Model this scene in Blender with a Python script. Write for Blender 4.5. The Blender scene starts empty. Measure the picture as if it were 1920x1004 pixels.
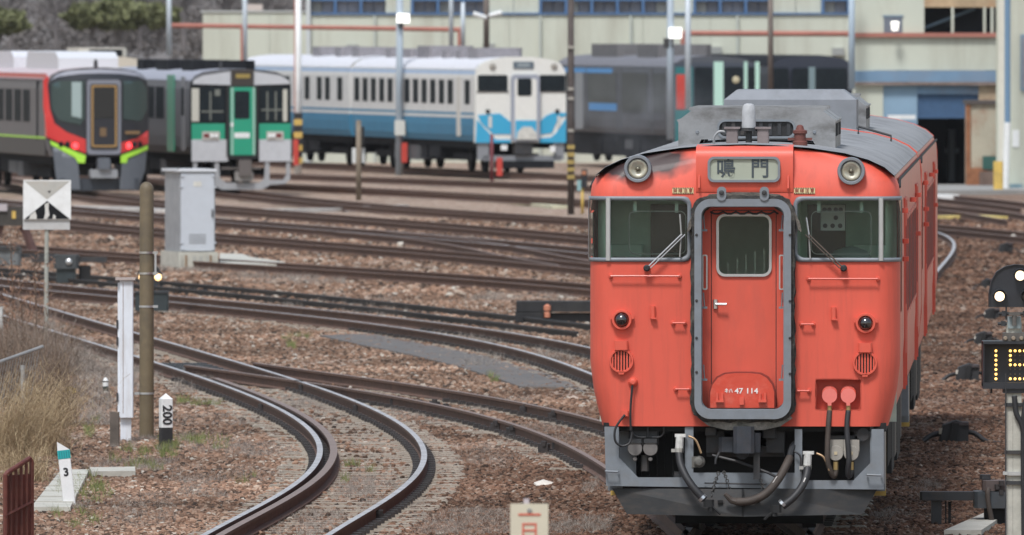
import bpy, math, random
import numpy as np
from mathutils import Vector, Matrix
from mathutils.geometry import delaunay_2d_cdt
random.seed(7); RNG = np.random.default_rng(11)
SC = bpy.context.scene
COL = SC.collection
R = math.radians
# ------------------------------------------------------------------ camera, sky, sun, exposure
F_PX, HOR, CX, CAM_H = 25125.0, 36.0, 960.0, 4.85   # focal length in px of the 1920 px photograph, horizon row, eye height above the rails
cam = bpy.data.cameras.new('camera'); cam_o = bpy.data.objects.new('camera', cam); COL.objects.link(cam_o)
cam_o.location = (0, 0, CAM_H); cam_o.rotation_euler = (R(90), 0, 0)
cam.sensor_width = 36; cam.lens = 36 * F_PX / 1920; cam.sensor_fit = 'HORIZONTAL'
cam.shift_y = -(502 - HOR) / 1920
cam.clip_start = 1; cam.clip_end = 6000
cam.dof.use_dof = True; cam.dof.focus_distance = 127.5; cam.dof.aperture_fstop = 8.5
SC.camera = cam_o
SUN_EL, SUN_AZ = R(58), R(198)
w = bpy.data.worlds.new('World'); SC.world = w; w.use_nodes = True
nt = w.node_tree; nt.nodes.clear()
sky = nt.nodes.new('ShaderNodeTexSky'); sky.sky_type = 'NISHITA'; sky.sun_disc = False
sky.sun_elevation = SUN_EL; sky.sun_rotation = SUN_AZ; sky.air_density = 1.6; sky.dust_density = 2.0; sky.ozone_density = 1.0
hs = nt.nodes.new('ShaderNodeHueSaturation'); hs.inputs['Saturation'].default_value = 0.72
bg = nt.nodes.new('ShaderNodeBackground'); bg.inputs['Strength'].default_value = 0.10
wo = nt.nodes.new('ShaderNodeOutputWorld')
nt.links.new(sky.outputs[0], hs.inputs['Color']); nt.links.new(hs.outputs[0], bg.inputs[0]); nt.links.new(bg.outputs[0], wo.inputs[0])
sun = bpy.data.lights.new('sun', 'SUN'); sun.energy = 1.95; sun.angle = R(12); sun.color = (1.0, 0.995, 0.985)
sun_o = bpy.data.objects.new('sun', sun); COL.objects.link(sun_o)
# the sun stands behind the camera and to the left, high under a thin overcast
sd = Vector((math.sin(SUN_AZ) * math.cos(SUN_EL), math.cos(SUN_AZ) * math.cos(SUN_EL), math.sin(SUN_EL)))
sun_o.rotation_euler = sd.to_track_quat('Z', 'Y').to_euler()
SC.view_settings.view_transform = 'Standard'; SC.view_settings.look = 'None'
SC.view_settings.exposure = 0.56; SC.view_settings.gamma = 1.0; SC.view_settings.use_curve_mapping = False
SC.render.engine = 'CYCLES'
SC.cycles.max_bounces = 8; SC.cycles.transparent_max_bounces = 12

# ------------------------------------------------------------------ where a pixel of the photograph lies in the place
GZ = -0.17                                      # ballast level; rail tops are z = 0
def at(px, py, Y): return Vector(((px - CX) * Y / F_PX, Y, CAM_H - (py - HOR) * Y / F_PX))
def ground(px, py, z=GZ):
    Y = (CAM_H - z) * F_PX / (py - HOR)
    return Vector(((px - CX) * Y / F_PX, Y, z))

# ------------------------------------------------------------------ materials
MATS = {}
def srgb(r, g, b):
    f = lambda c: (c / 255 / 12.92) if c / 255 <= 0.04045 else ((c / 255 + 0.055) / 1.055) ** 2.4
    return (f(r), f(g), f(b), 1)
def mat(name, col, rough=0.6, metal=0.0, var=0.0, vscale=6.0, bump=0.0, bscale=40.0, dirt=None, damt=0.0, dscale=2.0, dstretch=(1, 1, 1), coat=0.0, emit=None, estr=0.0, spec=0.5):
    if name in MATS: return MATS[name]
    m = bpy.data.materials.new(name); m.use_nodes = True; n = m.node_tree.nodes; l = m.node_tree.links
    b = n['Principled BSDF']; col = tuple(col[:3]) + (1,)
    b.inputs['Base Color'].default_value = col; b.inputs['Roughness'].default_value = rough; b.inputs['Metallic'].default_value = metal
    b.inputs['Coat Weight'].default_value = coat; b.inputs['Coat Roughness'].default_value = 0.12; b.inputs['Specular IOR Level'].default_value = spec
    if emit: b.inputs['Emission Color'].default_value = tuple(emit[:3]) + (1,); b.inputs['Emission Strength'].default_value = estr
    tc = n.new('ShaderNodeTexCoord'); out = None
    if var > 0:
        ns = n.new('ShaderNodeTexNoise'); ns.inputs['Scale'].default_value = vscale; ns.inputs['Detail'].default_value = 6; ns.inputs['Roughness'].default_value = 0.65
        l.new(tc.outputs['Object'], ns.inputs['Vector'])
        mr = n.new('ShaderNodeMapRange'); mr.inputs[1].default_value = 0.3; mr.inputs[2].default_value = 0.7; mr.inputs[3].default_value = 1 - var; mr.inputs[4].default_value = 1 + var
        l.new(ns.outputs[0], mr.inputs[0])
        mx = n.new('ShaderNodeMix'); mx.data_type = 'RGBA'; mx.blend_type = 'MULTIPLY'; mx.inputs[0].default_value = 1
        mx.inputs['A'].default_value = col; l.new(mr.outputs[0], mx.inputs['B']); out = mx.outputs['Result']
    if dirt is not None:
        mp = n.new('ShaderNodeMapping'); mp.inputs['Scale'].default_value = dstretch; l.new(tc.outputs['Object'], mp.inputs[0])
        n2 = n.new('ShaderNodeTexNoise'); n2.inputs['Scale'].default_value = dscale; n2.inputs['Detail'].default_value = 8; n2.inputs['Roughness'].default_value = 0.7
        l.new(mp.outputs[0], n2.inputs['Vector'])
        m2 = n.new('ShaderNodeMapRange'); m2.inputs[1].default_value = 0.48; m2.inputs[2].default_value = 0.72; m2.inputs[3].default_value = 0; m2.inputs[4].default_value = damt
        l.new(n2.outputs[0], m2.inputs[0])
        mx2 = n.new('ShaderNodeMix'); mx2.data_type = 'RGBA'; mx2.inputs['B'].default_value = tuple(dirt[:3]) + (1,)
        if out: l.new(out, mx2.inputs['A'])
        else: mx2.inputs['A'].default_value = col
        l.new(m2.outputs[0], mx2.inputs[0]); out = mx2.outputs['Result']
    if out: l.new(out, b.inputs['Base Color'])
    if bump > 0:
        n3 = n.new('ShaderNodeTexNoise'); n3.inputs['Scale'].default_value = bscale; n3.inputs['Detail'].default_value = 5
        l.new(tc.outputs['Object'], n3.inputs['Vector'])
        bp = n.new('ShaderNodeBump'); bp.inputs['Strength'].default_value = bump; bp.inputs['Distance'].default_value = 0.02
        l.new(n3.outputs[0], bp.inputs['Height']); l.new(bp.outputs[0], b.inputs['Normal'])
    MATS[name] = m; return m
def glass(name, tint, ior=1.5):
    if name in MATS: return MATS[name]
    m = bpy.data.materials.new(name); m.use_nodes = True; n = m.node_tree.nodes; l = m.node_tree.links; n.clear()
    o = n.new('ShaderNodeOutputMaterial'); mx = n.new('ShaderNodeMixShader'); fr = n.new('ShaderNodeFresnel'); fr.inputs[0].default_value = ior
    tr = n.new('ShaderNodeBsdfTransparent'); tr.inputs[0].default_value = tuple(tint[:3]) + (1,)
    gl = n.new('ShaderNodeBsdfGlossy'); gl.inputs['Roughness'].default_value = 0.03
    l.new(fr.outputs[0], mx.inputs[0]); l.new(tr.outputs[0], mx.inputs[1]); l.new(gl.outputs[0], mx.inputs[2]); l.new(mx.outputs[0], o.inputs[0])
    MATS[name] = m; return m
def film(m, amount, col=(.45, .48, .47)):
    """a thin uneven pale layer mixed over glass"""
    n = m.node_tree.nodes; l = m.node_tree.links; o = next(x for x in n if x.type == 'OUTPUT_MATERIAL'); src = o.inputs[0].links[0].from_socket
    d = n.new('ShaderNodeBsdfDiffuse'); d.inputs[0].default_value = col + (1,); mx = n.new('ShaderNodeMixShader'); tc = n.new('ShaderNodeTexCoord'); ns = n.new('ShaderNodeTexNoise'); ns.inputs['Scale'].default_value = 1.7; ns.inputs['Detail'].default_value = 7
    l.new(tc.outputs['Object'], ns.inputs['Vector']); mr = n.new('ShaderNodeMapRange'); mr.inputs[1].default_value = .3; mr.inputs[2].default_value = .7; mr.inputs[3].default_value = amount * .5; mr.inputs[4].default_value = amount * 1.5
    l.new(ns.outputs[0], mr.inputs[0]); l.new(mr.outputs[0], mx.inputs[0]); l.new(src, mx.inputs[1]); l.new(d.outputs[0], mx.inputs[2]); l.new(mx.outputs[0], o.inputs[0])
def zbands(name, bands, rough=0.4, metal=0.0, var=0.06, coat=0.0):
    """paint that changes colour at fixed heights of the body: [(from_z, colour) ...] counted over 0..4 m of object space"""
    m = mat(name, bands[0][1], rough, metal, coat=coat); n = m.node_tree.nodes; l = m.node_tree.links
    tc = n.new('ShaderNodeTexCoord'); sx = n.new('ShaderNodeSeparateXYZ'); l.new(tc.outputs['Object'], sx.inputs[0])
    dv = n.new('ShaderNodeMath'); dv.operation = 'DIVIDE'; dv.inputs[1].default_value = 4.0; l.new(sx.outputs[2], dv.inputs[0])
    cr = n.new('ShaderNodeValToRGB'); cr.color_ramp.interpolation = 'CONSTANT'
    e = cr.color_ramp.elements; e[0].position = 0; e[0].color = tuple(bands[0][1][:3]) + (1,)
    e[1].position = bands[1][0] / 4; e[1].color = tuple(bands[1][1][:3]) + (1,)
    for z, c in bands[2:]:
        k = e.new(z / 4); k.color = tuple(c[:3]) + (1,)
    l.new(dv.outputs[0], cr.inputs[0])
    ns = n.new('ShaderNodeTexNoise'); ns.inputs['Scale'].default_value = 2.5; ns.inputs['Detail'].default_value = 6; l.new(tc.outputs['Object'], ns.inputs['Vector'])
    mr = n.new('ShaderNodeMapRange'); mr.inputs[1].default_value = .3; mr.inputs[2].default_value = .7; mr.inputs[3].default_value = 1 - var; mr.inputs[4].default_value = 1 + var
    l.new(ns.outputs[0], mr.inputs[0])
    mx = n.new('ShaderNodeMix'); mx.data_type = 'RGBA'; mx.blend_type = 'MULTIPLY'; mx.inputs[0].default_value = 1
    l.new(cr.outputs[0], mx.inputs['A']); l.new(mr.outputs[0], mx.inputs['B']); l.new(mx.outputs['Result'], n['Principled BSDF'].inputs['Base Color'])
    return m

# ------------------------------------------------------------------ mesh building
class MB:
    def __init__(s): s.v = []; s.f = []; s.m = []
    def add(s, vs, fs, mi=0):
        o = len(s.v); s.v += [tuple(p) for p in vs]; s.f += [tuple(i + o for i in f) for f in fs]; s.m += [mi] * len(fs); return s
    def box(s, c, d, mi=0, rz=0.0, ch=0.0):
        x, y, z = d[0] / 2, d[1] / 2, d[2] / 2
        if ch > 0:
            k = min(ch, x * .9, y * .9); q = [(-x + k, -y), (x - k, -y), (x, -y + k), (x, y - k), (x - k, y), (-x + k, y), (-x, y - k), (-x, -y + k)]
            vs = [(a, b, -z) for a, b in q] + [(a, b, z) for a, b in q]
            fs = [tuple(range(7, -1, -1)), tuple(range(8, 16))] + [(i, (i + 1) % 8, 8 + (i + 1) % 8, 8 + i) for i in range(8)]
        else:
            vs = [(-x, -y, -z), (x, -y, -z), (x, y, -z), (-x, y, -z), (-x, -y, z), (x, -y, z), (x, y, z), (-x, y, z)]
            fs = [(3, 2, 1, 0), (4, 5, 6, 7), (0, 1, 5, 4), (1, 2, 6, 5), (2, 3, 7, 6), (3, 0, 4, 7)]
        cs, sn = math.cos(rz), math.sin(rz)
        return s.add([(c[0] + a * cs - b * sn, c[1] + a * sn + b * cs, c[2] + e) for a, b, e in vs], fs, mi)
    def bb(s, x0, x1, y0, y1, z0, z1, mi=0, ch=0.0):
        return s.box(((x0 + x1) / 2, (y0 + y1) / 2, (z0 + z1) / 2), (abs(x1 - x0), abs(y1 - y0), abs(z1 - z0)), mi, 0.0, ch)
    def tube(s, pts, r, n=8, mi=0, caps=True):
        pts = [Vector(p) for p in pts]; rr = r if isinstance(r, (list, tuple)) else [r] * len(pts)
        t0 = (pts[1] - pts[0]).normalized(); up = Vector((0, 0, 1)) if abs(t0.z) < .9 else Vector((1, 0, 0))
        a = t0.cross(up).normalized(); rings = []
        for i, p in enumerate(pts):
            t = ((pts[min(i + 1, len(pts) - 1)] - pts[max(i - 1, 0)])).normalized()
            a = (a - t * a.dot(t)).normalized(); b = t.cross(a)
            rings.append([p + (a * math.cos(6.28318 * k / n) + b * math.sin(6.28318 * k / n)) * rr[i] for k in range(n)])
        vs = [q for g in rings for q in g]; fs = []
        for i in range(len(pts) - 1):
            for k in range(n): fs.append((i * n + k, i * n + (k + 1) % n, (i + 1) * n + (k + 1) % n, (i + 1) * n + k))
        if caps: fs += [tuple(range(n - 1, -1, -1)), tuple(range((len(pts) - 1) * n, len(pts) * n))]
        return s.add(vs, fs, mi)
    def cyl(s, p0, p1, r, n=12, mi=0, r1=None): return s.tube([p0, p1], [r, r if r1 is None else r1], n, mi)
    def prism_xz(s, poly, y0, y1, mi=0):
        n = len(poly); vs = [(x, y0, z) for x, z in poly] + [(x, y1, z) for x, z in poly]
        area = sum(poly[i][0] * poly[(i + 1) % n][1] - poly[(i + 1) % n][0] * poly[i][1] for i in range(n))
        fs = [tuple(range(n)), tuple(range(2 * n - 1, n - 1, -1))] + [((i + 1) % n, i, n + i, n + (i + 1) % n) for i in range(n)]
        if area < 0: fs = [f[::-1] for f in fs]
        return s.add(vs, fs, mi)
    def prism_yz(s, poly, x0, x1, mi=0):
        n = len(poly); vs = [(x0, y, z) for y, z in poly] + [(x1, y, z) for y, z in poly]
        fs = [tuple(range(n - 1, -1, -1)), tuple(range(n, 2 * n))] + [(i, (i + 1) % n, n + (i + 1) % n, n + i) for i in range(n)]
        return s.add(vs, fs, mi)
    def prism_xy(s, poly, z0, z1, mi=0):
        n = len(poly); vs = [(x, y, z0) for x, y in poly] + [(x, y, z1) for x, y in poly]
        fs = [tuple(range(n - 1, -1, -1)), tuple(range(n, 2 * n))] + [(i, (i + 1) % n, n + (i + 1) % n, n + i) for i in range(n)]
        return s.add(vs, fs, mi)
    def ring_xz(s, outer, inner, y0, y1, mi=0):
        n = len(outer); vs = [(x, y, z) for y in (y0, y1) for g in (outer, inner) for x, z in g]; fs = []
        for i in range(n):
            j = (i + 1) % n
            fs += [(i, j, n + j, n + i), (2 * n + j, 2 * n + i, 3 * n + i, 3 * n + j), (j, i, 2 * n + i, 2 * n + j), (n + i, n + j, 3 * n + j, 3 * n + i)]
        return s.add(vs, fs, mi)
    def lathe_y(s, c, prof, n=20, mi=0, cap=True):
        """rings round a horizontal axis along y: prof = [(radius, y) ...] from front to back"""
        vs = []; fs = []
        for r, y in prof: vs += [(c[0] + r * math.cos(6.28318 * k / n), c[1] + y, c[2] + r * math.sin(6.28318 * k / n)) for k in range(n)]
        for i in range(len(prof) - 1):
            for k in range(n): fs.append((i * n + k, i * n + (k + 1) % n, (i + 1) * n + (k + 1) % n, (i + 1) * n + k)[::-1])
        if cap: fs.append(tuple(range(n)))
        return s.add(vs, [f[::-1] for f in fs], mi)
    def lathe_z(s, c, prof, n=16, mi=0):
        vs = []; fs = []
        for r, z in prof: vs += [(c[0] + r * math.cos(6.28318 * k / n), c[1] + r * math.sin(6.28318 * k / n), c[2] + z) for k in range(n)]
        for i in range(len(prof) - 1):
            for k in range(n): fs.append((i * n + k, i * n + (k + 1) % n, (i + 1) * n + (k + 1) % n, (i + 1) * n + k))
        fs += [tuple(range(n - 1, -1, -1)), tuple(range((len(prof) - 1) * n, len(prof) * n))]
        return s.add(vs, fs, mi)
    def build(s, name, m=None, parent=None, smooth=False, loc=None):
        me = bpy.data.meshes.new(name); me.from_pydata(s.v, [], s.f)
        for x in (m if isinstance(m, (list, tuple)) else [m]):
            if x: me.materials.append(x)
        if any(s.m): me.polygons.foreach_set('material_index', s.m)
        if smooth: me.polygons.foreach_set('use_smooth', [True] * len(s.f))
        if smooth == 'edge': me.set_sharp_from_angle(angle=R(38))
        me.update()
        return link(name, me, parent, loc)
def link(name, me, parent=None, loc=None):
    o = bpy.data.objects.new(name, me); COL.objects.link(o)
    if parent: o.parent = parent
    if loc is not None: o.location = loc
    return o
def tag(o, label=None, cat=None, group=None, kind=None):
    for k, v in (('label', label), ('category', cat), ('group', group), ('kind', kind)):
        if v: o[k] = v
    return o
def thing(name, label, cat, loc=(0, 0, 0), rz=0.0, group=None):
    o = bpy.data.objects.new(name, None); COL.objects.link(o); o.location = loc; o.rotation_euler = (0, 0, rz); o.empty_display_size = .3
    return tag(o, label, cat, group)
def dup(root, loc, rz=None, label=None):
    r = root.copy(); COL.objects.link(r); r.location = loc
    if rz is not None: r.rotation_euler = (0, 0, rz)
    if label: r['label'] = label
    for ch in list(root.children):
        c = ch.copy(); COL.objects.link(c); c.parent = r
        for g in ch.children:
            d = g.copy(); COL.objects.link(d); d.parent = c
    return r
def rrect(x0, x1, z0, z1, r, n=5, corners=(1, 1, 1, 1)):
    """rounded rectangle, counter-clockwise from lower left; corners ll, lr, ur, ul"""
    out = []
    for (cx, cz, a0, k) in ((x0, z0, 180, 0), (x1, z0, 270, 1), (x1, z1, 0, 2), (x0, z1, 90, 3)):
        rr = r * corners[k]
        sx = 1 if k in (0, 3) else -1; sz = 1 if k in (0, 1) else -1
        if rr <= 1e-6: out += [(cx, cz)] * (n + 1); continue
        for i in range(n + 1):
            a = R(a0 + 90 * i / n); out.append((cx + sx * rr + rr * math.cos(a), cz + sz * rr + rr * math.sin(a)))
    return out
def inpoly(p, poly):
    x, y = p; c = False; n = len(poly); j = n - 1
    for i in range(n):
        xi, yi = poly[i]; xj, yj = poly[j]
        if (yi > y) != (yj > y) and x < (xj - xi) * (y - yi) / (yj - yi) + xi: c = not c
        j = i
    return c
def dense(poly, step):
    out = []
    for i in range(len(poly)):
        a, b = poly[i], poly[(i + 1) % len(poly)]; d = math.hypot(b[0] - a[0], b[1] - a[1]); k = max(1, int(d / step))
        out += [(a[0] + (b[0] - a[0]) * t / k, a[1] + (b[1] - a[1]) * t / k) for t in range(k)] if d > 1e-5 else []
    return out
def skin(outline, holes, fn, step=.07):
    """triangulate an outline with holes in a 2-D sheet and carry it onto a surface by fn(u, z)"""
    loops = [dense(outline, step)] + [dense(h, step) for h in holes]; vs = []; es = []
    for lp in loops:
        o = len(vs); vs += lp; es += [(o + i, o + (i + 1) % len(lp)) for i in range(len(lp))]
    us = [p[0] for p in outline]; zs = [p[1] for p in outline]
    u = min(us) + step / 2
    while u < max(us):
        z = min(zs) + step / 2
        while z < max(zs):
            if inpoly((u, z), outline) and not any(inpoly((u, z), h) for h in holes): vs.append((u, z))
            z += step
        u += step
    r = delaunay_2d_cdt([Vector(p) for p in vs], es, [], 0, 1e-5)
    P = [tuple(p) for p in r[0]]; T = []
    for t in r[2]:
        c = (sum(P[i][0] for i in t) / 3, sum(P[i][1] for i in t) / 3)
        if inpoly(c, loops[0]) and not any(inpoly(c, h) for h in loops[1:]): T.append(tuple(t))
    b = MB(); b.add([fn(p[0], p[1]) for p in P], T); return b
def smoothpath(pts, n=8):
    pts = [Vector(p) for p in pts]; out = []
    for i in range(len(pts) - 1):
        a, b, c, d = pts[max(i - 1, 0)], pts[i], pts[i + 1], pts[min(i + 2, len(pts) - 1)]
        for k in range(n):
            t = k / n
            out.append(.5 * ((2 * b) + (c - a) * t + (2 * a - 5 * b + 4 * c - d) * t * t + (3 * b - a - 3 * c + d) * t ** 3))
    return out + [pts[-1]]
def text_mesh(txt, size, depth=.002, bold=0.0):
    cu = bpy.data.curves.new('lettering', 'FONT'); cu.body = txt; cu.size = size; cu.extrude = depth; cu.offset = bold; cu.align_x = 'CENTER'; cu.align_y = 'CENTER'; cu.resolution_u = 3
    o = bpy.data.objects.new('lettering', cu); COL.objects.link(o)
    me = bpy.data.meshes.new_from_object(o.evaluated_get(bpy.context.evaluated_depsgraph_get()))
    bpy.data.objects.remove(o); return me
def text(name, txt, size, loc, m, parent, rot=(90, 0, 0), sx=1.0, bold=0.0):
    me = text_mesh(txt, size, .002, bold); me.materials.clear(); me.materials.append(m)
    o = link(name, me, parent, loc); o.rotation_euler = [R(a) for a in rot]; o.scale = (sx, 1, 1); return o
# ------------------------------------------------------------------ shared materials
M_STEEL = mat('polished rail steel', (.50, .485, .50), .42, .45, var=.34, vscale=2.2, dirt=(.20, .15, .13), damt=.55, dscale=2.6)
M_RUST = mat('rusty rail', (.100, .056, .042), .85, var=.35, vscale=9, dirt=(.16, .08, .045), damt=.6, dscale=5)
M_RUSTTOP = mat('dull rail top', (.215, .155, .135), .55, .2, var=.25, vscale=4)
M_BLACKRAIL = mat('black dirty rail', (.026, .025, .027), .7, var=.3)
M_SLEEPER = mat('weathered concrete sleeper', (.33, .29, .24), .92, var=.25, vscale=7, bump=.3, bscale=60, dirt=(.20, .13, .09), damt=.55, dscale=3)
M_CONC = mat('pale concrete', (.46, .45, .40), .9, var=.15, vscale=4, bump=.25, bscale=30, dirt=(.27, .25, .21), damt=.5, dscale=2.5)
M_CLIP = mat('oily clip', (.035, .03, .03), .6, var=.3)
M_GREYPAINT = mat('grey frame paint', srgb(121, 127, 134), .5, var=.08, vscale=9, dirt=(.16, .14, .12), damt=.35, dscale=5, bump=.05)
M_DARK = mat('dark underframe', (.010, .010, .011), .8, var=.35, vscale=5)
M_BLACK = mat('black rubber', (.018, .018, .02), .6, var=.2)
M_DGREY = mat('dark grey steel', (.030, .032, .036), .6, var=.2, dirt=(.09, .065, .05), damt=.5, dscale=4)
M_SILVER = mat('bare silver metal', (.62, .63, .64), .3, .9, var=.1)
M_WHITE = mat('white paint', (.74, .75, .75), .5, var=.06, vscale=5, dirt=(.48, .46, .43), damt=.3, dscale=6)
M_WHITE2 = mat('chalky white paint', (.70, .74, .80), .5, var=.05, dirt=(.42, .37, .33), damt=.4, dscale=3, dstretch=(4, 4, .6))
M_CONCPOST = mat('weathered post concrete', (.44, .43, .38), .9, var=.15, bump=.2)
M_LAMP = mat('lit lamp glass', (1, .85, .65), .3, emit=(1, .78, .52), estr=1.5)
M_LED = mat('lit amber diode', (1, .7, .2), .3, emit=(1, .56, .13), estr=2.4)
M_LEDOFF = mat('unlit diode', (.10, .09, .08), .4)
M_SIGBLACK = mat('signal black paint', (.022, .024, .030), .45, var=.2, bump=.05)
M_YELLOW = mat('yellow paint', (.62, .42, .10), .6, var=.15, dirt=(.2, .13, .06), damt=.5)
M_RED = mat('red paint', (.50, .05, .035), .5, var=.15)
# ------------------------------------------------------------------ ground
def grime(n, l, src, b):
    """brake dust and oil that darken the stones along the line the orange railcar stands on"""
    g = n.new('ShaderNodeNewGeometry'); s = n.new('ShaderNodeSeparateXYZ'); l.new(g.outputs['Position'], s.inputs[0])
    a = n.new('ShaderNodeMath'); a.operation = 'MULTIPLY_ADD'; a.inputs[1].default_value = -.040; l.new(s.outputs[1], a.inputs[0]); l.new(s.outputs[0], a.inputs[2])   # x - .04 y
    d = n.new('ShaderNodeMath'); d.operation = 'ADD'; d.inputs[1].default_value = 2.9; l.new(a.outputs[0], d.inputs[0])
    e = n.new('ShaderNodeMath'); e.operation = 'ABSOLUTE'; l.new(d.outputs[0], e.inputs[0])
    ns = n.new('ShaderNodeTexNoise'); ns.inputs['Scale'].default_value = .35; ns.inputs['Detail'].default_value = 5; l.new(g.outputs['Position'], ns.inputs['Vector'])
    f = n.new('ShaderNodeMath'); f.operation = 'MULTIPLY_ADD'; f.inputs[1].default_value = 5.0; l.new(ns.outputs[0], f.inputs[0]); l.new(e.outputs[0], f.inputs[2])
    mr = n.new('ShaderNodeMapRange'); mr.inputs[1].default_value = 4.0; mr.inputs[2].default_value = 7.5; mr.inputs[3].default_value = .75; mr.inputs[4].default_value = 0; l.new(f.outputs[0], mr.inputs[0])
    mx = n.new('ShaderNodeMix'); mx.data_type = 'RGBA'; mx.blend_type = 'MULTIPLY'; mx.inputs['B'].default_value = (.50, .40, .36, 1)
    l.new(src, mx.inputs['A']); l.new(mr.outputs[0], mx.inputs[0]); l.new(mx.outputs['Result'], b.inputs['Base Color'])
def ground_material(name, far):
    m = bpy.data.materials.new(name); m.use_nodes = True; n = m.node_tree.nodes; l = m.node_tree.links; b = n['Principled BSDF']
    b.inputs['Roughness'].default_value = .95; b.inputs['Specular IOR Level'].default_value = .2
    tc = n.new('ShaderNodeTexCoord')
    def noise(sc, det=6, ro=.65):
        a = n.new('ShaderNodeTexNoise'); a.inputs['Scale'].default_value = sc; a.inputs['Detail'].default_value = det; a.inputs['Roughness'].default_value = ro
        l.new(tc.outputs['Object'], a.inputs['Vector']); return a
    def ramp(src, st):
        r = n.new('ShaderNodeValToRGB'); e = r.color_ramp.elements
        e[0].position, e[0].color = st[0][0], st[0][1] + (1,); e[1].position, e[1].color = st[-1][0], st[-1][1] + (1,)
        for p, c in st[1:-1]:
            k = e.new(p); k.color = c + (1,)
        l.new(src, r.inputs[0]); return r
    vo = n.new('ShaderNodeTexVoronoi'); vo.inputs['Scale'].default_value = 13; vo.inputs['Randomness'].default_value = 1; l.new(tc.outputs['Object'], vo.inputs['Vector'])
    sp = n.new('ShaderNodeSeparateColor'); l.new(vo.outputs['Color'], sp.inputs[0])
    st = ramp(sp.outputs[0], [(0, (.13, .088, .070)), (.3, (.26, .170, .125)), (.62, (.36, .255, .195)), (.85, (.42, .335, .265)), (1, (.50, .45, .40))])
    big = noise(.16, 5); bigr = ramp(big.outputs[0], [(.3, (.62, .58, .56)), (.5, (1, 1, 1)), (.72, (1.18, 1.12, 1.05))])
    mx = n.new('ShaderNodeMix'); mx.data_type = 'RGBA'; mx.blend_type = 'MULTIPLY'; mx.inputs[0].default_value = 1
    l.new(st.outputs[0], mx.inputs['A']); l.new(bigr.outputs[0], mx.inputs['B'])
    # withered moss and weeds in drifts between the stones
    w1 = noise(.45, 7, .7); wr = ramp(w1.outputs[0], [(.52, (0, 0, 0)), (.66, (.75, .75, .75))])
    m2 = n.new('ShaderNodeMix'); m2.data_type = 'RGBA'; m2.inputs['B'].default_value = (.26, .23, .17, 1)
    l.new(wr.outputs[0], m2.inputs[0]); l.new(mx.outputs['Result'], m2.inputs['A'])
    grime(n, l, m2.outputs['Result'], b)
    bp = n.new('ShaderNodeBump'); bp.inputs['Strength'].default_value = .5; bp.inputs['Distance'].default_value = .04
    l.new(vo.outputs['Distance'], bp.inputs['Height']); l.new(bp.outputs[0], b.inputs['Normal'])
    return m
# ------------------------------------------------------------------ tracks
RAILPROF = [(-.0325, 0, 1), (.0325, 0, 0), (.0325, -.03, 0), (.009, -.042, 0), (.009, -.118, 0), (.056, -.136, 0), (.056, -.148, 0), (-.056, -.148, 0), (-.056, -.136, 0), (-.009, -.118, 0), (-.009, -.042, 0), (-.0325, -.03, 0)]
class Curve:
    """a rail line in plan: X as a smooth function of depth Y, straight beyond its ends"""
    def __init__(s, pts, deg, z=0.0):
        s.y0, s.y1 = min(p[1] for p in pts), max(p[1] for p in pts); s.c = (s.y0 + s.y1) / 2; s.h = max(1., (s.y1 - s.y0) / 2)
        s.p = np.polyfit([(p[1] - s.c) / s.h for p in pts], [p[0] for p in pts], deg); s.d = np.polyder(s.p)
    def slope(s, y): y = min(max(y, s.y0), s.y1); return float(np.polyval(s.d, (y - s.c) / s.h)) / s.h
    def x(s, y):
        yc = min(max(y, s.y0), s.y1); return float(np.polyval(s.p, (yc - s.c) / s.h)) + s.slope(y) * (y - yc)
    def pos(s, y, off=0.0):
        k = s.slope(y); q = math.hypot(1, k); return (s.x(y) + off / q, y - off * k / q, math.atan(-k))
def px_pts(lst): return [tuple(ground(a, b_, 0.0))[:2] for a, b_ in lst]
def rail(name, cv, off, y0, y1, parent, mats, step=.8, width=1.0, top=0.0):
    n = max(2, int((y1 - y0) / step)); vs = []; fs = []; ms = []; k = len(RAILPROF)
    for i in range(n + 1):
        y = y0 + (y1 - y0) * i / n
        for (dx, dz, _) in RAILPROF:
            px, py, _a = cv.pos(y, off + dx * width); vs.append((px, py, dz + top))
    for i in range(n):
        for j in range(k):
            fs.append((i * k + j, i * k + (j + 1) % k, (i + 1) * k + (j + 1) % k, (i + 1) * k + j)); ms.append(1 if j == 0 else 0)
    fs += [tuple(range(k)), tuple(range(n * k + k - 1, n * k - 1, -1))]; ms += [0, 0]
    b = MB(); b.add(vs, [f[::-1] for f in fs]); b.m = ms
    return b.build(name, mats, parent)
def sleeper_mesh():
    b = MB(); prof = [(-1.02, -.155), (-1.0, -.142), (-.74, -.146), (-.44, -.146), (-.30, -.160), (.30, -.160), (.44, -.146), (.74, -.146), (1.0, -.142), (1.02, -.155), (1.02, -.30), (-1.02, -.30)]
    vs = [(x, y * (1.0 if z > -.2 else 1.15), z) for y in (-.10, .10) for x, z in prof]; n = len(prof)
    fs = [tuple(range(n - 1, -1, -1)), tuple(range(n, 2 * n))] + [(i, (i + 1) % n, n + (i + 1) % n, n + i) for i in range(n)]
    b.add(vs, fs); me = bpy.data.meshes.new('sleeper'); me.from_pydata(b.v, [], b.f); me.materials.append(M_SLEEPER); return me
SLEEPER_ME = sleeper_mesh()
HG = .583
TRACKS = []
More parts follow.
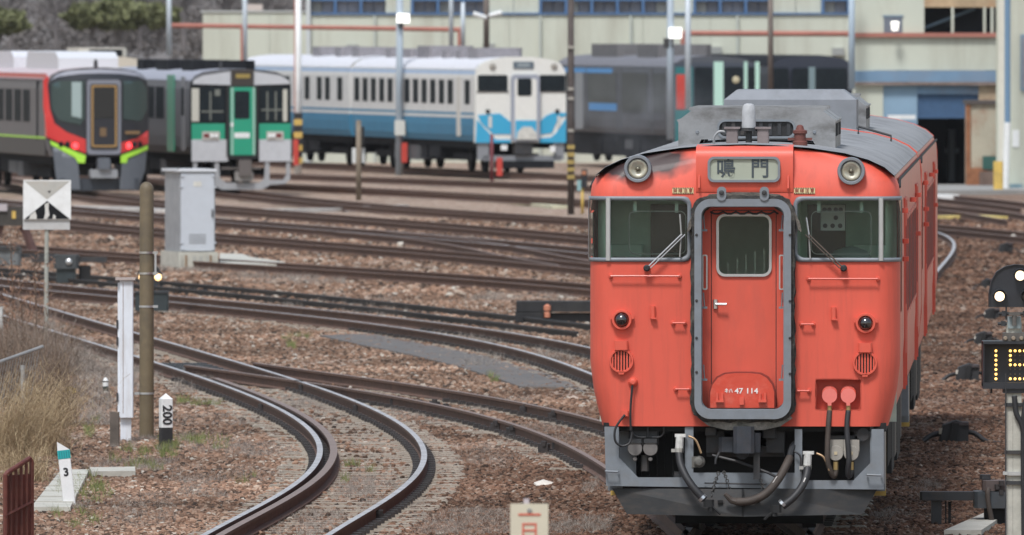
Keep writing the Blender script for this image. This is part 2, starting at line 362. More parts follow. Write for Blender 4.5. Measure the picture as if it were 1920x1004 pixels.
def track(label, cv, y0, y1, mats, sl=None, rails=(1, 1), clips=None, group=None, top=0.0):
    t = thing('railway_track', label, 'railway track', (0, 0, 0), 0, group); TRACKS.append((cv, y0, y1, sl))
    for s in (-1, 1):
        if rails[0 if s < 0 else 1]:
            lim = rails[0 if s < 0 else 1]; a, e = (y0, y1) if lim == 1 else lim
            rail('rail', cv, s * HG, a, e, t, mats, top=top)
    if sl:
        y = sl[0]; k = 0; cb = MB()
        while y < sl[1]:
            x, yy, a = cv.pos(y); o = link('sleeper', SLEEPER_ME, t); j = random.uniform(-.02, .02)
            o.location = (x + j, yy, random.uniform(-.008, .006)); o.rotation_euler = (0, random.uniform(-.006, .006), a + random.uniform(-.012, .012)); o.scale = (random.uniform(.97, 1.03), random.uniform(.92, 1.06), 1)
            if clips and y < clips:
                for s in (-1, 1):
                    for d in (-.085, .085):
                        qx, qy, qa = cv.pos(y, s * HG + d); cb.box((qx, qy, -.125), (.085, .12, .05), 0, qa)
            y += .6; k += 1
        if cb.v: tag(cb.build('rail_clip', M_CLIP, t), kind='stuff')
    return t
RUN = [M_RUST, M_STEEL]; DULL = [M_RUST, M_RUSTTOP]; BLK = [M_BLACKRAIL, M_BLACKRAIL]
def mid_curve(refpts, off, deg):
    """centre line from the traced pixels of one rail, shifted sideways by off"""
    cv = Curve(px_pts(refpts), deg); ys = np.linspace(cv.y0, cv.y1, 40)
    return Curve([cv.pos(y, off)[:2] for y in ys], deg)
A_REF = [(0, 549), (92, 580.5), (146, 594), (222, 615), (289, 631), (363, 655), (420, 672), (534, 707), (609, 731), (674, 757), (700, 770), (741, 787), (771, 806), (790, 824), (797, 843), (797, 866), (773, 893), (753, 908), (700, 954), (640, 990), (612, 1004)]
ca_ = Curve(px_pts(A_REF) + [(-10.2, 248), (-11.4, 259), (-12.6, 270)], 7); CA = Curve([ca_.pos(y, -HG)[:2] for y in np.linspace(124, 268, 60)], 7)
B_REF = [(420, 671), (477, 680), (565, 694), (710, 711), (771, 721), (892, 739), (1006, 761), (1120, 792)]
b_pts = [Curve(px_pts(B_REF), 3).pos(y, -HG)[:2] for y in np.linspace(161, 190, 24)]
CB = Curve(b_pts + [(1.72, 143), (1.95, 137), (2.12, 131), (2.2, 125), (2.25, 118)], 5)
C_REF = [(0, 522), (92, 534), (222, 545), (316, 553), (400, 561), (514, 573), (665, 588), (816, 604), (930, 620), (1043, 639), (1104, 652)]
c_pts = [Curve(px_pts(C_REF), 3).pos(y, -HG)[:2] for y in np.linspace(196, 250, 30)]
CC = Curve(c_pts + [(2.1, 176), (3.1, 165)], 4)
TX, TY, TS = 2.169, 125.0, .040                 # where the orange railcar's front stands and how its track runs
t_ref = [(TX + TS * (y - TY), y) for y in range(90, 255, 5)] + [(8.7 - HG - .02, 268.4), (9.25 - HG, 280), (9.55 - HG, 290), (9.75 - HG, 297), (9.55 - HG, 307), (8.7 - HG, 320)]
CT = Curve(t_ref, 7)
M_GROUND = ground_material('iron brown ballast ground', False)
gx = list(np.linspace(-60, 60, 321)); gy = list(np.linspace(60, 420, 181)); NX = 321
def gh(x, y):
    dip = .03 if 116 < y < 207 and abs(x - CA.x(y)) < .92 else 0.0     # the ballast lies low between the near sleepers
    return GZ - dip - .012 + .018 * math.sin(x * .9 + y * .23) * math.sin(y * .31 - x * .4) + .012 * math.sin(x * 2.1 - y * .7)
b = MB(); b.add([(x, y, gh(x, y)) for y in gy for x in gx], [(j * NX + i, j * NX + i + 1, (j + 1) * NX + i + 1, (j + 1) * NX + i) for j in range(180) for i in range(NX - 1)])
g0 = -.19
b.add([(-900, -200, g0), (900, -200, g0), (900, 60, g0), (-900, 60, g0)], [(0, 1, 2, 3)])
b.add([(-900, 420, g0), (900, 420, g0), (900, 2500, g0), (-900, 2500, g0)], [(0, 1, 2, 3)])
b.add([(-900, 60, g0), (-60, 60, g0), (-60, 420, g0), (-900, 420, g0), (60, 60, g0), (900, 60, g0), (900, 420, g0), (60, 420, g0)], [(0, 1, 2, 3), (4, 5, 6, 7)])
tag(b.build('ground', M_GROUND, smooth=True), 'brown stony yard ground under the tracks', None, None, 'structure')

A = track('curved track with shiny rails and an inner guard rail beside the white post marked 200', CA, 118, 246, RUN, (119, 206), clips=185)
rail('guard_rail', CA, -HG + .155, 120, 181, A, [M_RUST, M_RUSTTOP], width=1.25, top=.004)
track('branch track leaving the shiny curved track and running in under the orange railcar', CB, 112, 190, DULL, (149, 181), rails=((112, 188), (112, 189)), clips=175)
track('third track back, its two shiny rails sweeping past the grey path strip', CC, 166, 262, RUN, (168, 236), clips=215)
track('track under the orange railcar, bending away behind it', CT, 96, 320, RUN, (132, 150), clips=150)
def far_track(label, px, mats, deg=3, ext=(25, 40), extra=(), sl=None, top=0.0):
    pts = px_pts(px); cv = Curve(pts, deg); ys = np.linspace(cv.y0, cv.y1, 30); c2 = Curve([cv.pos(y, -HG)[:2] for y in ys] + list(extra), deg + (1 if extra else 0))
    return track(label, c2, c2.y0 - ext[0] * (0 if extra else 1), c2.y1 + ext[1], mats, sl, top=top)
far_track('track with black dirty rails behind the third shiny track', [(180, 512), (400, 527), (589, 546), (778, 569), (968, 583)], BLK, 2, (12, 25), top=-.06)
far_track('track passing close behind the pale grey cabinet', [(67, 461), (172, 469), (262, 476), (412, 486), (627, 499), (778, 508), (930, 520), (1104, 532)], DULL, 3, (10, 60))
far_track('second track behind the pale grey cabinet, splitting near the orange railcar', [(139, 412), (306, 429), (407, 439), (560, 448), (760, 464), (951, 482), (1106, 493)], DULL, 3, (8, 60))
far_track('track with the brighter rails two lines behind the pale grey cabinet', [(137, 387), (306, 400), (407, 410), (560, 420), (760, 437), (951, 450), (1106, 466)], RUN, 3, (8, 60))
far_track('short crossover rail between two tracks left of the orange railcar', [(760, 437.5), (900, 452), (1010, 471), (1106, 489)], DULL, 3, (5, 2))
far_track('track leading up to the red and grey express', [(187, 361), (430, 388), (560, 396), (760, 411.5), (887, 424), (1106, 440)], DULL, 3, (20, 70))
far_track('track leading up to the green fronted railcar', [(452, 356), (600, 372), (760, 388), (919, 397), (1106, 410)], DULL, 3, (25, 60))
far_track('far track between the green fronted railcar and the blue and white railcar', [(430, 340), (600, 348), (760, 356), (951, 365), (1106, 377), (1500, 400), (1757, 420), (1920, 436)], DULL, 3, (10, 60))
far_track('far track just in front of the blue and white railcar', [(500, 325), (760, 335), (951, 341), (1106, 349), (1500, 366), (1757, 386), (1920, 402)], DULL, 3, (10, 60))
far_track('track under the blue and white railcar', [(540, 303), (760, 314), (976, 322), (1200, 334), (1500, 348), (1757, 365), (1920, 380)], DULL, 3, (10, 70))

# ------------------------------------------------------------------ loose ballast stones: one mass of instanced chips
ROCKS = bpy.data.collections.new('stone kinds')
def rock(seed, flat=.6):
    r = np.random.default_rng(seed); phi = (1 + 5 ** .5) / 2
    v = np.array([(-1, phi, 0), (1, phi, 0), (-1, -phi, 0), (1, -phi, 0), (0, -1, phi), (0, 1, phi), (0, -1, -phi), (0, 1, -phi), (phi, 0, -1), (phi, 0, 1), (-phi, 0, -1), (-phi, 0, 1)]) / 1.9
    f = [(0, 11, 5), (0, 5, 1), (0, 1, 7), (0, 7, 10), (0, 10, 11), (1, 5, 9), (5, 11, 4), (11, 10, 2), (10, 7, 6), (7, 1, 8), (3, 9, 4), (3, 4, 2), (3, 2, 6), (3, 6, 8), (3, 8, 9), (4, 9, 5), (2, 4, 11), (6, 2, 10), (8, 6, 7), (9, 8, 1)]
    v = v * r.uniform(.62, 1.25, (12, 1)) * np.array([1.15, .85, flat])
    me = bpy.data.meshes.new('stone'); me.from_pydata([tuple(p) for p in v], [], f); return me
def stone_mat():
    m = bpy.data.materials.new('iron stained ballast stone'); m.use_nodes = True; n = m.node_tree.nodes; l = m.node_tree.links; b = n['Principled BSDF']
    b.inputs['Roughness'].default_value = .9; b.inputs['Specular IOR Level'].default_value = .25
    oi = n.new('ShaderNodeObjectInfo'); cr = n.new('ShaderNodeValToRGB'); e = cr.color_ramp.elements
    st = [(0, (.042, .031, .025)), (.2, (.115, .072, .050)), (.5, (.205, .120, .080)), (.78, (.275, .175, .122)), (.95, (.32, .245, .19)), (1, (.43, .40, .35))]
    e[0].color = st[0][1] + (1,); e[1].color = st[-1][1] + (1,)
    for p, c in st[1:-1]: k = e.new(p); k.color = c + (1,)
    tc = n.new('ShaderNodeNewGeometry'); big = n.new('ShaderNodeTexNoise'); big.inputs['Scale'].default_value = .22; big.inputs['Detail'].default_value = 4; l.new(tc.outputs['Position'], big.inputs['Vector'])
    mr = n.new('ShaderNodeMapRange'); mr.inputs[1].default_value = .3; mr.inputs[2].default_value = .7; mr.inputs[3].default_value = .50; mr.inputs[4].default_value = 1.42; l.new(big.outputs[0], mr.inputs[0])
    mx = n.new('ShaderNodeMix'); mx.data_type = 'RGBA'; mx.blend_type = 'MULTIPLY'; mx.inputs[0].default_value = 1
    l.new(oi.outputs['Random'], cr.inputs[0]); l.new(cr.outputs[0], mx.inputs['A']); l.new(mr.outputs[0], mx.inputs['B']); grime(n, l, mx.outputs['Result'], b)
    return m
M_STONE = stone_mat()
for i in range(6):
    me = rock(100 + i, .55 + .06 * i); me.materials.append(M_STONE); ROCKS.objects.link(bpy.data.objects.new('stone_kind', me))
def instancer(name, pts, coll, smin, smax, label, full_rot=True):
    me = bpy.data.meshes.new(name); me.from_pydata([tuple(p) for p in pts], [], []); o = link(name, me)
    ng = bpy.data.node_groups.new(name, 'GeometryNodeTree'); ng.interface.new_socket('Geometry', in_out='INPUT', socket_type='NodeSocketGeometry'); ng.interface.new_socket('Geometry', in_out='OUTPUT', socket_type='NodeSocketGeometry')
    n = ng.nodes; l = ng.links; gi = n.new('NodeGroupInput'); go = n.new('NodeGroupOutput'); iop = n.new('GeometryNodeInstanceOnPoints'); ci = n.new('GeometryNodeCollectionInfo')
    ci.inputs[0].default_value = coll; ci.inputs['Separate Children'].default_value = True; ci.inputs['Reset Children'].default_value = True
    rr = n.new('FunctionNodeRandomValue'); rr.data_type = 'FLOAT_VECTOR'; a = 6.28318
    rr.inputs[0].default_value = (0, 0, 0) if not full_rot else (-.5, -.5, 0); rr.inputs[1].default_value = (0, 0, a) if not full_rot else (.5, .5, a)
    rs = n.new('FunctionNodeRandomValue'); rs.data_type = 'FLOAT'; rs.inputs[2].default_value = smin; rs.inputs[3].default_value = smax; rs.inputs['Seed'].default_value = 3
    iop.inputs['Pick Instance'].default_value = True
    l.new(gi.outputs[0], iop.inputs['Points']); l.new(ci.outputs[0], iop.inputs['Instance']); l.new(rr.outputs[0], iop.inputs['Rotation']); l.new(rs.outputs[1], iop.inputs['Scale']); l.new(iop.outputs[0], go.inputs[0])
    md = o.modifiers.new('scatter', 'NODES'); md.node_group = ng
    return tag(o, label, None, None, 'stuff')
def xs_of(cv, y): return np.interp(y, TAB_Y, cv.tab)
TAB_Y = np.linspace(90, 330, 481)
for cv, *_ in TRACKS: cv.tab = np.array([cv.x(y) for y in TAB_Y])
def scatter(n, y0, y1, seed, margin=.6):
    r = np.random.default_rng(seed); y = r.uniform(y0, y1, n); hw = (960 / F_PX) * y + margin; x = r.uniform(-1, 1, n) * hw; z = np.full(n, GZ - .006) + r.uniform(-.012, .012, n); keep = np.ones(n, bool)
    for cv, a, e, sl in TRACKS:
        if not sl: continue
        d = np.abs(x - xs_of(cv, y)); on = (y > sl[0]) & (y < sl[1]); u = r.uniform(0, 1, n)
        if cv is CA:      # between the sleepers only, a few strays on top
            sl_ = np.gradient(cv.tab, TAB_Y); k = np.interp(y, TAB_Y, sl_); off = (x - xs_of(cv, y)); ph = np.abs(((y + off * k - sl[0]) % .6) - .3); gap = ph < .165
            keep &= ~(on & (d < 1.04) & ~gap & (u > .035)); keep &= ~(on & (d < 1.04) & gap & (u > np.where(d < .5, .55, .95))); keep &= ~(on & (np.abs(d - HG) < .17)); z = np.where(on & (d < 1.04), np.where(gap, np.where(d < .5, -.178, -.166), -.152), z); continue
        dens = .34 if cv is CA else 1.0
        keep &= ~(on & (d < 1.0) & (u > dens)); keep &= ~(on & (np.abs(d - HG) < .17))
        z = np.where(on & (d < 1.0), -.172 if cv is CA else GZ + .006, z)
    return np.stack([x, y, z], 1)[keep]
instancer('ballast_near', scatter(185000, 117, 166, 1), ROCKS, .018, .042, 'loose brown ballast stones round the near tracks')
instancer('ballast_middle', scatter(110000, 166, 240, 2), ROCKS, .026, .052, 'loose brown ballast stones round the middle tracks')
instancer('ballast_far', scatter(40000, 240, 335, 3, 2), ROCKS, .045, .085, 'loose brown ballast stones round the far tracks')
# asphalt path strip that runs between the branch track and the third track
pa = [(600, 632), (690, 628), (760, 640), (830, 655), (900, 668), (960, 686), (1020, 702), (1070, 722), (1100, 740)]
pb = [(680, 650), (770, 668), (860, 690), (930, 712), (975, 728), (1070, 730)]
top = [ground(a, c, GZ + .006) for a, c in pa]; bot = [ground(a, c, GZ + .006) for a, c in pb]
poly = top + bot[::-1]; b = MB(); n = len(poly)
b.add([(p.x, p.y, p.z + .024) for p in poly] + [(p.x, p.y, p.z - .2) for p in poly], [tuple(range(n - 1, -1, -1))] + [(i, (i + 1) % n, n + (i + 1) % n, n + i) for i in range(n)])
tag(b.build('asphalt_path', mat('worn asphalt', (.115, .108, .105), .9, var=.2, vscale=2, bump=.3, dirt=(.2, .14, .1), damt=.6, dscale=1.2)), 'grey worn asphalt path strip across the ballast', None, None, 'structure')
# concrete apron in front of the depot
b = MB(); b.bb(6, 40, 384, 398, -.5, -.06); tag(b.build('apron', mat('depot apron concrete', (.27, .265, .255), .9, var=.2, vscale=.4)), 'grey concrete apron before the depot doorway', None, None, 'structure')
# ------------------------------------------------------------------ the vermilion diesel railcar
M_ORANGE = mat('vermilion paint', (.67, .100, .062), .50, var=.05, vscale=3, dirt=(.47, .09, .065), damt=.5, dscale=2.2, dstretch=(3, 3, .7), coat=.16)
M_ORSIDE = mat('vermilion side paint', (.60, .080, .050), .38, var=.07, vscale=3, dirt=(.24, .06, .045), damt=.6, dscale=2, dstretch=(2, .6, .8), coat=.1)
M_PINK = mat('faded vermilion caps', (.76, .19, .16), .5, var=.06)
M_ROOF = mat('grey canvas roof', (.25, .255, .265), .8, var=.18, vscale=3, bump=.35, bscale=18, dirt=(.08, .08, .085), damt=.7, dscale=1.5, dstretch=(1, .35, 1))
M_ACUNIT = mat('galvanised air conditioner', (.27, .275, .285), .55, .2, var=.16, vscale=4, dirt=(.09, .085, .08), damt=.8, dscale=2.6, dstretch=(1, 1, 1.6))
M_WGLASS = glass('cab window glass', (.84, .93, .89), 1.5)
film(M_WGLASS, .022)  # uneven pale diffuse layer over the clear cab glass
M_CAB = mat('mint cab lining', (.50, .66, .58), .7, var=.1)
M_CABD = mat('dark cab desk', (.13, .16, .155), .7, var=.2)
M_SIGNGL = mat('sign blind', (.36, .39, .32), .35, var=.04, coat=.3)
M_INK = mat('grey ink', (.055, .07, .08), .6)
M_BELLOWS = mat('worn bellows canvas', (.030, .029, .028), .85, var=.5, vscale=8, bump=.6, bscale=20, dirt=(.20, .18, .15), damt=.6, dscale=6)
M_REFLECT = mat('lamp reflector', (.66, .63, .55), .34, .6, var=.25, vscale=14)
M_LENS = glass('lamp lens', (.93, .93, .9))
M_TAIL = mat('dark red tail lens', (.010, .006, .008), .06, coat=1.0, spec=.8)
M_HOSE = mat('black air hose', (.022, .022, .025), .55, var=.3)
M_HOSEB = mat('brown air hose', (.055, .042, .035), .7, var=.3)
M_ALU = mat('aluminium frame', (.55, .56, .57), .38, .7, var=.08)
# soot burnt onto the brow paint by the exhaust
def soot(m, cx, cz, rx, rz):
    n = m.node_tree.nodes; l = m.node_tree.links; b = n['Principled BSDF']; tc = n.new('ShaderNodeTexCoord')
    mp = n.new('ShaderNodeMapping'); mp.inputs['Location'].default_value = (-cx / rx, 0, -cz / rz); mp.inputs['Scale'].default_value = (1 / rx, 0, 1 / rz); l.new(tc.outputs['Object'], mp.inputs[0])
    ln = n.new('ShaderNodeVectorMath'); ln.operation = 'LENGTH'; l.new(mp.outputs[0], ln.inputs[0])
    ns = n.new('ShaderNodeTexNoise'); ns.inputs['Scale'].default_value = 6; l.new(tc.outputs['Object'], ns.inputs['Vector'])
    ad = n.new('ShaderNodeMath'); ad.operation = 'MULTIPLY_ADD'; ad.inputs[1].default_value = .7; l.new(ns.outputs[0], ad.inputs[0]); l.new(ln.outputs['Value'], ad.inputs[2])
    mr = n.new('ShaderNodeMapRange'); mr.inputs[1].default_value = 1.25; mr.inputs[2].default_value = 1.7; mr.inputs[3].default_value = .97; mr.inputs[4].default_value = 0; l.new(ad.outputs[0], mr.inputs[0])
    src = b.inputs['Base Color'].links[0].from_socket; mx = n.new('ShaderNodeMix'); mx.data_type = 'RGBA'; mx.inputs['B'].default_value = (.012, .011, .012, 1)
    l.new(src, mx.inputs['A']); l.new(mr.outputs[0], mx.inputs[0]); l.new(mx.outputs['Result'], b.inputs['Base Color'])
M_NOSE = mat('vermilion nose paint', (.67, .100, .062), .58, var=.05, vscale=1.3, dirt=(.42, .076, .052), damt=.42, dscale=2.4, dstretch=(6, 6, .5), coat=.16)
M_NOSE.node_tree.nodes['Principled BSDF'].inputs['Coat Weight'].default_value = .03
soot(M_NOSE, -1.08, 3.53, .48, .16)
BX, BS = 1396.0, 201.0
def L(px, py): return ((px - BX) / BS, CAM_H - (py - HOR) / BS)
def LP(lst): return [L(*p) for p in lst]
WZ = [(1.05, 1.335), (1.2, 1.375), (1.4, 1.42), (1.65, 1.45), (3.20, 1.45), (3.30, 1.435), (3.38, 1.395), (3.46, 1.30), (3.53, 1.15), (3.59, .93), (3.64, .60), (3.665, .30), (3.675, .001)]
def wz(z): return float(np.interp(z, [p[0] for p in WZ], [p[1] for p in WZ]))
U1, UQ = 1.22, .46; UMAX = U1 + UQ
def nx(u):
    a = abs(u)
    if a <= U1: return u, 0.0
    t = (a - U1) / UQ * math.pi / 2; return math.copysign(U1 + .23 * math.sin(t), u), .32 * (1 - math.cos(t))
def ufromx(x):
    a = abs(x); return x if a <= U1 else math.copysign(U1 + UQ * math.asin(min(1, (a - U1) / .23)) / (math.pi / 2), x)
def fore(z, x=1.2): return 0.0 if z < 3.2 else .24 * ((z - 3.2) / .47) ** 1.5 * (.45 + .55 * min(1, abs(x) / 1.1) ** 1.5)
def nose(u, z, out=0.0):
    x, y = nx(u); k = wz(z) / 1.45; a = max(0, abs(u) - U1) / UQ * math.pi / 2
    return (x * k + math.copysign(math.sin(a) * out, u), y + fore(z, x) - math.cos(a) * out, z)
def nose_at(x, z): k = wz(z) / 1.45; return nose(ufromx(x / k), z)
rc = thing('diesel_railcar', 'vermilion diesel railcar with gangway door and two round headlights in front', 'railcar', (TX, TY, 0), -math.atan(TS))
def P(name, b, m, par=None, smooth=False): return b.build(name, m, par or rc, smooth)
# nose shell with its openings
xi, xo = .512, ufromx(1.4495)
zt, zb_ = L(0, 373)[1], L(0, 487)[1]
win_l = rrect(-xo, -xi - .005, zb_, zt, .07, 5, (.25, 1, 1, .25)); win_r = rrect(xi - .035, xo, zb_, zt, .07, 5, (1, .25, .25, 1))
ga = L(1311, 775); gb = L(1476, 385); door_hole = rrect(ga[0], gb[0], ga[1], gb[1], .09)
sa, sb = L(1530, 768), L(1613, 712); sock_hole = [(x * 1.45 / wz(z), z) for x, z in rrect(sa[0], sb[0], sa[1], sb[1], .01)]
outl = [(-UMAX, 1.05), (UMAX, 1.05), (UMAX, 3.665), (-UMAX, 3.665)]
P('nose', skin(outl, [win_l, win_r, door_hole, sock_hole], nose, .06), M_NOSE, smooth=True)
# destination brow standing proud between the headlights
bx0, bx1 = L(1305, 0)[0], L(1487, 0)[0]
b = MB(); prof = [(.06, 3.20), (-.004, 3.235), (-.014, 3.27), (-.014, 3.56), (.0, 3.61), (.03, 3.64), (.1, 3.66), (.5, 3.675), (.5, 3.20)]
b.prism_yz(prof, bx0, bx1); P('brow_panel', b, M_ORANGE, smooth='edge')
q0, q1 = L(1327, 342), L(1463, 294); ds = P('destination_sign', MB().prism_xz(rrect(q0[0] + .012, q1[0] - .012, q0[1] + .012, q1[1] - .012, .05), -.024, -.012), M_SIGNGL)
P('sign_frame', MB().ring_xz(rrect(q0[0], q1[0], q0[1], q1[1], .06), rrect(q0[0] + .022, q1[0] - .022, q0[1] + .022, q1[1] - .022, .045), -.045, -.010), M_GREYPAINT, ds)
c = L(1361, 318.5); text('lettering', '鳴', .19, (c[0], -.0262, c[1]), M_INK, ds, sx=.95, bold=.0035)
c = L(1425, 318.5); text('lettering', '門', .19, (c[0], -.0262, c[1]), M_INK, ds, sx=.95, bold=.0035)
# body sides, roof, floor
for s, nm in ((-1, 'side_wall'), (1, 'side_wall')):
    b = skin([(.32, 1.05), (21, 1.05), (21, 3.38), (.32, 3.38)], [rrect(.52, 1.36, 2.1, 3.05, .05)], lambda y, z: (s * wz(z), y, z), .3)
    sw = P(nm, b, M_ORSIDE, smooth='edge'); MB().bb(s * 1.43, s * 1.436, .53, 1.35, 2.11, 3.04).build('cab_side_glass', M_WGLASS, sw)
    for (y0, y1, z0, z1) in ((3.6, 4.95, 1.12, 3.1), (14.6, 15.95, 1.12, 3.1)):   # doors
        d = MB(); d.bb(s * 1.435, s * 1.457, y0, y1, 1.62, z1); o = d.build('door', M_ORSIDE, rc)
        g = MB(); g.bb(s * 1.452, s * 1.460, y0 + .18, y1 - .18, 2.1, 2.85); g.build('door_window', M_DARK, o)
        fr = MB(); 
        for yy in (y0, y1): fr.bb(s * 1.44, s * 1.466, yy - .025, yy + .025, 1.3, z1 + .02)
        fr.bb(s * 1.44, s * 1.464, y0, y1, z1, z1 + .03); fr.build('door_frame', M_ORANGE, o)
    yy = 5.6
    while yy < 14.2:
        wn = MB(); wn.bb(s * 1.445, s * 1.458, yy, yy + 1.05, 2.0, 2.9); o = wn.build('side_window', M_DARK, rc)
        fr = MB(); fr.bb(s * 1.445, s * 1.4615, yy - .04, yy + 1.09, 1.96, 2.0); fr.bb(s * 1.445, s * 1.4615, yy - .04, yy + 1.09, 2.9, 2.94)
        fr.bb(s * 1.445, s * 1.4605, yy - .04, yy, 2.0, 2.9); fr.bb(s * 1.445, s * 1.4605, yy + 1.05, yy + 1.09, 2.0, 2.9); fr.build('window_frame', M_ORSIDE, o); yy += 1.42
    gt = MB(); gt.tube([(s * 1.442, .36, 3.28), (s * 1.436, 1.0, 3.345), (s * 1.436, 20.95, 3.345)], .014, 6); gt.build('rain_gutter', M_DARK, rc)
    for (yv, zv) in ((1.5, 3.02), (2.2, 2.72), (2.2, 2.55), (9.2, 3.02), (14.2, 3.0), (14.2, 2.6)):
        k2 = MB(); k2.bb(s * 1.45, s * 1.51, yv, yv + .14, zv, zv + .045, ch=.01); k2.build('side_bracket', M_ORANGE, rc)
rb = MB(); zr = [3.38, 3.42, 3.46, 3.53, 3.59, 3.64, 3.665, 3.675]; cs = [(-wz(z) - .004, z + .006) for z in zr] + [(wz(z) + .004, z + .006) for z in zr[::-1]]
ys = [.0, .12, .4] + [1 + i * .9 for i in range(22)] + [21.02]; vs = []; fs = []
for j, y in enumerate(ys):
    for (x, z) in cs: vs.append((x, (y + .02 + fore(min(z, 3.67), x) if j < 3 else y), z + (.004 if j % 2 else 0)))
k = len(cs)
for j in range(len(ys) - 1): fs += [(j * k + i, j * k + i + 1, (j + 1) * k + i + 1, (j + 1) * k + i) for i in range(k - 1)]
rb.add(vs, [f[::-1] for f in fs]); P('roof', rb, M_ROOF, smooth=True)
rear = MB(); rear.prism_xz([(-wz(z), z) for z, _ in WZ] + [(wz(z), z) for z, _ in WZ[::-1]], 20.96, 21.0); P('rear_panel', rear, M_ORSIDE)
b = MB(); b.bb(-1.32, 1.32, .08, 20.9, 1.0, 1.08); P('floor', b, M_DARK)
b = MB(); band = [(z, wz(z)) for z in (3.38, 3.46, 3.53, 3.59, 3.64, 3.675)]; arch = [(-w_ - .012, z + .012) for z, w_ in band] + [(w_ + .012, z + .012) for z, w_ in band[::-1]]
inner = [(-w_ + .03, z - .03) for z, w_ in band] + [(w_ - .03, z - .03) for z, w_ in band[::-1]]
k = len(arch); b.add([(x, y, z) for y in (20.85, 21.0) for g in (arch, inner) for x, z in g], [(i, i + 1, 2 * k + i + 1, 2 * k + i)[::-1] for i in range(k - 1)] + [(i, i + 1, k + i + 1, k + i) for i in range(k - 1)]); P('roof_end_band', b, M_ORANGE)
# driver's cab
b = MB(); b.bb(-1.40, 1.40, 1.50, 1.55, 1.05, 3.35); P('cab_bulkhead', b, M_CAB)
b = MB(); b.bb(-1.40, 1.40, .25, 1.5, 3.28, 3.31); P('cab_ceiling', b, M_CAB)
b = MB()
for s in (-1, 1): b.bb(s * .46, s * .50, .22, 1.5, 1.08, 3.25)
P('cab_partition', b, M_CAB)
b = MB(); b.bb(-1.25, -.55, .25, .60, 2.2, 2.62, ch=.04); b.bb(.55, 1.25, .25, .60, 2.2, 2.58, ch=.04); P('cab_desk', b, M_CABD)
b = MB(); b.lathe_z((.98, .55, 2.5), [(.20, 0), (.20, .12), (.15, .18), (.05, .215), (.001, .22)], 18); P('cab_seat', b, mat('grey green vinyl', (.16, .22, .19), .6), smooth=True)
mp = P('meter_panel', MB().box((.815, .45, 2.99), (.23, .04, .24), 0, 0, .01), mat('meter panel grey', (.36, .40, .38), .6))
for (dx, dz) in ((-.075, .075), (-.03, .075), (.03, .075), (.075, .075), (.03, 0), (-.07, -.075), (0, -.075), (.07, -.075)): MB().lathe_y((.815 + dx, .425, 2.99 + dz), [(.022, 0), (.022, .01)], 12).build('meter', M_BLACK, mp)
for x0, x1 in ((1178, 1286), (1520, 1634)):
    p0, p1 = L(x0, 478), L(x1, 396); P('defroster_frame', MB().ring_xz(rrect(p0[0], p1[0], p0[1], p1[1], .06), rrect(p0[0] + .009, p1[0] - .009, p0[1] + .009, p1[1] - .009, .05), .10, .115), mat('dull frame', (.22, .25, .24), .5, .3))
for px in (1190, 1268, 1535, 1615):
    p = L(px, 385); P('sun_visor_bracket', MB().box((p[0], .12, p[1] - .0), (.032, .03, .14)), M_CAB)
for s in (-1, 1):
    P('cab_pillar', MB().bb(s * 1.31, s * 1.38, .40, .46, 1.9, 3.28), mat('light mint pillar', (.52, .74, .62), .6)); P('cab_locker', MB().bb(s * .98, s * 1.30, 1.25, 1.49, 1.1, 2.72, ch=.02), M_CAB)
    P('bulkhead_window', MB().bb(s * .56, s * .92, 1.485, 1.498, 2.45, 3.1), mat('dark bulkhead window', (.02, .03, .028), .2)); P('bulkhead_rail', MB().bb(s * .52, s * 1.0, 1.47, 1.484, 2.36, 2.40), M_CABD)
b = MB(); b.bb(-1.38, 1.38, .14, .30, 3.16, 3.27); P('cab_header', b, mat('dark header panel', (.05, .065, .06), .7))
# windscreens
for s, hole in ((-1, win_l), (1, win_r)):
    ws = P('windscreen', skin(hole, [], lambda u, z: nose(u, z, -.018), .07), M_WGLASS, smooth=True)
    lp = dense(hole, .06); b = MB(); n = len(lp); c0 = (sum(p[0] for p in lp) / n, sum(p[1] for p in lp) / n)
    def grow(p, d):
        hx0, hx1 = min(q[0] for q in lp), max(q[0] for q in lp)
        return (p[0] + d * (1 if p[0] > c0[0] else -1) * min(1, abs(p[0] - c0[0]) / (abs(hx1 - c0[0]) * .93)) ** 8, p[1] + d * (1 if p[1] > c0[1] else -1) * min(1, abs(p[1] - c0[1]) / .27) ** 8)
    o1 = [nose(*grow(p, .022), .016) for p in lp]; o2 = [nose(*grow(p, -.016), .016) for p in lp]; o3 = [nose(*grow(p, -.016), -.02) for p in lp]; o0 = [nose(*grow(p, .022), -.004) for p in lp]
    b.add(o0 + o1 + o2 + o3, [(a * n + i, a * n + (i + 1) % n, (a + 1) * n + (i + 1) % n, (a + 1) * n + i) for a in range(3) for i in range(n)]); b.build('window_rubber', M_GREYPAINT, ws, True)
    x = s * 1.272; b = MB(); b.bb(x - .022, x + .022, -.03, .02, zb_ - .01, zt + .01, ch=.008); b.build('pillar', M_ALU, ws)
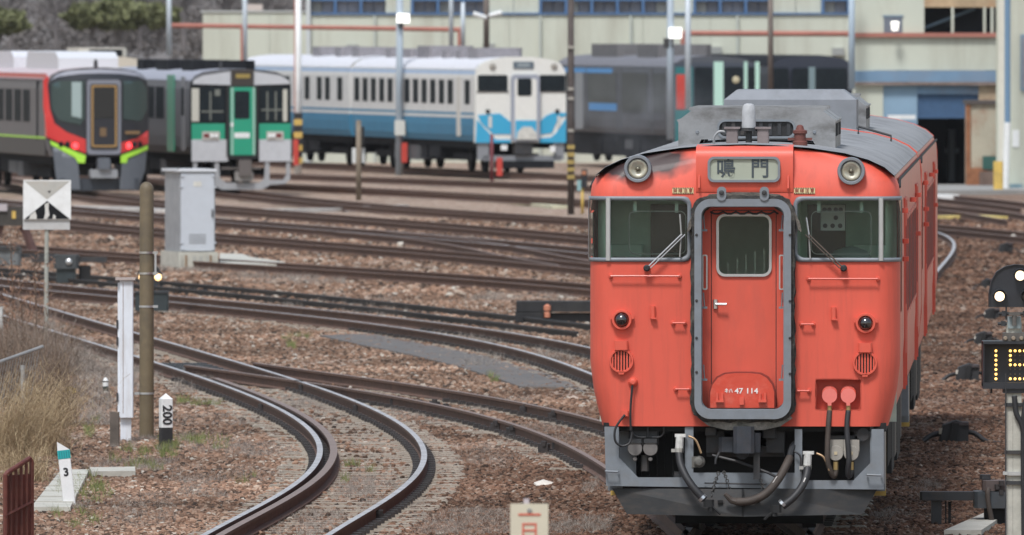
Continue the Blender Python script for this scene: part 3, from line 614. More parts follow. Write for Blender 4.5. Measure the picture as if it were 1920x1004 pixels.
# wipers
for (pv, el, tip, tip2) in (((1213, 503), (1278, 440), (1275, 402), (1275, 482)), ((1582, 503), (1517, 440), (1512, 408), (1519, 485))):
    a, e, t, t2 = L(*pv), L(*el), L(*tip), L(*tip2); m_ = M_ALU if pv[0] < 1396 else mat('brown wiper arm', (.14, .11, .09), .5, .4)
    w0 = P('wiper', MB().lathe_y((a[0], -.06, a[1]), [(.02, -.03), (.032, -.02), (.032, .06)], 12), M_BLACK)
    d = .035 if pv[0] < 1396 else -.035
    MB().tube([(a[0], -.07, a[1]), (e[0], -.075, e[1])], .008, 6).tube([(a[0] + d, -.065, a[1]), (e[0] + d, -.075, e[1])], .006, 6).build('wiper_arm', m_, w0)
    MB().tube([(t[0], -.045, t[1]), (e[0], -.055, e[1]), (t2[0], -.045, t2[1])], .008, 6).build('wiper_blade', m_ if pv[0] < 1396 else M_ALU, w0)
# headlights
for px, py in ((1196, 317), (1596, 321)):
    x, z = L(px, py); y = nose_at(x, z)[1]
    h = P('headlight', MB().lathe_y((x, y, z), [(.094, -.125), (.104, -.142), (.124, -.142), (.130, -.12), (.128, .12)], 32, 0, False), M_GREYPAINT, smooth='edge')
    MB().lathe_y((x, y, z), [(.012, -.075), (.055, -.09), (.098, -.118), (.099, -.06)], 28).build('reflector', M_REFLECT, h, True)
    MB().lathe_y((x, y, z), [(.092, -.128), (.104, -.133), (.106, -.118), (.092, -.115)], 28, 0, False).build('lamp_rim', M_DGREY, h, True)
    MB().lathe_y((x, y, z), [(.004, -.118), (.020, -.112), (.024, -.085)], 12).build('bulb_shield', mat('dusky bulb', (.22, .20, .16), .3, .6), h, True); b = MB(); b.lathe_y((x, y, z), [(.002, -.150), (.05, -.144), (.093, -.129)], 24); b.build('lens', M_LENS, h, True)
    b = MB()
    for k in range(-5, 6):
        hh = math.sqrt(max(0, .085 ** 2 - (k * .016) ** 2)); b.bb(x + k * .016 - .0012, x + k * .016 + .0012, y - .128, y - .125, z - hh, z + hh)
    pass
# marker lamps, ventilators and small fittings on the nose
for px, py in ((1166, 600), (1623, 606)):
    x, z = L(px, py); y = nose_at(x, z)[1]
    h = P('tail_light', MB().lathe_y((x, y, z), [(.066, -.05), (.073, -.062), (.090, -.062), (.094, -.045), (.094, .05)], 24, 0, False), M_ORANGE, smooth='edge')
    MB().lathe_y((x, y, z), [(.001, -.104), (.02, -.101), (.042, -.09), (.06, -.068), (.068, -.04), (.068, 0)], 24).build('lens', M_TAIL, h, True)
    b = MB()
    for a in (15, 165): b.box((x + .10 * math.cos(R(a)), y - .035, z + .10 * math.sin(R(a))), (.03, .03, .04))
    b.build('hinge', M_ORANGE, h)
for px, py in ((1165, 677), (1622, 681)):
    x, z = L(px, py); y = nose_at(x, z)[1]
    h = P('ventilator', MB().lathe_y((x, y, z), [(.094, -.035), (.098, -.045), (.112, -.045), (.115, -.03), (.115, .04)], 28, 0, False), M_ORANGE, smooth='edge')
    MB().lathe_y((x, y, z), [(.001, -.012), (.093, -.012), (.093, .02)], 24).build('duct', M_BLACK, h)
    for k in range(-3, 4):
        hh = math.sqrt(.100 ** 2 - (k * .027) ** 2); MB().bb(x + k * .027 - .0075, x + k * .027 + .0075, y - .034, y - .020, z - hh, z + hh).build('bar', M_ORANGE, h)
    MB().box((x, y - .03, z + .145), (.125, .07, .085), 0, 0, .012).build('hood', M_ORANGE, h)
    MB().box((x, y - .03, z - .112), (.05, .03, .03)).build('drain_lip', M_ORANGE, h)
def rail_bar(p, q, proud=.055, r=.010, name='grab_rail'):
    a, c = L(*p), L(*q); ya, yc = nose_at(*a)[1], nose_at(*c)[1]
    b = MB(); b.tube([(a[0], ya, a[1]), (a[0], ya - proud, a[1]), (c[0], yc - proud, c[1]), (c[0], yc, c[1])], r, 6)
    for (e, y) in ((a, ya), (c, yc)): b.lathe_y((e[0], y, e[1]), [(.018, -.022), (.022, -.006), (.022, .01)], 10)
    return P(name, b, M_ORANGE)
for p, q in (((1145, 518), (1274, 518)), ((1516, 523), (1646, 523)), ((1262, 606), (1284, 606)), ((1503, 608), (1525, 608)), ((1267, 730), (1292, 730)), ((1496, 733), (1517, 733)), ((1311, 330), (1311, 352)), ((1478, 331), (1478, 353))): rail_bar(p, q)
for px, py in ((1224, 586), (1563, 588)):
    x, z = L(px, py); P('lamp_bracket', MB().box((x, -.02, z), (.048, .05, .115), 0, 0, .012).box((x + .012, -.035, z - .056), (.05, .04, .014)), M_ORANGE)
for px in (1280.5, 1508.5):
    x, z = L(px, 358); y = nose_at(x, z)[1]; hs_ = P('warning_sticker', MB().box((x, y - .004, z), (.196, .012, .056)), mat('sticker yellow white', (.72, .62, .34), .5))
    b = MB()
    for k in range(12):
        for zz in (-.0245, .0245): b.prism_xz([(x - .098 + k * .0163, z + zz - .004), (x - .098 + k * .0163 + .008, z + zz - .004), (x - .098 + k * .0163 + .012, z + zz + .004), (x - .098 + k * .0163 + .004, z + zz + .004)], y - .0125, y - .011)
    b.build('hazard_stripe', M_BLACK, hs_)
    for k, ch in enumerate('架線注意'): text('lettering', ch, .040, (x - .072 + .048 * k, y - .0125, z), mat('sticker red ink', (.30, .03, .03), .6), hs_)
# gangway: rubber bellows behind, grey frame in front, door set back inside
g0_, g1_ = L(1303, 785), L(1484, 373); i0, i1 = L(1316, 768), L(1471, 387)
outer = rrect(g0_[0], g1_[0], g0_[1], g1_[1], .15, 8); inner_ = rrect(i0[0], i1[0], i0[1], i1[1], .085, 8)
P('gangway_frame', MB().ring_xz(outer, inner_, -.20, -.13), M_GREYPAINT)
fr_in = rrect(i0[0] + .0, i1[0] - .0, i0[1], i1[1], .085, 8)
P('gangway_inner_lip', MB().ring_xz(rrect(i0[0] - .02, i1[0] + .02, i0[1] - .02, i1[1] + .02, .09, 8), rrect(i0[0] + .008, i1[0] - .008, i0[1] + .008, i1[1] - .008, .085, 8), -.135, -.115), M_GREYPAINT)
def ragged(poly, d, amp, seed):
    rr = random.Random(seed); cx_ = sum(p[0] for p in poly) / len(poly); cz_ = sum(p[1] for p in poly) / len(poly); out = []
    for p in dense(poly, .06):
        e = d + rr.uniform(-amp, amp); dx, dz = p[0] - cx_, p[1] - cz_; ax = max(-1, min(1, dx / .44)); az = max(-1, min(1, dz / 1.0))
        out.append((p[0] + e * math.copysign(abs(ax) ** 6, ax), p[1] + e * math.copysign(abs(az) ** 8, az)))
    return out
for j, (y0, y1, d) in enumerate(((-.128, -.095, .030), (-.095, -.06, .012), (-.06, -.02, .036), (-.02, .03, .022))):
    ro = ragged(outer, d, .010, 20 + j); ri = [(p[0] * .84, (p[1] - 2.11) * .92 + 2.11) for p in ro]
    P('gangway_bellows', MB().ring_xz(ro, ri, y0, y1), M_BELLOWS)
hood = [(-.36, 3.135), (-.30, 3.185), (-.1, 3.205), (.1, 3.205), (.30, 3.185), (.36, 3.135), (.47, 3.03), (.50, 2.90), (.535, 2.87), (.52, 2.96), (.45, 3.10), (.33, 3.225), (.1, 3.245), (-.1, 3.245), (-.33, 3.225), (-.45, 3.10), (-.52, 2.96), (-.535, 2.87), (-.50, 2.90), (-.47, 3.03)]
P('canvas_flap', MB().prism_xz([(x, z - .01) for x, z in hood], -.10, -.03), mat('old brown canvas', (.13, .115, .10), .9, var=.4, vscale=9, bump=.5))
low = LP([(1308, 782), (1328, 798), (1362, 806), (1432, 806), (1464, 799), (1486, 784), (1478, 775), (1440, 785), (1350, 785), (1318, 775)])
P('canvas_skirt', MB().prism_xz(low, -.11, -.02), mat('grey torn canvas', (.22, .21, .19), .9, var=.5, vscale=11, bump=.6, dirt=(.03, .03, .03), damt=.9, dscale=7))
for px in (1354, 1434):
    x, z = L(px, 361); e = P('frame_ear', MB().prism_xz(rrect(x - .043, x + .043, z - .075, z + .055, .04, 5), -.215, -.18), M_GREYPAINT)
    MB().lathe_y((x, -.215, z), [(.012, -.02), (.024, -.016), (.024, 0)], 10).build('bolt', M_DGREY, e)
for px, py in ((1307, 440), (1482, 440), (1307, 563), (1482, 564), (1307, 697), (1482, 700), (1307, 633), (1482, 633)):
    x, z = L(px, py); P('frame_bolt', MB().lathe_y((x, -.2, z), [(.008, -.012), (.013, -.008), (.013, 0)], 8), M_DGREY)
# recess lining and door
b = MB(); dh0, dh1 = (ga[0], ga[1]), (gb[0], gb[1])
b.bb(dh0[0] - .03, dh0[0], -.02, .14, dh0[1], dh1[1]); b.bb(dh1[0], dh1[0] + .03, -.02, .14, dh0[1], dh1[1]); b.bb(dh0[0], dh1[0], -.02, .14, dh1[1], dh1[1] + .03); b.bb(dh0[0], dh1[0], -.02, .14, dh0[1] - .03, dh0[1])
P('door_recess', b, M_ORANGE)
d0, d1 = L(1334, 768), L(1454, 396); w0_, w1_ = L(1345, 517), L(1444, 404)
fl = MB(); vs = rrect(dh0[0], dh1[0], dh0[1], dh1[1], .01)
P('door_surround', skin(vs, [rrect(d0[0] - .008, d1[0] + .008, d0[1], d1[1] + .008, .03)], lambda u, z: (u, .10, z), .15), M_ORANGE)
door = P('gangway_door', skin(rrect(d0[0], d1[0], d0[1], d1[1], .03), [rrect(w0_[0], w1_[0], w0_[1], w1_[1], .07)], lambda u, z: (u, .115, z), .12), M_ORANGE)
MB().ring_xz(rrect(w0_[0] - .012, w1_[0] + .012, w0_[1] - .012, w1_[1] + .012, .08), rrect(w0_[0] + .012, w1_[0] - .012, w0_[1] + .012, w1_[1] - .012, .06), .095, .125).build('window_frame', M_ALU, door)
MB().prism_xz(rrect(w0_[0], w1_[0], w0_[1], w1_[1], .07), .118, .121).build('window_glass', M_WGLASS, door)
MB().ring_xz(rrect(d0[0] - .010, d1[0] + .010, d0[1] - .01, d1[1] + .010, .035), rrect(d0[0] - .001, d1[0] + .001, d0[1] - .001, d1[1] + .001, .03), .1145, .13).build('door_gap', M_BLACK, door)
x, z = L(1341, 571); hd = MB().box((x, .10, z), (.042, .02, .085), 0, 0, .008); hd.tube([(x + .005, .09, z), (x + .005, .05, z), (x + .105, .045, z)], .013, 8).build('door_handle', M_SILVER, door)
# saloon glimpsed through the door glass
b = MB(); b.bb(-.36, .36, 1.62, 1.66, 1.1, 3.2); P('saloon_wall', b, mat('saloon panel dark', (.20, .21, .215), .6, var=.2))
b = MB()
for k in range(7): b.bb(-.28 + k * .085, -.262 + k * .085, 1.40 - k * .01, 1.42 - k * .01, 2.35, 2.52 + k * .035)
P('grab_pole', b, M_ALU)
# half-round step plate with the car number
sp0 = LP([(1332, 752), (1332, 736), (1336, 722), (1346, 709), (1360, 702), (1378, 700), (1407, 700), (1425, 702), (1438, 709), (1448, 722), (1452, 736), (1452, 765), (1332, 765)])
P('step_plate_painted_shadow', MB().prism_xz([((x - .0) * 1.0 + math.copysign(.012, x), z + (.012 if z > 1.3 else -.006)) for x, z in sp0], -.02, .10), mat('painted shadow vermilion', (.22, .03, .02), .6))  # larger dark red plate behind, painted as the step plate's shadow
st = P('step_plate', MB().prism_xz(sp0, -.045, -.02), mat('scratched vermilion plate', (.60, .07, .04), .35, var=.05, vscale=8, bump=.15, bscale=20, dirt=(.72, .26, .20), damt=.3, dscale=9, coat=.3))
for px in (1350, 1430): x, z = L(px, 752); MB().box((x, -.07, z), (.075, .05, .022)).box((x - .024, -.065, z + .03), (.018, .04, .09)).box((x + .024, -.065, z + .03), (.018, .04, .09)).build('hinge', M_ORANGE, st)
x, z = L(1391, 752); MB().box((x, -.06, z), (.04, .04, .07)).build('latch', M_ORANGE, st)
M_NUM = mat('white stencil', (.78, .76, .74), .6)
for t_, px, sz, kx in (('キハ', 1366.5, .050, .78), ('47', 1385.5, .070, 1.12), ('114', 1410, .070, 1.12)): x, z = L(px, 733.5); text('number_lettering', t_, sz, (x, -.0475, z), M_NUM, st, sx=kx, bold=.0012)
for x0, s in ((1321.5, 1), (1465.5, -1)):
    a, c = L(x0 - 5, 544), L(x0 + 5, 478); P('door_grab_loop', MB().ring_xz(rrect(a[0], c[0], a[1], c[1], .016), rrect(a[0] + .012, c[0] - .012, a[1] + .012, c[1] - .012, .01), .02, .04), M_ALU)
    for py in (577, 712, 432):
        x, z = L(x0, py); P('gangway_catch', MB().box((x, -.06, z), (.05, .03, .02)).tube([(x, -.07, z), (x - .01 * s, -.08, z + .14)], .007, 5), M_GREYPAINT)
b = MB(); cb = [(L(1332 + k * 8, 398 + (3 if k % 3 else -1))) for k in range(17)]; b.tube([(x, -.09, z) for x, z in cb], .010, 6); P('door_top_cable', b, M_BLACK)
# jumper sockets in their recess
b = MB(); b.bb(sa[0], sb[0], .16, .17, sa[1], sb[1]); b.bb(sa[0] - .01, sa[0], 0, .17, sa[1], sb[1]); b.bb(sb[0], sb[0] + .01, 0, .17, sa[1], sb[1]); b.bb(sa[0], sb[0], 0, .17, sb[1], sb[1] + .01); b.bb(sa[0], sb[0], 0, .17, sa[1] - .01, sa[1]); P('socket_recess', b, M_ORANGE)
for (px, lx_, lz_) in ((1555.5, 1567, 850), (1590.5, 1596, 850)):
    x, z = L(px, 742); so = P('jumper_socket', MB().lathe_y((x, .10, z + .02), [(.055, -.06), (.072, -.05), (.072, .06)], 18), M_ORANGE)
    MB().prism_xz([(x + .070 * math.cos(a * .2618), z + .070 * math.sin(a * .2618)) for a in range(24)], -.03, 0).box((x, -.016, z - .078), (.035, .03, .03)).build('socket_cover', M_PINK, so)
    MB().cyl((x, .0, z - .085), (x, .0, z - .16), .022, 10).build('brass_ferrule', mat('dull brass', (.42, .30, .13), .45, .6), so)
    x2, z2 = L(lx_, lz_); s_ = -1 if px < 1570 else 1
    pts = smoothpath([(x, 0, z - .14), (x - .012, -.03, z - .30), (x - .02 if s_ < 0 else x + .005, -.05, z - .58), (x2 - .05 if s_ < 0 else x2 - .03, -.03, z2 - .16), (x2 - .02, .0, z2 - .215), (x2, .01, z2 - .18), (x2, .02, z2 - .12)])
    MB().tube(pts, .025, 8).build('jumper_hose', M_HOSEB if s_ < 0 else M_HOSE, so, True)
    c_ = P('lower_socket', MB().lathe_y((x2, .03, z2 + .0), [(.068, -.03), (.072, -.02), (.072, .05)], 20).box((x2, .08, z2 + .07), (.15, .08, .11)), mat('dusty grey socket', (.30, .28, .25), .7, var=.25, dirt=(.13, .1, .08), damt=.4))
    MB().box((x2, -.002, z2), (.03, .006, .03)).build('stamped_mark', mat('worn brass mark', (.50, .42, .28), .6), c_)
    MB().cyl((x2, .01, z2 - .08), (x2, .01, z2 - .155), .024, 10).build('brass_ferrule', MATS['dull brass'], c_)
# small hose fitting at the lower left of the nose
x, z = L(1187, 717); y = nose_at(x, z)[1]; ft = P('hose_fitting', MB().lathe_y((x, y, z), [(.018, -.07), (.03, -.06), (.045, -.02), (.045, .03)], 12), M_ORANGE)
MB().tube(smoothpath([(x - .005, y - .06, z - .03), (x - .022, y - .065, z - .25), (x - .02, y - .06, z - .45)]), .012, 6).build('thin_hose', M_BLACK, ft)
x2, z2 = L(1172, 776); MB().box((x2, nose_at(x2, z2)[1] - .03, z2), (.07, .05, .05), 0, 0, .01).build('bracket', M_ORANGE, ft)
MB().tube(smoothpath([(x2, -.07, z2 - .01), (x2 - .085, -.08, z2 - .13), (x2 - .09, -.08, z2 - .25), (x2 - .03, -.07, z2 - .30), (x2 + .045, -.06, z2 - .27), (x2 + .07, -.05, z2 - .17)]), .012, 6).build('loop_cable', M_BLACK, ft)
# ------------------------------------------------------------------ below the buffer line
pl = LP([(1133, 801), (1160, 801), (1160, 858), (1196, 896), (1276, 896), (1284, 889), (1284, 801), (1300, 801), (1300, 887), (1490, 887), (1490, 805), (1504, 805), (1504, 901), (1600, 901), (1634, 866), (1634, 805), (1657, 805), (1657, 918), (1500, 917), (1300, 914), (1136, 912)])
P('skirt_frame', MB().prism_xz(pl, .02, .05), M_GREYPAINT)
b = MB()
for (px, py, ex) in ((1136, 884, 1159),): a, c = L(px, py), L(ex, py + 1); b.tube([(a[0], .0, a[1]), (a[0], -.05, a[1]), (c[0], -.05, c[1]), (c[0], 0, c[1])], .011, 6)
P('step_rail', b, M_GREYPAINT)
b = MB(); a, c = L(1626, 890), L(1652, 891); b.tube([(a[0], .0, a[1]), (a[0], -.05, a[1]), (c[0], -.05, c[1]), (c[0], 0, c[1])], .011, 6); P('step_rail', b, M_GREYPAINT)
b = MB(); a, c = L(1322, 906), L(1436, 908); b.tube([(a[0], .0, a[1]), (a[0], -.04, a[1]), (c[0], -.04, c[1]), (c[0], 0, c[1])], .008, 6); P('step_rail', b, M_DGREY)
# snow plough: two blades meeting in a low prow
zt_, zm = L(0, 915)[1], L(0, 967)[1]
for s in (-1, 1):
    q = [(0, -.10, zt_ - .01), (s * 1.24, .10, zt_ - .01), (s * 1.10, .06, zm + .01), (0, -.16, zm - .005)]
    bk = [(x, y + .03, z) for x, y, z in q]; b = MB(); fs = [(0, 1, 2, 3), (7, 6, 5, 4), (0, 4, 5, 1), (1, 5, 6, 2), (2, 6, 7, 3), (3, 7, 4, 0)]
    b.add(q + bk, fs if s > 0 else [f[::-1] for f in fs]); P('plough_blade', b, mat('plough grey', (.022, .023, .025), .6, var=.2, dirt=(.075, .058, .047), damt=.6, dscale=3, dstretch=(1, 1, 3)))
x, z = L(1393, 940); P('plough_seam', MB().bb(x - .008, x + .008, -.17, -.06, zm, zt_ - .01), M_DARK)
b = MB()
for px in (1351, 1420): x, z = L(px, 940); b.box((x, -.11, z), (.05, .03, .025))
P('plough_lug', b, M_DARK)
b = MB(); b.bb(-1.15, 1.15, .42, .46, .30, 1.02); P('front_bulkhead', b, mat('sooty back plate', (.014, .014, .015), .9))
b = MB(); b.bb(-.36, .37, .20, .42, .76, .86); b.bb(-.36, -.2, .12, .42, .80, 1.02); b.bb(.2, .37, .12, .42, .80, 1.02); P('drawgear_box', b, M_DGREY)
cp = P('coupler', MB().box((-.02, -.06, .93), (.16, .34, .24), 0, 0, .03).box((.09, -.02, .90), (.12, .26, .18), 0, 0, .04).box((-.16, .05, .88), (.16, .2, .14), 0, 0, .03).cyl((-.02, .0, .80), (-.02, .5, .80), .06, 10), mat('blue grey coupler steel', (.040, .046, .058), .55, .3, var=.25, dirt=(.10, .07, .05), damt=.5))
MB().box((.0, -.20, .93), (.19, .08, .25), 0, 0, .03).build('coupler_head', MATS['blue grey coupler steel'], cp)
b = MB(); b.tube([(-.30, .0, .78), (-.05, -.05, .72), (.22, -.06, .62), (.30, -.05, .58)], .014, 6); b.box((.115, -.08, .70), (.06, .04, .28)); b.tube(smoothpath([(-.2, .0, .86), (-.26, -.03, .76), (-.27, -.03, .70)]), .012, 6); P('uncoupling_lever', b, M_DGREY)
def chain(pts, n):
    p = smoothpath([(x, -.06, z) for x, z in pts], 6); seg = []
    b = MB(); L_ = sum((p[i + 1] - p[i]).length for i in range(len(p) - 1)); step = L_ / n; acc = 0; k = 0
    for i in range(len(p) - 1):
        d = (p[i + 1] - p[i]); acc += d.length
        if acc >= step:
            acc = 0; t = d.normalized(); o = Vector((0, 1, 0)) if k % 2 else t.cross(Vector((0, 1, 0))); h = step * .75
            lp = [p[i] + t * (math.cos(a) * h) + o * (math.sin(a) * .014) for a in [6.283 * q / 8 for q in range(9)]]; b.tube(lp, .005, 4); k += 1
    return P('coupling_chain', b, mat('chain steel', (.12, .115, .11), .5, .6))
chain(LP([(1348, 886), (1341, 905), (1335, 930), (1330, 945)]), 16); chain(LP([(1357, 884), (1365, 905), (1370, 925), (1373, 935)]), 14); chain(LP([(1421, 882), (1428, 905), (1433, 925)]), 13); chain(LP([(1433, 925), (1436, 940), (1438, 952)]), 8)
def hose(name, pts, r, m, ys=None):
    q = [(L(*p)[0], (ys[i] if ys else -.10), L(*p)[1]) for i, p in enumerate(pts)]; return P(name, MB().tube(smoothpath(q), r, 10), m, None, True)
# left air hose with its white cock
h1 = hose('air_hose', [(1273, 842), (1276, 868), (1287, 893), (1304, 917), (1322, 936)], .036, M_HOSE, [-.02, -.08, -.14, -.18, -.19])
def cock(px, py, par, s=1):
    x, z = L(px, py); MB().box((x + .005, -.03, z + .055), (.105, .05, .03), 0, 0, .01).cyl((x, -.03, z + .05), (x - .006, -.03, z - .06), .038, 10).build('white_cock', mat('cock white', (.62, .62, .60), .5, var=.15, dirt=(.2, .17, .14), damt=.5, dscale=14), par)
    MB().cyl((x - .006, -.03, z - .06), (x - .008, -.03, z - .10), .044, 10).box((x - .05, -.03, z - .085), (.06, .04, .03)).build('hose_clamp', M_SILVER, par)
    MB().tube(smoothpath([(x + .08, -.04, z + .05), (x + .15, -.05, z + .01), (x + .20, -.05, z - .11)]), .010, 5).build('cock_handle', mat('brass handle', (.42, .28, .16), .5, .4), par)
cock(1275, 828, h1)
def coupling(px, py, par, s):
    x, z = L(px, py); MB().cyl((x - .07 * s, -.19, z + .06), (x - .05 * s, -.19, z + .04), .046, 10).build('end_clamp', M_SILVER, par)
    MB().box((x, -.19, z), (.10, .08, .07), 0, 0, .02).box((x + .02 * s, -.2, z - .03), (.06, .05, .08), 0, 0, .02).tube([(x, -.21, z), (x + .11 * s, -.22, z - .10)], .012, 5).build('hose_coupling', M_DARK, par)
coupling(1330, 943, h1, 1)
h2 = hose('air_hose', [(1481, 858), (1474, 873), (1460, 898), (1436, 925), (1408, 938), (1382, 940)], .038, M_HOSEB, [.0, -.08, -.14, -.18, -.19, -.19])
x, z = L(1372, 935); MB().tube([(x + .06, -.19, z - .025), (x, -.19, z - .01), (x - .06, -.2, z + .05)], [.036, .03, .018], 8).build('hose_coupling', M_HOSEB, h2)
x, z = L(1485, 850); MB().tube(smoothpath([(x - .02, .0, z - .02), (x + .0, .02, z + .05), (x + .03, .08, z + .09)]), .03, 8).tube(smoothpath([(x + .02, -.03, z + .02), (x + .08, -.04, z - .03), (x + .085, -.04, z - .17)]), .010, 5).build('angle_cock', M_DGREY, h2)
x, z = L(1454, 898); MB().tube([(x + .02, -.183, z + .03), (x - .02, -.183, z - .03)], .004, 4).build('hose_mark', M_NUM, h2)
h3 = hose('air_hose', [(1514, 872), (1513, 888), (1505, 910), (1488, 932), (1468, 948)], .037, M_HOSE, [-.02, -.08, -.13, -.17, -.19])
cock(1515, 860, h3); coupling(1456, 953, h3, -1)
x, z = L(1510, 899); m2 = MB().tube([(x + .005, -.150, z + .02), (x - .012, -.158, z - .02)], .006, 4).build('hose_mark', M_NUM, h3)
# equipment seen through the skirt openings
def ppx(name, px, py, w_, h_, y, m_, d=.12, par=None, ch=.012): x, z = L(px, py); return P(name, MB().box((x, y, z), (w_ / BS, d, h_ / BS), 0, 0, ch), m_, par)
j1 = ppx('jumper_box', 1206, 822, 56, 26, .16, M_DGREY)
for px in (1190, 1219):
    x, z = L(px, 842); c_ = P('lower_socket', MB().lathe_y((x, .10, z), [(.066, -.03), (.070, -.02), (.070, .05)], 18), mat('dark grey socket', (.15, .14, .135), .7, var=.25, dirt=(.08, .06, .05), damt=.4))
    MB().lathe_y((x, .08, z - .10), [(.016, 0), (.022, .01), (.022, .02)], 8).build('cap_eye', MATS['dark grey socket'], c_)
    MB().box((x, .10, z + .07), (.12, .08, .04)).build('socket_hinge', M_DGREY, c_)
for pts in ([(1184, 801), (1185, 812), (1195, 820), (1210, 821)], [(1214, 801), (1214, 820)], [(1244, 801), (1244, 812), (1237, 820), (1222, 821)]):
    q = [(L(*p)[0], .07, L(*p)[1]) for p in pts]; P('conduit', MB().tube(smoothpath(q), .010, 6), M_DGREY)
ppx('valve_body', 1208, 870, 14, 30, .2, M_DGREY); ppx('valve_body', 1274, 893, 22, 14, .12, M_DGREY)
x, z = L(1311, 867); lm = P('air_valve', MB().lathe_y((x, .02, z), [(.03, -.05), (.052, -.03), (.055, .12)], 16).box((x - .045, .06, z), (.05, .1, .1)), mat('dusty valve grey', (.13, .125, .115), .7, var=.3))
MB().lathe_y((x, .0, z), [(.001, -.045), (.03, -.04), (.032, -.02)], 12).build('valve_cap', MATS['dusty valve grey'], lm)
ppx('pipe_bracket', 1333, 810, 22, 14, .1, M_DGREY); ppx('pipe_bracket', 1442, 812, 26, 20, .1, M_DGREY)
x, z = L(1618, 815); P('horn', MB().lathe_y((x, .1, z), [(.06, -.04), (.04, .02), (.02, .14)], 14), M_DGREY)
b = MB(); x, z = L(1576, 840)
b.box((x, .16, z + .05), (.30, .1, .12), 0, 0, .02); P('jumper_box', b, M_DGREY)
for k in range(7): ppx('cable', 1170 + k * 15, 850, 3, 90, .30 + .02 * (k % 3), M_DARK, .02)
# side equipment under the floor
for s in (-1, 1):
    b = MB(); b.bb(s * 1.17, s * 1.20, .08, .16, .48, 1.05); P('corner_post', b, M_GREYPAINT)
    y = .9
    for wd, z0, m_ in ((.9, .45, M_GREYPAINT), (.15, .3, M_BLACK)): pass
    for (y0, y1, z0, m_) in ((.25, .75, .50, M_GREYPAINT), (.80, 1.5, .42, M_GREYPAINT), (1.55, 1.62, .35, M_YELLOW), (6.2, 8.3, .40, M_DARK), (8.6, 10.4, .48, M_DGREY), (10.8, 13.6, .38, M_DARK), (13.9, 14.9, .5, M_DGREY)):
        b = MB(); b.bb(s * 1.02, s * 1.30, y0, y1, z0, 1.03); P('equipment_box', b, m_)
    b = MB()
    for k in range(6): b.bb(s * 1.26, s * 1.31, 2.2 + k * .5, 2.55 + k * .5, .60, 1.02)
    P('underfloor_louvre', b, M_DARK)
def bogie(par, yc):
    f = MB()
    for s in (-1, 1): f.bb(s * .86, s * .96, yc - 1.6, yc + 1.6, .42, .58); f.bb(s * .80, s * 1.0, yc - .5, yc + .5, .55, .80)
    f.bb(-.9, .9, yc - .25, yc + .25, .45, .75); g = f.build('bogie', M_DARK, par)
    for d in (-1.05, 1.05):
        w_ = MB(); 
        for s in (-1, 1):
            vs = [(s * x_, yc + d + r_ * math.cos(a), .43 + r_ * math.sin(a)) for x_, r_ in ((.49, .46), (.53, .44), (.62, .43)) for a in [6.283 * k / 24 for k in range(24)]]
            fs = [(i * 24 + k, i * 24 + (k + 1) % 24, (i + 1) * 24 + (k + 1) % 24, (i + 1) * 24 + k) for i in range(2) for k in range(24)] + [tuple(range(24)), tuple(range(71, 47, -1))]
            w_.add(vs, fs)
        w_.cyl((-.9, yc + d, .43), (.9, yc + d, .43), .08, 10); w_.build('wheelset', mat('wheel steel', (.05, .04, .037), .6, .3, var=.3), g)
bogie(rc, 3.95); bogie(rc, 17.2)
b = MB(); b.bb(-.98, .98, 1.9, 2.1, .30, .62); b.bb(-.70, .70, 1.95, 2.05, .07, .40); b.bb(-.55, .55, 1.6, 1.9, .42, .9); P('brake_gear', b, MATS['sooty back plate'])
# ------------------------------------------------------------------ roof equipment
def ac_unit(par, yf, name='air_conditioner'):
    x0, x1, zb, zt = -.70, .80, 3.60, 3.98
    leg = [(x0, zb), (x0 + .17, zb), (x0 + .22, zb + .10), (x1 - .22, zb + .10), (x1 - .17, zb), (x1, zb), (x1, zt - .10), (x1 - .13, zt), (x0 + .13, zt), (x0, zt - .10)]
    lv = rrect(-.31, .40, zb + .10 + .03, zt - .11, .06, 5)
    a = MB(); a.prism_xz(leg, yf + .02, yf + 1.5); o = a.build(name, M_ACUNIT, par)
    skin(leg, [lv], lambda u, z: (u, yf, z), .12).build('front_plate', M_ACUNIT, o)
    MB().ring_xz(rrect(-.33, .42, zb + .11, zt - .09, .07, 5), lv, yf - .012, yf + .004).build('louvre_rim', M_GREYPAINT, o)
    MB().prism_xz(lv, yf + .016, yf + .019).build('louvre_back', M_BLACK, o)
    for k in range(8): MB().bb(-.28 + k * .088, -.245 + k * .088, yf + .002, yf + .016, zb + .14, zt - .115).build('louvre_slat', M_DGREY, o)
    for y in (.05, .75, 1.45): MB().bb(x0 + .10, x1 - .10, yf + y - .03, yf + y + .03, zt - .005, zt + .025).build('cover_rib', M_ACUNIT, o)
    for s in (-1, 1):
        xe = x1 if s > 0 else x0; MB().tube([(xe + s * .003, yf + .02, zt - .10), (xe + s * .003, yf + 1.48, zt - .10)], .014, 5).build('edge_bead', M_ACUNIT, o)
        g = MB()
        for k in range(4): g.bb(xe - s * .01, xe + s * .006, yf + .2 + k * .3, yf + .38 + k * .3, zt - .25, zt - .13)
        g.build('side_grille', M_DARK, o)
    MB().bb(-.5, .5, yf + .10, yf + 1.4, zb - .05, zb + .06).build('unit_base', M_DARK, o)
    bl = MB()
    for px in (-.52, .60): bl.lathe_y((px, yf, zb + .17), [(.014, -.012), (.018, 0), (.018, .01)], 8)
    bl.build('bolt_head', M_GREYPAINT, o)
    return o
ac_unit(rc, 3.0); ac_unit(rc, 4.72)
def roofpx(px, py, Y=TY + 1.6):   # roof fittings standing about 1.6 m behind the front
    wx = (px - CX) * Y / F_PX; return wx - (TX + TS * (Y - TY)), Y - TY, CAM_H - (py - HOR) * Y / F_PX
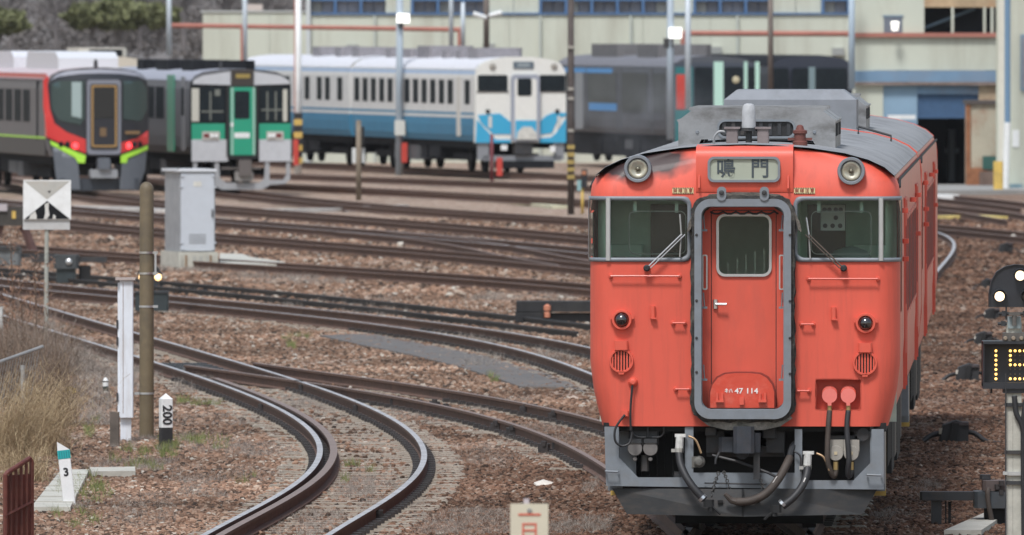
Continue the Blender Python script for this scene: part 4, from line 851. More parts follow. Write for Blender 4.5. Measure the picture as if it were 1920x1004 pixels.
x, y, z = roofpx(1404, 240); an = P('antenna', MB().lathe_z((x, y, z), [(.066, 0), (.064, .15), (.058, .20), (.045, .222), (.02, .23)], 18), mat('bleached antenna plastic', (.42, .43, .45), .6, var=.1, dirt=(.2, .2, .2), damt=.4, dscale=16), smooth='edge')
MB().lathe_z((x, y, z - .03), [(.09, 0), (.09, .03)], 16).cyl((x, y, z - .16), (x, y, z - .02), .03, 8).build('antenna_base', M_DGREY, an)
for px in (1373, 1431):
    x, y, z = roofpx(px, 268); P('roof_post', MB().box((x, y, z + .06), (.11, .12, .15), 0, 0, .01).box((x, y, z + .14), (.15, .15, .02)), mat('pinkish grey post', (.20, .165, .165), .7, var=.2))
x, y, z = roofpx(1500, 276); wh = P('whistle', MB().lathe_z((x, y, z), [(.07, 0), (.07, .05), (.055, .06), (.055, .12), (.068, .13), (.068, .155), (.04, .165), (.03, .20), (.012, .21)], 16), mat('rusty red whistle', (.15, .05, .040), .7, var=.2), smooth='edge')
MB().box((x, y, z + .075), (.23, .03, .025)).build('whistle_clamp', MATS['rusty red whistle'], wh)
x, y, z = roofpx(1345, 270); P('roof_conduit', MB().tube(smoothpath([(x - .03, y, z), (x - .03, y, z + .06), (x + .02, y, z + .115), (x + .10, y, z + .10), (x + .16, y, z + .05)]), .014, 6), M_ACUNIT)
for yy in (15.5,): P('roof_grab', MB().tube([(.80, yy + 3, 3.60), (.80, yy + 3, 3.70), (1.15, yy + 3, 3.60), (1.15, yy + 3, 3.5)], .015, 6), M_DGREY)
# ------------------------------------------------------------------ second car coupled behind
r2 = thing('diesel_railcar', 'second vermilion railcar coupled behind the railcar with the round headlights', 'railcar', (TX + TS * 21.45, TY + 21.45, 0), -math.atan(TS))
SKIP = ('antenna', 'whistle', 'roof_post', 'roof_conduit', 'roof_grab')
KEEP = ('side_wall', 'roof', 'rear_panel', 'floor', 'roof_end_band', 'door', 'side_window', 'rain_gutter', 'side_bracket', 'equipment_box', 'underfloor_louvre', 'bogie', 'air_conditioner', 'antenna')
for ch in list(rc.children):
    nm = ch.name.split('.')[0]
    if nm not in KEEP: continue
    c_ = ch.copy(); COL.objects.link(c_); c_.parent = r2
    for g in ch.children: d_ = g.copy(); COL.objects.link(d_); d_.parent = c_
b = MB(); b.prism_xz([(-wz(z), z) for z, _ in WZ] + [(wz(z), z) for z, _ in WZ[::-1]], .02, .30); b.build('front_end', M_ORSIDE, r2)
b = MB(); band_y = MB(); k = len(arch); band_y.add([(x_, y_, z_) for y_ in (.04, .18) for g in (arch, inner) for x_, z_ in g], [(i, i + 1, 2 * k + i + 1, 2 * k + i)[::-1] for i in range(k - 1)] + [(i, i + 1, k + i + 1, k + i) for i in range(k - 1)]); band_y.build('roof_front_band', M_ORANGE, r2)
b = MB(); b.bb(-.45, .45, -.45, .02, 1.1, 3.1); b.build('gangway_bellows', M_BELLOWS, r2)
b = MB(); lo_ = [(-.74, 1.2), (.72, 1.2), (.72, 2.7), (-.74, 2.7)]; b.add([(x_, y_, 3.58) for x_, y_ in lo_] + [(x_, y_, 3.96) for x_, y_ in lo_] + [(-.60, 1.3, 4.07), (.57, 1.3, 4.07), (.57, 2.6, 4.07), (-.60, 2.6, 4.07)], [(i, (i + 1) % 4, 4 + (i + 1) % 4, 4 + i) for i in range(4)] + [(4 + i, 4 + (i + 1) % 4, 8 + (i + 1) % 4, 8 + i) for i in range(4)] + [(8, 9, 10, 11)]); b.build('roof_fairing', mat('blue grey fairing', (.20, .215, .24), .6, var=.1, dirt=(.1, .1, .1), damt=.5, dscale=2), r2)
b = MB(); b.bb(-.09, .09, -.45, .1, .78, .95); b.build('coupler', M_DGREY, r2)
# ------------------------------------------------------------------ trains stabled in the distance
M_FGLASS = mat('distant dark window', (.014, .019, .023), .6, var=.3, spec=.08)
M_FDARK = mat('distant underframe', (.014, .015, .018), .85, var=.4, vscale=2, spec=.15)
M_FBOX = mat('distant grey box', (.085, .088, .095), .7, var=.2)
M_SROOF = mat('pale roof', (.62, .62, .66), .55, var=.08)
M_STAIN = mat('stainless body', (.155, .152, .160), .6, .1, var=.08, dirt=(.12, .11, .11), damt=.3)
M_MINT = mat('mint paint', (.45, .68, .58), .5)
BODY = [(1.0, .93), (1.2, .98), (1.5, 1.0), (3.0, 1.0), (3.25, .975), (3.40, .90), (3.52, .74), (3.58, .5), (3.62, .2)]
def squash(k, z0=1.6): return [(z if z < z0 else z0 + (z - z0) * k, f) for z, f in BODY]
class Far:
    """a car whose front stands at depth Y with its centre line at pixel px; its body runs back along slope"""
    def __init__(s, name, label, px, Y, slope, hw, scale=None):
        s.px, s.Y, s.k = px, Y, F_PX / Y; s.hw = hw
        s.o = thing(name, label, 'railcar', ((px - CX) * Y / F_PX, Y, 0), math.atan(slope)); s.c = 1.0
    def q(s, px, py): return ((px - s.px) / s.k, CAM_H - (py - HOR) / s.k)
    def body(s, y0, y1, wall, roofm, name='body', body=BODY, floor_z=1.0):
        zz = [z for z, _ in body]; k = len(zz); b = MB(); lo = [i for i in range(k) if zz[i] <= 3.3]
        cs = [(-f * s.hw, z) for z, f in body[::-1]][::-1]; side = [p for p in cs if p[1] <= 3.3]
        for sg in (-1, 1):
            vs = [(sg * -x, y, z) for y in (y0, y1) for x, z in side]; n = len(side); fs = [(i, i + 1, n + i + 1, n + i) for i in range(n - 1)]; b.add(vs, fs if sg < 0 else [f[::-1] for f in fs])
        full = [(-f * s.hw, z) for z, f in body] + [(f * s.hw, z) for z, f in body[::-1]]
        b.add([(x, y0, z) for x, z in full], [tuple(range(len(full)))[::-1]]); b.add([(x, y1, z) for x, z in full], [tuple(range(len(full)))])
        o = b.build(name, wall, s.o)
        top = [(-f * s.hw, z) for z, f in body[4:]] + [(f * s.hw, z) for z, f in body[:3:-1]]; n = len(top); b = MB()
        b.add([(x * 1.004, y, z + .012) for y in (y0 + .03, y1) for x, z in top], [(i, i + 1, n + i + 1, n + i)[::-1] for i in range(n - 1)]); b.build('roof', roofm, s.o, True)
        b = MB(); b.bb(-s.hw * .86, s.hw * .86, y0 + .4, y1 - .2, .78, floor_z); b.build('underframe', M_FDARK, s.o)
        rr = random.Random(int(s.px)); y = y0 + 6.2
        while y < y1 - 6.5:
            ln = rr.uniform(.7, 2.0); MB().bb(-s.hw * .9, s.hw * .9, y, y + ln, rr.uniform(.28, .5), .80).build('underfloor_box', rr.choice([M_FDARK, M_FDARK, M_FBOX]), s.o); y += ln + rr.uniform(.1, .5)
        return o
    def wheels(s, ys):
        for yc in ys:
            b = MB()
            for d in (-1.05, 1.05):
                for sg in (-1, 1): b.add([(sg * x_, yc + d + .43 * math.cos(a), .43 + .43 * math.sin(a)) for x_ in (.5, .63) for a in [6.283 * k / 16 for k in range(16)]], [(k, (k + 1) % 16, 16 + (k + 1) % 16, 16 + k) for k in range(16)] + [tuple(range(16)), tuple(range(31, 15, -1))])
            for sg in (-1, 1): b.bb(sg * .95, sg * 1.08, yc - 1.5, yc + 1.5, .38, .6)
            b.build('bogie', M_FDARK, s.o)
    def plate(s, name, pxs, m, y0=-.02, y1=.0, par=None):
        return MB().prism_xz([s.q(*p) for p in pxs], y0, y1).build(name, m, par or s.o)
    def rect(s, name, x0, x1, y0, y1, m, d0=-.03, d1=.0, r=.0, par=None):
        a, c = s.q(x0, y1), s.q(x1, y0); return MB().prism_xz(rrect(a[0], c[0], a[1], c[1], r, 3) if r else [(a[0], a[1]), (c[0], a[1]), (c[0], c[1]), (a[0], c[1])], d0, d1).build(name, m, par or s.o)
    def disc(s, name, px, py, r, m, y=-.04, par=None):
        x, z = s.q(px, py); return MB().lathe_y((x, y, z), [(r * .6, -.03), (r, -.01), (r, .05)], 14).build(name, m, par or s.o)
    def side(s, name, y0, y1, z0, z1, m, d=.012, sg=-1, par=None):
        return MB().bb(sg * (s.hw - .01), sg * (s.hw + d), y0, y1, z0, z1).build(name, m, par or s.o)
# --- blue and white railcar, two cars
CREAM = (.62, .615, .60); BLUE = (.042, .20, .34); CYAN = (.04, .35, .58); LBLUE = (.34, .46, .64)
def zq(py, k): return CAM_H - (py - HOR) / k
kW = F_PX / 421
M_WB = zbands('white and blue livery', [(0, BLUE), (zq(222, kW), CREAM), (zq(217, kW), BLUE), (zq(212, kW), CREAM), (zq(140, kW), LBLUE), (zq(134, kW), CREAM)], .65)
W = Far('diesel_railcar', 'white and sky blue railcar with round headlights and gangway door at the far platform', 976.5, 421, .205, 1.45)
W.body(.25, 20.5, M_WB, M_SROOF); W.wheels((3.9, 16.8))
fo = [(890, 268), (890, 150), (893, 130), (902, 119), (920, 112), (950, 107), (1000, 107), (1034, 112), (1052, 119), (1061, 132), (1063, 150), (1063, 268)]
W.plate('front_panel', fo, mat('cream white paint', (.70, .695, .66), .45, var=.05), -.0, .3)
for x0, x1 in ((894, 951), (1012, 1062)): g = W.rect('windscreen', x0, x1, 141, 171, M_FGLASS, -.02, .0, .06); W.rect('window_rubber', x0 - 2, x1 + 2, 171, 173, M_DGREY, -.03, .0, 0, g)
g = W.rect('gangway_frame', 957, 1011, 140, 266, mat('blue grey frame', (.30, .32, .38), .6), -.16, .0, .12); W.rect('gangway_door', 963, 1005, 148, 262, MATS['cream white paint'], -.175, -.15, .08)
W.rect('door_window', 968, 995, 147, 180, M_FGLASS, -.19, -.17, .06); W.rect('destination_sign', 962, 1001, 116, 129, mat('slate sign', (.10, .13, .16), .5), -.03, .0); W.rect('sign_text', 970, 993, 119, 126, mat('dim sign text', (.25, .29, .31), .5), -.035, -.028)
M_CY = mat('sky blue paint', CYAN, .4, coat=.2)
for f in ([(894, 216), (936, 213), (958, 230), (958, 252), (924, 252), (900, 230)], [(892, 224), (910, 244), (922, 256), (930, 262), (957, 262), (957, 268), (890, 268)], [(1011, 230), (1024, 218), (1037, 212), (1063, 212), (1063, 218), (1048, 222), (1036, 250), (1011, 253)], [(1063, 222), (1063, 268), (1012, 268), (1012, 260), (1034, 258), (1044, 250)]): W.plate('blue_flash', f, M_CY, -.02, .0)
W.rect('blue_flash', 964, 1004, 226, 260, M_CY, -.19, -.17); W.plate('step_plate', [(966, 262), (968, 248), (978, 238), (994, 238), (1003, 248), (1006, 262)], mat('pale worn plate', (.55, .54, .50), .6, var=.2), -.22, -.19)
W.rect('white_emblem', 914, 921, 218, 240, mat('emblem grey white', (.55, .55, .53), .6), -.03, -.018); W.rect('white_emblem', 1046, 1052, 218, 240, MATS['emblem grey white'], -.03, -.018)
for px in (922, 1040): W.disc('headlight', px, 124, .10, mat('grey lamp', (.33, .31, .28), .4))
for px in (913, 1046): W.disc('tail_light', px, 209, .07, M_BLACK)
for sg in (-1, 1): W.rect('skirt_post', *((894, 916) if sg < 0 else (1040, 1060)), 268, 300, mat('skirt grey', (.22, .23, .25), .6), .05, .1)
W.rect('skirt_bar', 905, 1055, 292, 302, MATS['skirt grey'], .05, .1); W.rect('coupler', 964, 998, 268, 290, M_DGREY, -.1, .3); W.rect('snow_plough', 925, 1040, 302, 316, M_FDARK, -.05, .0)
W.rect('air_cock', 938, 950, 272, 282, M_WHITE, -.05, .0); W.rect('air_cock', 1032, 1042, 274, 286, M_WHITE, -.05, .0)
zz0, zz1 = zq(196, kW), zq(151, kW)
W.side('cab_window', .9, 1.7, zz0, zz1, M_FGLASS); d = W.side('door', 2.4, 3.0, 1.15, zz1 + .1, mat('cream door', (.58, .56, .52), .5))
y = 3.6
while y < 19.5:
    w_ = W.side('side_window', y, y + .85, zz0, zz1, M_FGLASS); y += 1.42
for (y0, y1, hh) in ((3.2, 5.0, .42), (6.0, 6.9, .30), (8.2, 9.2, .30), (11.0, 13.2, .48), (14.2, 15.6, .34), (17.4, 18.6, .36)): MB().bb(-.72, .72, y0, y1, 3.58, 3.6 + hh * .8, ch=.1).build('roof_unit', mat('dusty roof unit', (.24, .23, .25), .7, var=.2), W.o)
W2 = Far('diesel_railcar', 'second white and blue car coupled behind the white and sky blue railcar', 976.5, 421, .205, 1.45)
W2.o.location = W.o.location + Vector((-.2008 * 21, .9796 * 21, 0)); W2.body(0, 20, M_WB, M_SROOF); W2.wheels((3.4, 16.5)); y = 1.2
while y < 18.5: W2.side('side_window', y, y + .85, zz0, zz1, M_FGLASS); y += 1.42 if int(y * 10) % 3 else 2.2
for (y0, y1) in ((2.0, 3.4), (5.2, 6.4), (9, 10.5)): MB().bb(-.72, .72, y0, y1, 3.58, 3.92, ch=.1).build('roof_unit', MATS['dusty roof unit'], W2.o)
# --- green fronted stainless railcar
kG = F_PX / 381
GREEN = (.012, .30, .18); M_GRN = mat('green paint', GREEN, .35, coat=.3); M_SILV = mat('silver grey front', (.50, .51, .54), .5, .1, var=.06)
G = Far('diesel_railcar', 'stainless railcar with green gangway door and green front band', 451.5, 381, .17, 1.43)
G.body(.2, 20.5, M_STAIN, mat('blue grey roof', (.30, .31, .36), .7), body=squash(.90)); G.wheels((3.8, 16.8))
G.plate('front_panel', [(357, 303), (357, 158), (362, 150), (378, 141), (432, 133), (475, 133), (526, 141), (541, 150), (546, 158), (546, 303), (502, 303), (498, 296), (418, 296), (412, 303)], M_FDARK, -.02, .2)
for f in ([(360, 158), (362, 150), (378, 142), (432, 134), (432, 160)], [(475, 134), (526, 142), (540, 150), (545, 158), (475, 160)]): G.plate('visor', f, M_SILV, -.05, .0)
for x0, x1 in ((358, 421), (486, 546)):
    g = G.rect('windscreen', x0 + 2, x1, 164, 228, M_FGLASS, -.035, .0, .07); G.rect('green_band', x0, x1, 232, 262, M_GRN, -.03, .0); G.rect('silver_apron', x0, x1 + (6 if x0 < 400 else 0), 262, 303, M_SILV, -.035, .0)
for x0_, x1_, y0_, y1_ in ((392, 395, 172, 226), (376, 418, 208, 211), (402, 412, 168, 180), (500, 503, 172, 226), (516, 519, 172, 226), (490, 530, 205, 208)): G.rect('cab_fitting', x0_, x1_, y0_, y1_, mat('dim cab fitting', (.16, .17, .15), .6), -.05, -.034)
G.rect('window_post', 358, 372, 166, 228, mat('pale blind', (.50, .49, .43), .6), -.05, -.03); G.rect('window_post', 531, 539, 168, 228, MATS['pale blind'], -.05, -.03)
for x0, x1, rx, wx in ((378, 411, 386, (396, 404)), (500, 532, 523, (506, 513))):
    g = G.rect('lamp_case', x0, x1, 247, 263, mat('pale lamp case', (.48, .46, .43), .5), -.06, -.02); G.rect('red_lens', rx - 5, rx + 5, 251, 258, mat('dark red lens', (.16, .02, .02), .3), -.07, -.05, 0, g)
    for xx in wx: G.disc('lamp', xx, 256, .055, M_WHITE, -.07, g)
G.rect('destination_sign', 433, 475, 131, 160, mat('brown black sign', (.040, .032, .028), .5), -.10, .0); G.rect('sign_text', 441, 468, 139, 147, mat('amber sign text', (.30, .22, .06), .5), -.11, -.09)
G.rect('gangway_frame', 424, 483, 160, 298, M_BLACK, -.10, .0, .1); gd = G.rect('gangway_door', 430, 478, 164, 291, M_GRN, -.13, -.09, .04)
G.rect('door_window', 438, 467, 171, 223, M_FGLASS, -.14, -.12, .05, gd); G.rect('white_board', 438, 467, 249, 259, M_WHITE, -.14, -.12, 0, gd); G.rect('door_handle', 431, 436, 230, 238, M_WHITE, -.15, -.13, 0, gd)
G.rect('inner_frame', 432, 436, 164, 291, mat('pale green frame', (.30, .48, .40), .5), -.135, -.125); G.rect('inner_frame', 473, 477, 164, 291, MATS['pale green frame'], -.135, -.125)
gs = [(363, 304), (404, 304), (404, 340), (424, 348), (484, 348), (500, 337), (500, 304), (544, 304), (544, 330), (535, 344), (505, 345), (490, 356), (418, 356), (400, 345), (363, 344)]
G.plate('skirt_frame', [(361, 303), (369, 303), (369, 338), (402, 338), (402, 303), (410, 303), (412, 335), (424, 343), (488, 343), (496, 335), (498, 303), (506, 303), (506, 338), (532, 338), (538, 328), (538, 303), (545, 303), (545, 336), (536, 345), (508, 347), (492, 356), (415, 356), (398, 346), (361, 345)], mat('dull skirt grey', (.33, .34, .36), .6, var=.1), .0, .06)
G.rect('coupler', 446, 470, 300, 330, mat('brown coupler', (.12, .105, .10), .7), -.2, .3, .04); G.rect('coupler_pocket', 440, 474, 322, 340, mat('grey pocket', (.25, .24, .23), .7), -.12, .1, .03); G.rect('brake_lever', 415, 490, 314, 318, MATS['brown coupler'], .02, .08)
G.side('green_door', 3.3, 4.7, 1.05, 3.25, M_GRN, .014); G.side('cab_door', 1.2, 1.9, 1.1, 3.2, mat('grey cab door', (.25, .25, .26), .5)); G.side('cab_window', 1.3, 1.8, 2.1, 2.9, M_FGLASS, .02)
for k in range(6): G.side('side_window', 5.4 + k * 2.0, 7.0 + k * 2.0, 2.0, 2.9, M_FGLASS)
for (y0, y1) in ((3.0, 5.8), (8, 11), (13, 15)): MB().bb(-.9, .9, y0, y1, 3.30, 3.66, ch=.3).build('roof_unit', M_FDARK, G.o)
MB().lathe_z((-.4, 1.2, 3.36), [(.05, 0), (.05, .25), (.02, .28)], 8).build('antenna', M_DGREY, G.o)
# --- red and grey express
kR = F_PX / 375
E = Far('diesel_railcar', 'grey express railcar with red cheeks, lime flashes and lit red tail lamps', 187.5, 375, .17, 1.42)
M_EG = mat('warm grey metallic', (.145, .135, .138), .6, .1, var=.08); M_EGR = mat('grey skirt', (.105, .118, .14), .5, var=.06); M_NAVY = mat('navy black face', (.018, .020, .028), .35, coat=.15); M_ERED = mat('express red', (.58, .035, .035), .3, coat=.3); M_LIME = mat('lime green', (.38, .72, .06), .4)
E.body(.6, 20.5, M_EG, mat('pinkish roof', (.50, .42, .44), .5, var=.08), body=squash(.93)); E.wheels((3.8, 16.6))
def face(u, z):   # bulging express face
    t = min(1, abs(u) / 1.42); return (u, .5 * t ** 3 + max(0, z - 3.1) ** 1.6 * .5 - .05, z)
def fpl(name, pxs, m, out): return skin([E.q(*p) for p in pxs], [], lambda u, z: (face(u, z)[0], face(u, z)[1] - out, z), .16).build(name, m, E.o, True)
fpl('face', [(93, 262), (93, 166), (97, 149), (107, 139), (130, 133), (187, 130), (245, 133), (268, 139), (279, 149), (284, 166), (284, 262), (230, 292), (160, 292)], M_NAVY, .0)
fpl('brow', [(96, 152), (107, 140), (130, 133), (187, 130), (245, 133), (268, 140), (281, 152), (262, 144), (225, 139), (187, 138), (150, 139), (112, 144)], mat('lilac grey brow', (.26, .27, .32), .5), .02)
for f in ([(99, 158), (112, 152), (158, 152), (158, 222), (150, 236), (112, 226), (99, 205)], [(231, 152), (268, 153), (280, 165), (281, 205), (268, 228), (231, 224)]): fpl('windscreen', f, mat('greenish windscreen', (.035, .06, .06), .25, coat=.3), .02)
fpl('blind', [(134, 154), (152, 154), (152, 222), (134, 218)], mat('pale window blind', (.30, .38, .38), .6), .03)
fpl('red_cheek', [(92, 160), (96, 205), (104, 232), (125, 248), (160, 262), (160, 288), (120, 272), (92, 258), (84, 200), (84, 150), (95, 142)], M_ERED, .03); fpl('red_cheek', [(283, 245), (283, 270), (255, 278), (226, 288), (226, 268), (258, 260)], M_ERED, .03)
fpl('lime_flash', [(96, 264), (140, 284), (160, 292), (158, 306), (146, 306), (140, 296), (98, 272)], M_LIME, .04); fpl('lime_flash', [(282, 273), (282, 281), (240, 297), (238, 306), (226, 306), (226, 292), (250, 284)], M_LIME, .04)
fpl('skirt', [(100, 274), (140, 297), (146, 308), (150, 356), (112, 356), (106, 330)], M_EGR, .02); fpl('skirt', [(280, 284), (244, 298), (228, 308), (224, 356), (262, 356), (276, 320)], M_EGR, .02)
for px, m_ in ((116, M_FDARK), (127, M_FDARK), (141, None), (242, None), (253, M_FDARK), (264, M_FDARK)):
    x, z = E.q(px, 271 if px not in (141, 242) else 274); MB().lathe_y((x, face(x, z)[1] - .03, z), [(.06, -.03), (.085, -.01), (.085, .05)], 12).build('tail_lamp' if m_ is None else 'headlight', m_ or mat('lit red lamp', (1, .05, .05), .3, emit=(1, .04, .05), estr=2.2), E.o)
dg = E.rect('gangway_surround', 162, 226, 150, 290, mat('blue grey surround', (.20, .21, .25), .45), -.12, .1, .1); E.rect('gangway_door', 168, 220, 158, 280, M_NAVY, -.15, -.10, .06)
a_, c_ = E.q(170, 276), E.q(218, 160); MB().ring_xz(rrect(a_[0], c_[0], a_[1], c_[1], .06), rrect(a_[0] + .05, c_[0] - .05, a_[1] + .05, c_[1] - .05, .04), -.165, -.14).build('gold_frame', mat('gold trim', (.42, .26, .10), .4, .4), E.o)
E.rect('door_window', 175, 213, 166, 222, mat('dark door glass', (.012, .016, .02), .08, coat=.8), -.16, -.14); E.rect('gold_crest', 186, 198, 240, 256, mat('dim gold crest', (.16, .10, .05), .5), -.165, -.14); E.rect('gold_lettering', 235, 263, 246, 252, mat('dim gold letters', (.18, .11, .05), .5), -.02, .1)
E.rect('coupler', 182, 205, 296, 318, M_EGR, -.25, .2, .06); E.rect('coupler_bar', 168, 220, 318, 334, mat('grey coupler bar', (.26, .27, .29), .6), -.15, .2, .05); E.rect('front_valance', 112, 262, 335, 358, mat('dark valance', (.035, .042, .055), .6), .1, .3)
E.side('lower_panel', .9, 20, 1.02, 1.45, mat('charcoal lower side', (.045, .042, .045), .5), .012); E.side('lime_line', .9, 20, 1.49, 1.54, M_LIME, .014); E.side('red_roofline', .7, 20, 3.2, 3.32, M_ERED, .014); E.side('red_pillar', .55, .95, 1.55, 3.2, M_ERED, .012); E.side('corner_window', .62, .9, 2.2, 3.0, M_FGLASS, .02)
E.side('door', 2.4, 2.75, 1.1, 3.1, M_FDARK, .01)
for k in range(7): E.side('side_window', 4.2 + k * 1.9, 5.6 + k * 1.9, 1.95, 2.85, M_FGLASS)
for (y0, y1, m_) in ((2.4, 9.5, mat('pale roof fairing', (.60, .61, .64), .5)), (12, 16, M_SROOF)): MB().prism_yz([(y0, 3.28), (y1, 3.28), (y1 - .5, 3.92), (y0 + .6, 3.92), (y0, 3.75)], -.85, .85).build('roof_fairing', m_, E.o)
MB().lathe_z((.1, 1.6, 3.42), [(.06, 0), (.06, .22), (.03, .3)], 8).build('antenna', M_DGREY, E.o)
# --- cream car behind the express
K = Far('diesel_railcar', 'cream railcar half hidden behind the grey express, only its roof in view', 205, 440, .17, 1.42)
K.body(0, 20, mat('cream body', (.55, .50, .42), .5), mat('cream roof', (.52, .50, .46), .6, var=.1)); K.wheels((3.6, 16)); MB().bb(-.8, .8, 1.5, 4.5, 3.58, 3.9, ch=.1).build('roof_unit', mat('beige roof unit', (.55, .52, .46), .6), K.o); MB().bb(-.5, .5, .4, 1.2, 3.58, 3.85).build('roof_vent', M_FDARK, K.o)
# --- stainless car with blue bands and mint front
S = Far('diesel_railcar', 'stainless railcar with bright blue side bands behind the dark pole', 1343, 442, .19, 1.43)
S.body(.2, 20.5, mat('dark stainless body', (.085, .090, .105), .6, .1, var=.12, dirt=(.06, .06, .065), damt=.5, dscale=.8), mat('slate roof', (.16, .16, .18), .7, var=.2)); S.wheels((3.8, 16.5)); M_BB = mat('bright blue band', (.05, .26, .58), .5)  # body painted in its own dark blue grey
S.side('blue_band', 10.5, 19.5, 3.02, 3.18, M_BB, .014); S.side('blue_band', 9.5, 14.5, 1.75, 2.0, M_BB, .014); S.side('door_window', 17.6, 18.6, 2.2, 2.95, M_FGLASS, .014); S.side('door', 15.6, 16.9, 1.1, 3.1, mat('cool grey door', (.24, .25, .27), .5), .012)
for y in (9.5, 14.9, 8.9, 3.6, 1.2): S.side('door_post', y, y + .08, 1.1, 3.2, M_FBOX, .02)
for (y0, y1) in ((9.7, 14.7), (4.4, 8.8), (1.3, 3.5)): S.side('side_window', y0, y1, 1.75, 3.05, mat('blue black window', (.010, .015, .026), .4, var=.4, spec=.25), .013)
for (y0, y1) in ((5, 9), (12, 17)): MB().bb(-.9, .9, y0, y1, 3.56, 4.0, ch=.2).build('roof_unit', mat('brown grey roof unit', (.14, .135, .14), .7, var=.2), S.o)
S.rect('front_panel', 1262, 1425, 118, 300, mat('slate blue front', (.05, .062, .085), .5), -.02, .2); S.rect('teal_panel', 1264, 1298, 126, 300, mat('teal front', (.02, .15, .16), .5), -.035, .0); S.rect('grey_panel', 1300, 1336, 216, 300, MATS['dark stainless body'], -.035, .0); S.disc('headlight', 1380, 150, .12, mat('cream lamp', (.5, .45, .30), .4), -.06)
for x0, x1 in ((1338, 1356), (1396, 1402), (1417, 1425)): S.rect('mint_pillar', x0, x1, 116, 300, M_MINT, -.05, .0)
for x0, x1 in ((1300, 1336), (1358, 1394), (1403, 1417)): S.rect('windscreen', x0, x1, 126, 215, M_FGLASS, -.04, .0, .1)
S.rect('red_panel', 1266, 1284, 140, 205, M_RED, -.05, .0)
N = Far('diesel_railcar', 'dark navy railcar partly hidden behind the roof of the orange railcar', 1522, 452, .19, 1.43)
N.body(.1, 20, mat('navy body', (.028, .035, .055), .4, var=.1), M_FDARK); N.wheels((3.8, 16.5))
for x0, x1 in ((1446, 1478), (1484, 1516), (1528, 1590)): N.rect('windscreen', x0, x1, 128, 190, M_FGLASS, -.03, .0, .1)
for q_ in (S, N): MB().bb(-1.25, 1.25, .5, 20, .24, .95).build('underfloor_cover', M_FDARK, q_.o)
N.rect('grey_pillar', 1516, 1528, 126, 260, mat('teal grey pillar', (.18, .25, .27), .5), -.05, .0)
# ------------------------------------------------------------------ depot buildings
M_PALE = mat('pale green cladding', (.535, .555, .475), .8, var=.05, vscale=.5, dirt=(.36, .345, .28), damt=.7, dscale=.5, dstretch=(1.8, 1, .22))
M_BLUEW = mat('blue window frame', (.075, .16, .32), .6, var=.1); M_PANE = mat('hazy window pane', (.20, .205, .235), .3, var=.5, vscale=.6, coat=.3); M_PIPE = mat('red pipe', (.38, .15, .115), .75, var=.2, vscale=1)
M_FBLUE = mat('faded blue cladding', (.16, .26, .38), .8, var=.12, vscale=.8, dirt=(.26, .17, .12), damt=.3, dscale=.6)
def wx(px, Y): return (px - CX) * Y / F_PX
def wz_(py, Y): return CAM_H - (py - HOR) * Y / F_PX
YB = 470.0
D = thing('depot_building', 'long pale green depot building with a band of blue framed windows', 'building', (0, YB, 0))
def panels(par, x0, x1, z0, z1, wd, m, y0=0., name='wall_panel', d=.12):
    x = x0
    while x < x1 - .05:
        e = min(x + wd, x1); MB().bb(x + .006, e - .006, y0, y0 + d, z0, z1).build(name, m, par); x = e
panels(D, wx(380, YB), wx(578, YB), -.2, wz_(24, YB), 2.35, M_PALE)
panels(D, wx(578, YB), wx(1640, YB), -.2, wz_(28, YB), 2.35, M_PALE)
MB().bb(wx(380, YB), wx(1640, YB), .13, .4, -.2, wz_(29, YB)).build('backing_wall', M_PALE, D)
MB().bb(wx(376, YB), wx(578, YB), -.05, 8, wz_(24, YB) + .003, wz_(20, YB)).build('flat_roof', mat('grey roof edge', (.40, .41, .40), .8), D)
b = MB(); b.bb(wx(578, YB), wx(1640, YB), -.08, .45, wz_(28, YB) + .004, wz_(24.5, YB)); b.build('window_sill', M_BLUEW, D)
MB().bb(wx(578, YB), wx(1640, YB), .55, .7, wz_(28, YB), 9.5).build('upper_wall', M_BLUEW, D)
x = wx(578, YB); k = 0; zt = wz_(24.5, YB) + .004
while x < wx(1636, YB):
    if k in (3, 7, 8, 14, 18, 19): MB().bb(x + .01, x + .89, .1, .5, zt, 9.4).build('wall_pier', M_PALE, D)
    else:
        f_ = MB(); f_.bb(x, x + .09, -.02, .5, zt, 9.4); f_.bb(x + .09, x + .9, .0, .5, wz_(2, YB), wz_(-2, YB)); o = f_.build('window', M_BLUEW, D)
        for q in range(2): MB().bb(x + .10 + q * .4, x + .47 + q * .4, .3, .33, zt, wz_(2, YB) - .003).build('pane', M_PANE if (k * 3 + q) % 5 else mat('pane with pale blind', (.38, .36, .31), .6), o)
    x += .9; k += 1
MB().bb(wx(574, YB), wx(582, YB), -.2, .6, -.2, 9.4).build('corner_post', mat('pale corner post', (.52, .55, .56), .7), D)
MB().bb(wx(455, YB), wx(488, YB), 4, 5.2, wz_(20, YB) + .003, wz_(8, YB)).build('roof_hatch', mat('pinkish hatch', (.5, .42, .38), .8), D)
def pipe(label, x0, y0, x1, y1, Y, r=.085, extra=None):
    b = MB(); pts = [at(x0, y0, Y), at(x1, y1, Y)]; b.tube(pts, r, 8)
    for (a, c, e) in (extra or []): b.tube([at(a, c, Y), at(a, e, Y)], r, 8)
    n = int(abs(x1 - x0) / 60)
    for i in range(n): p = pts[0].lerp(pts[1], (i + .5) / n); b.box((p.x, p.y + .12, p.z), (.12, .3, .10))
    o = b.build('steam_pipe', M_PIPE); return tag(o, label, 'pipe')
pipe('thin red pipe running along the left half of the pale green depot wall', 322, 48, 866, 56, 466, .08, [(862, 56, 100)])
pipe('red pipe running along the pale green depot wall right of the exhaust haze', 1280, 63, 1640, 64, 466, .095, [(1281, 63, 150)])
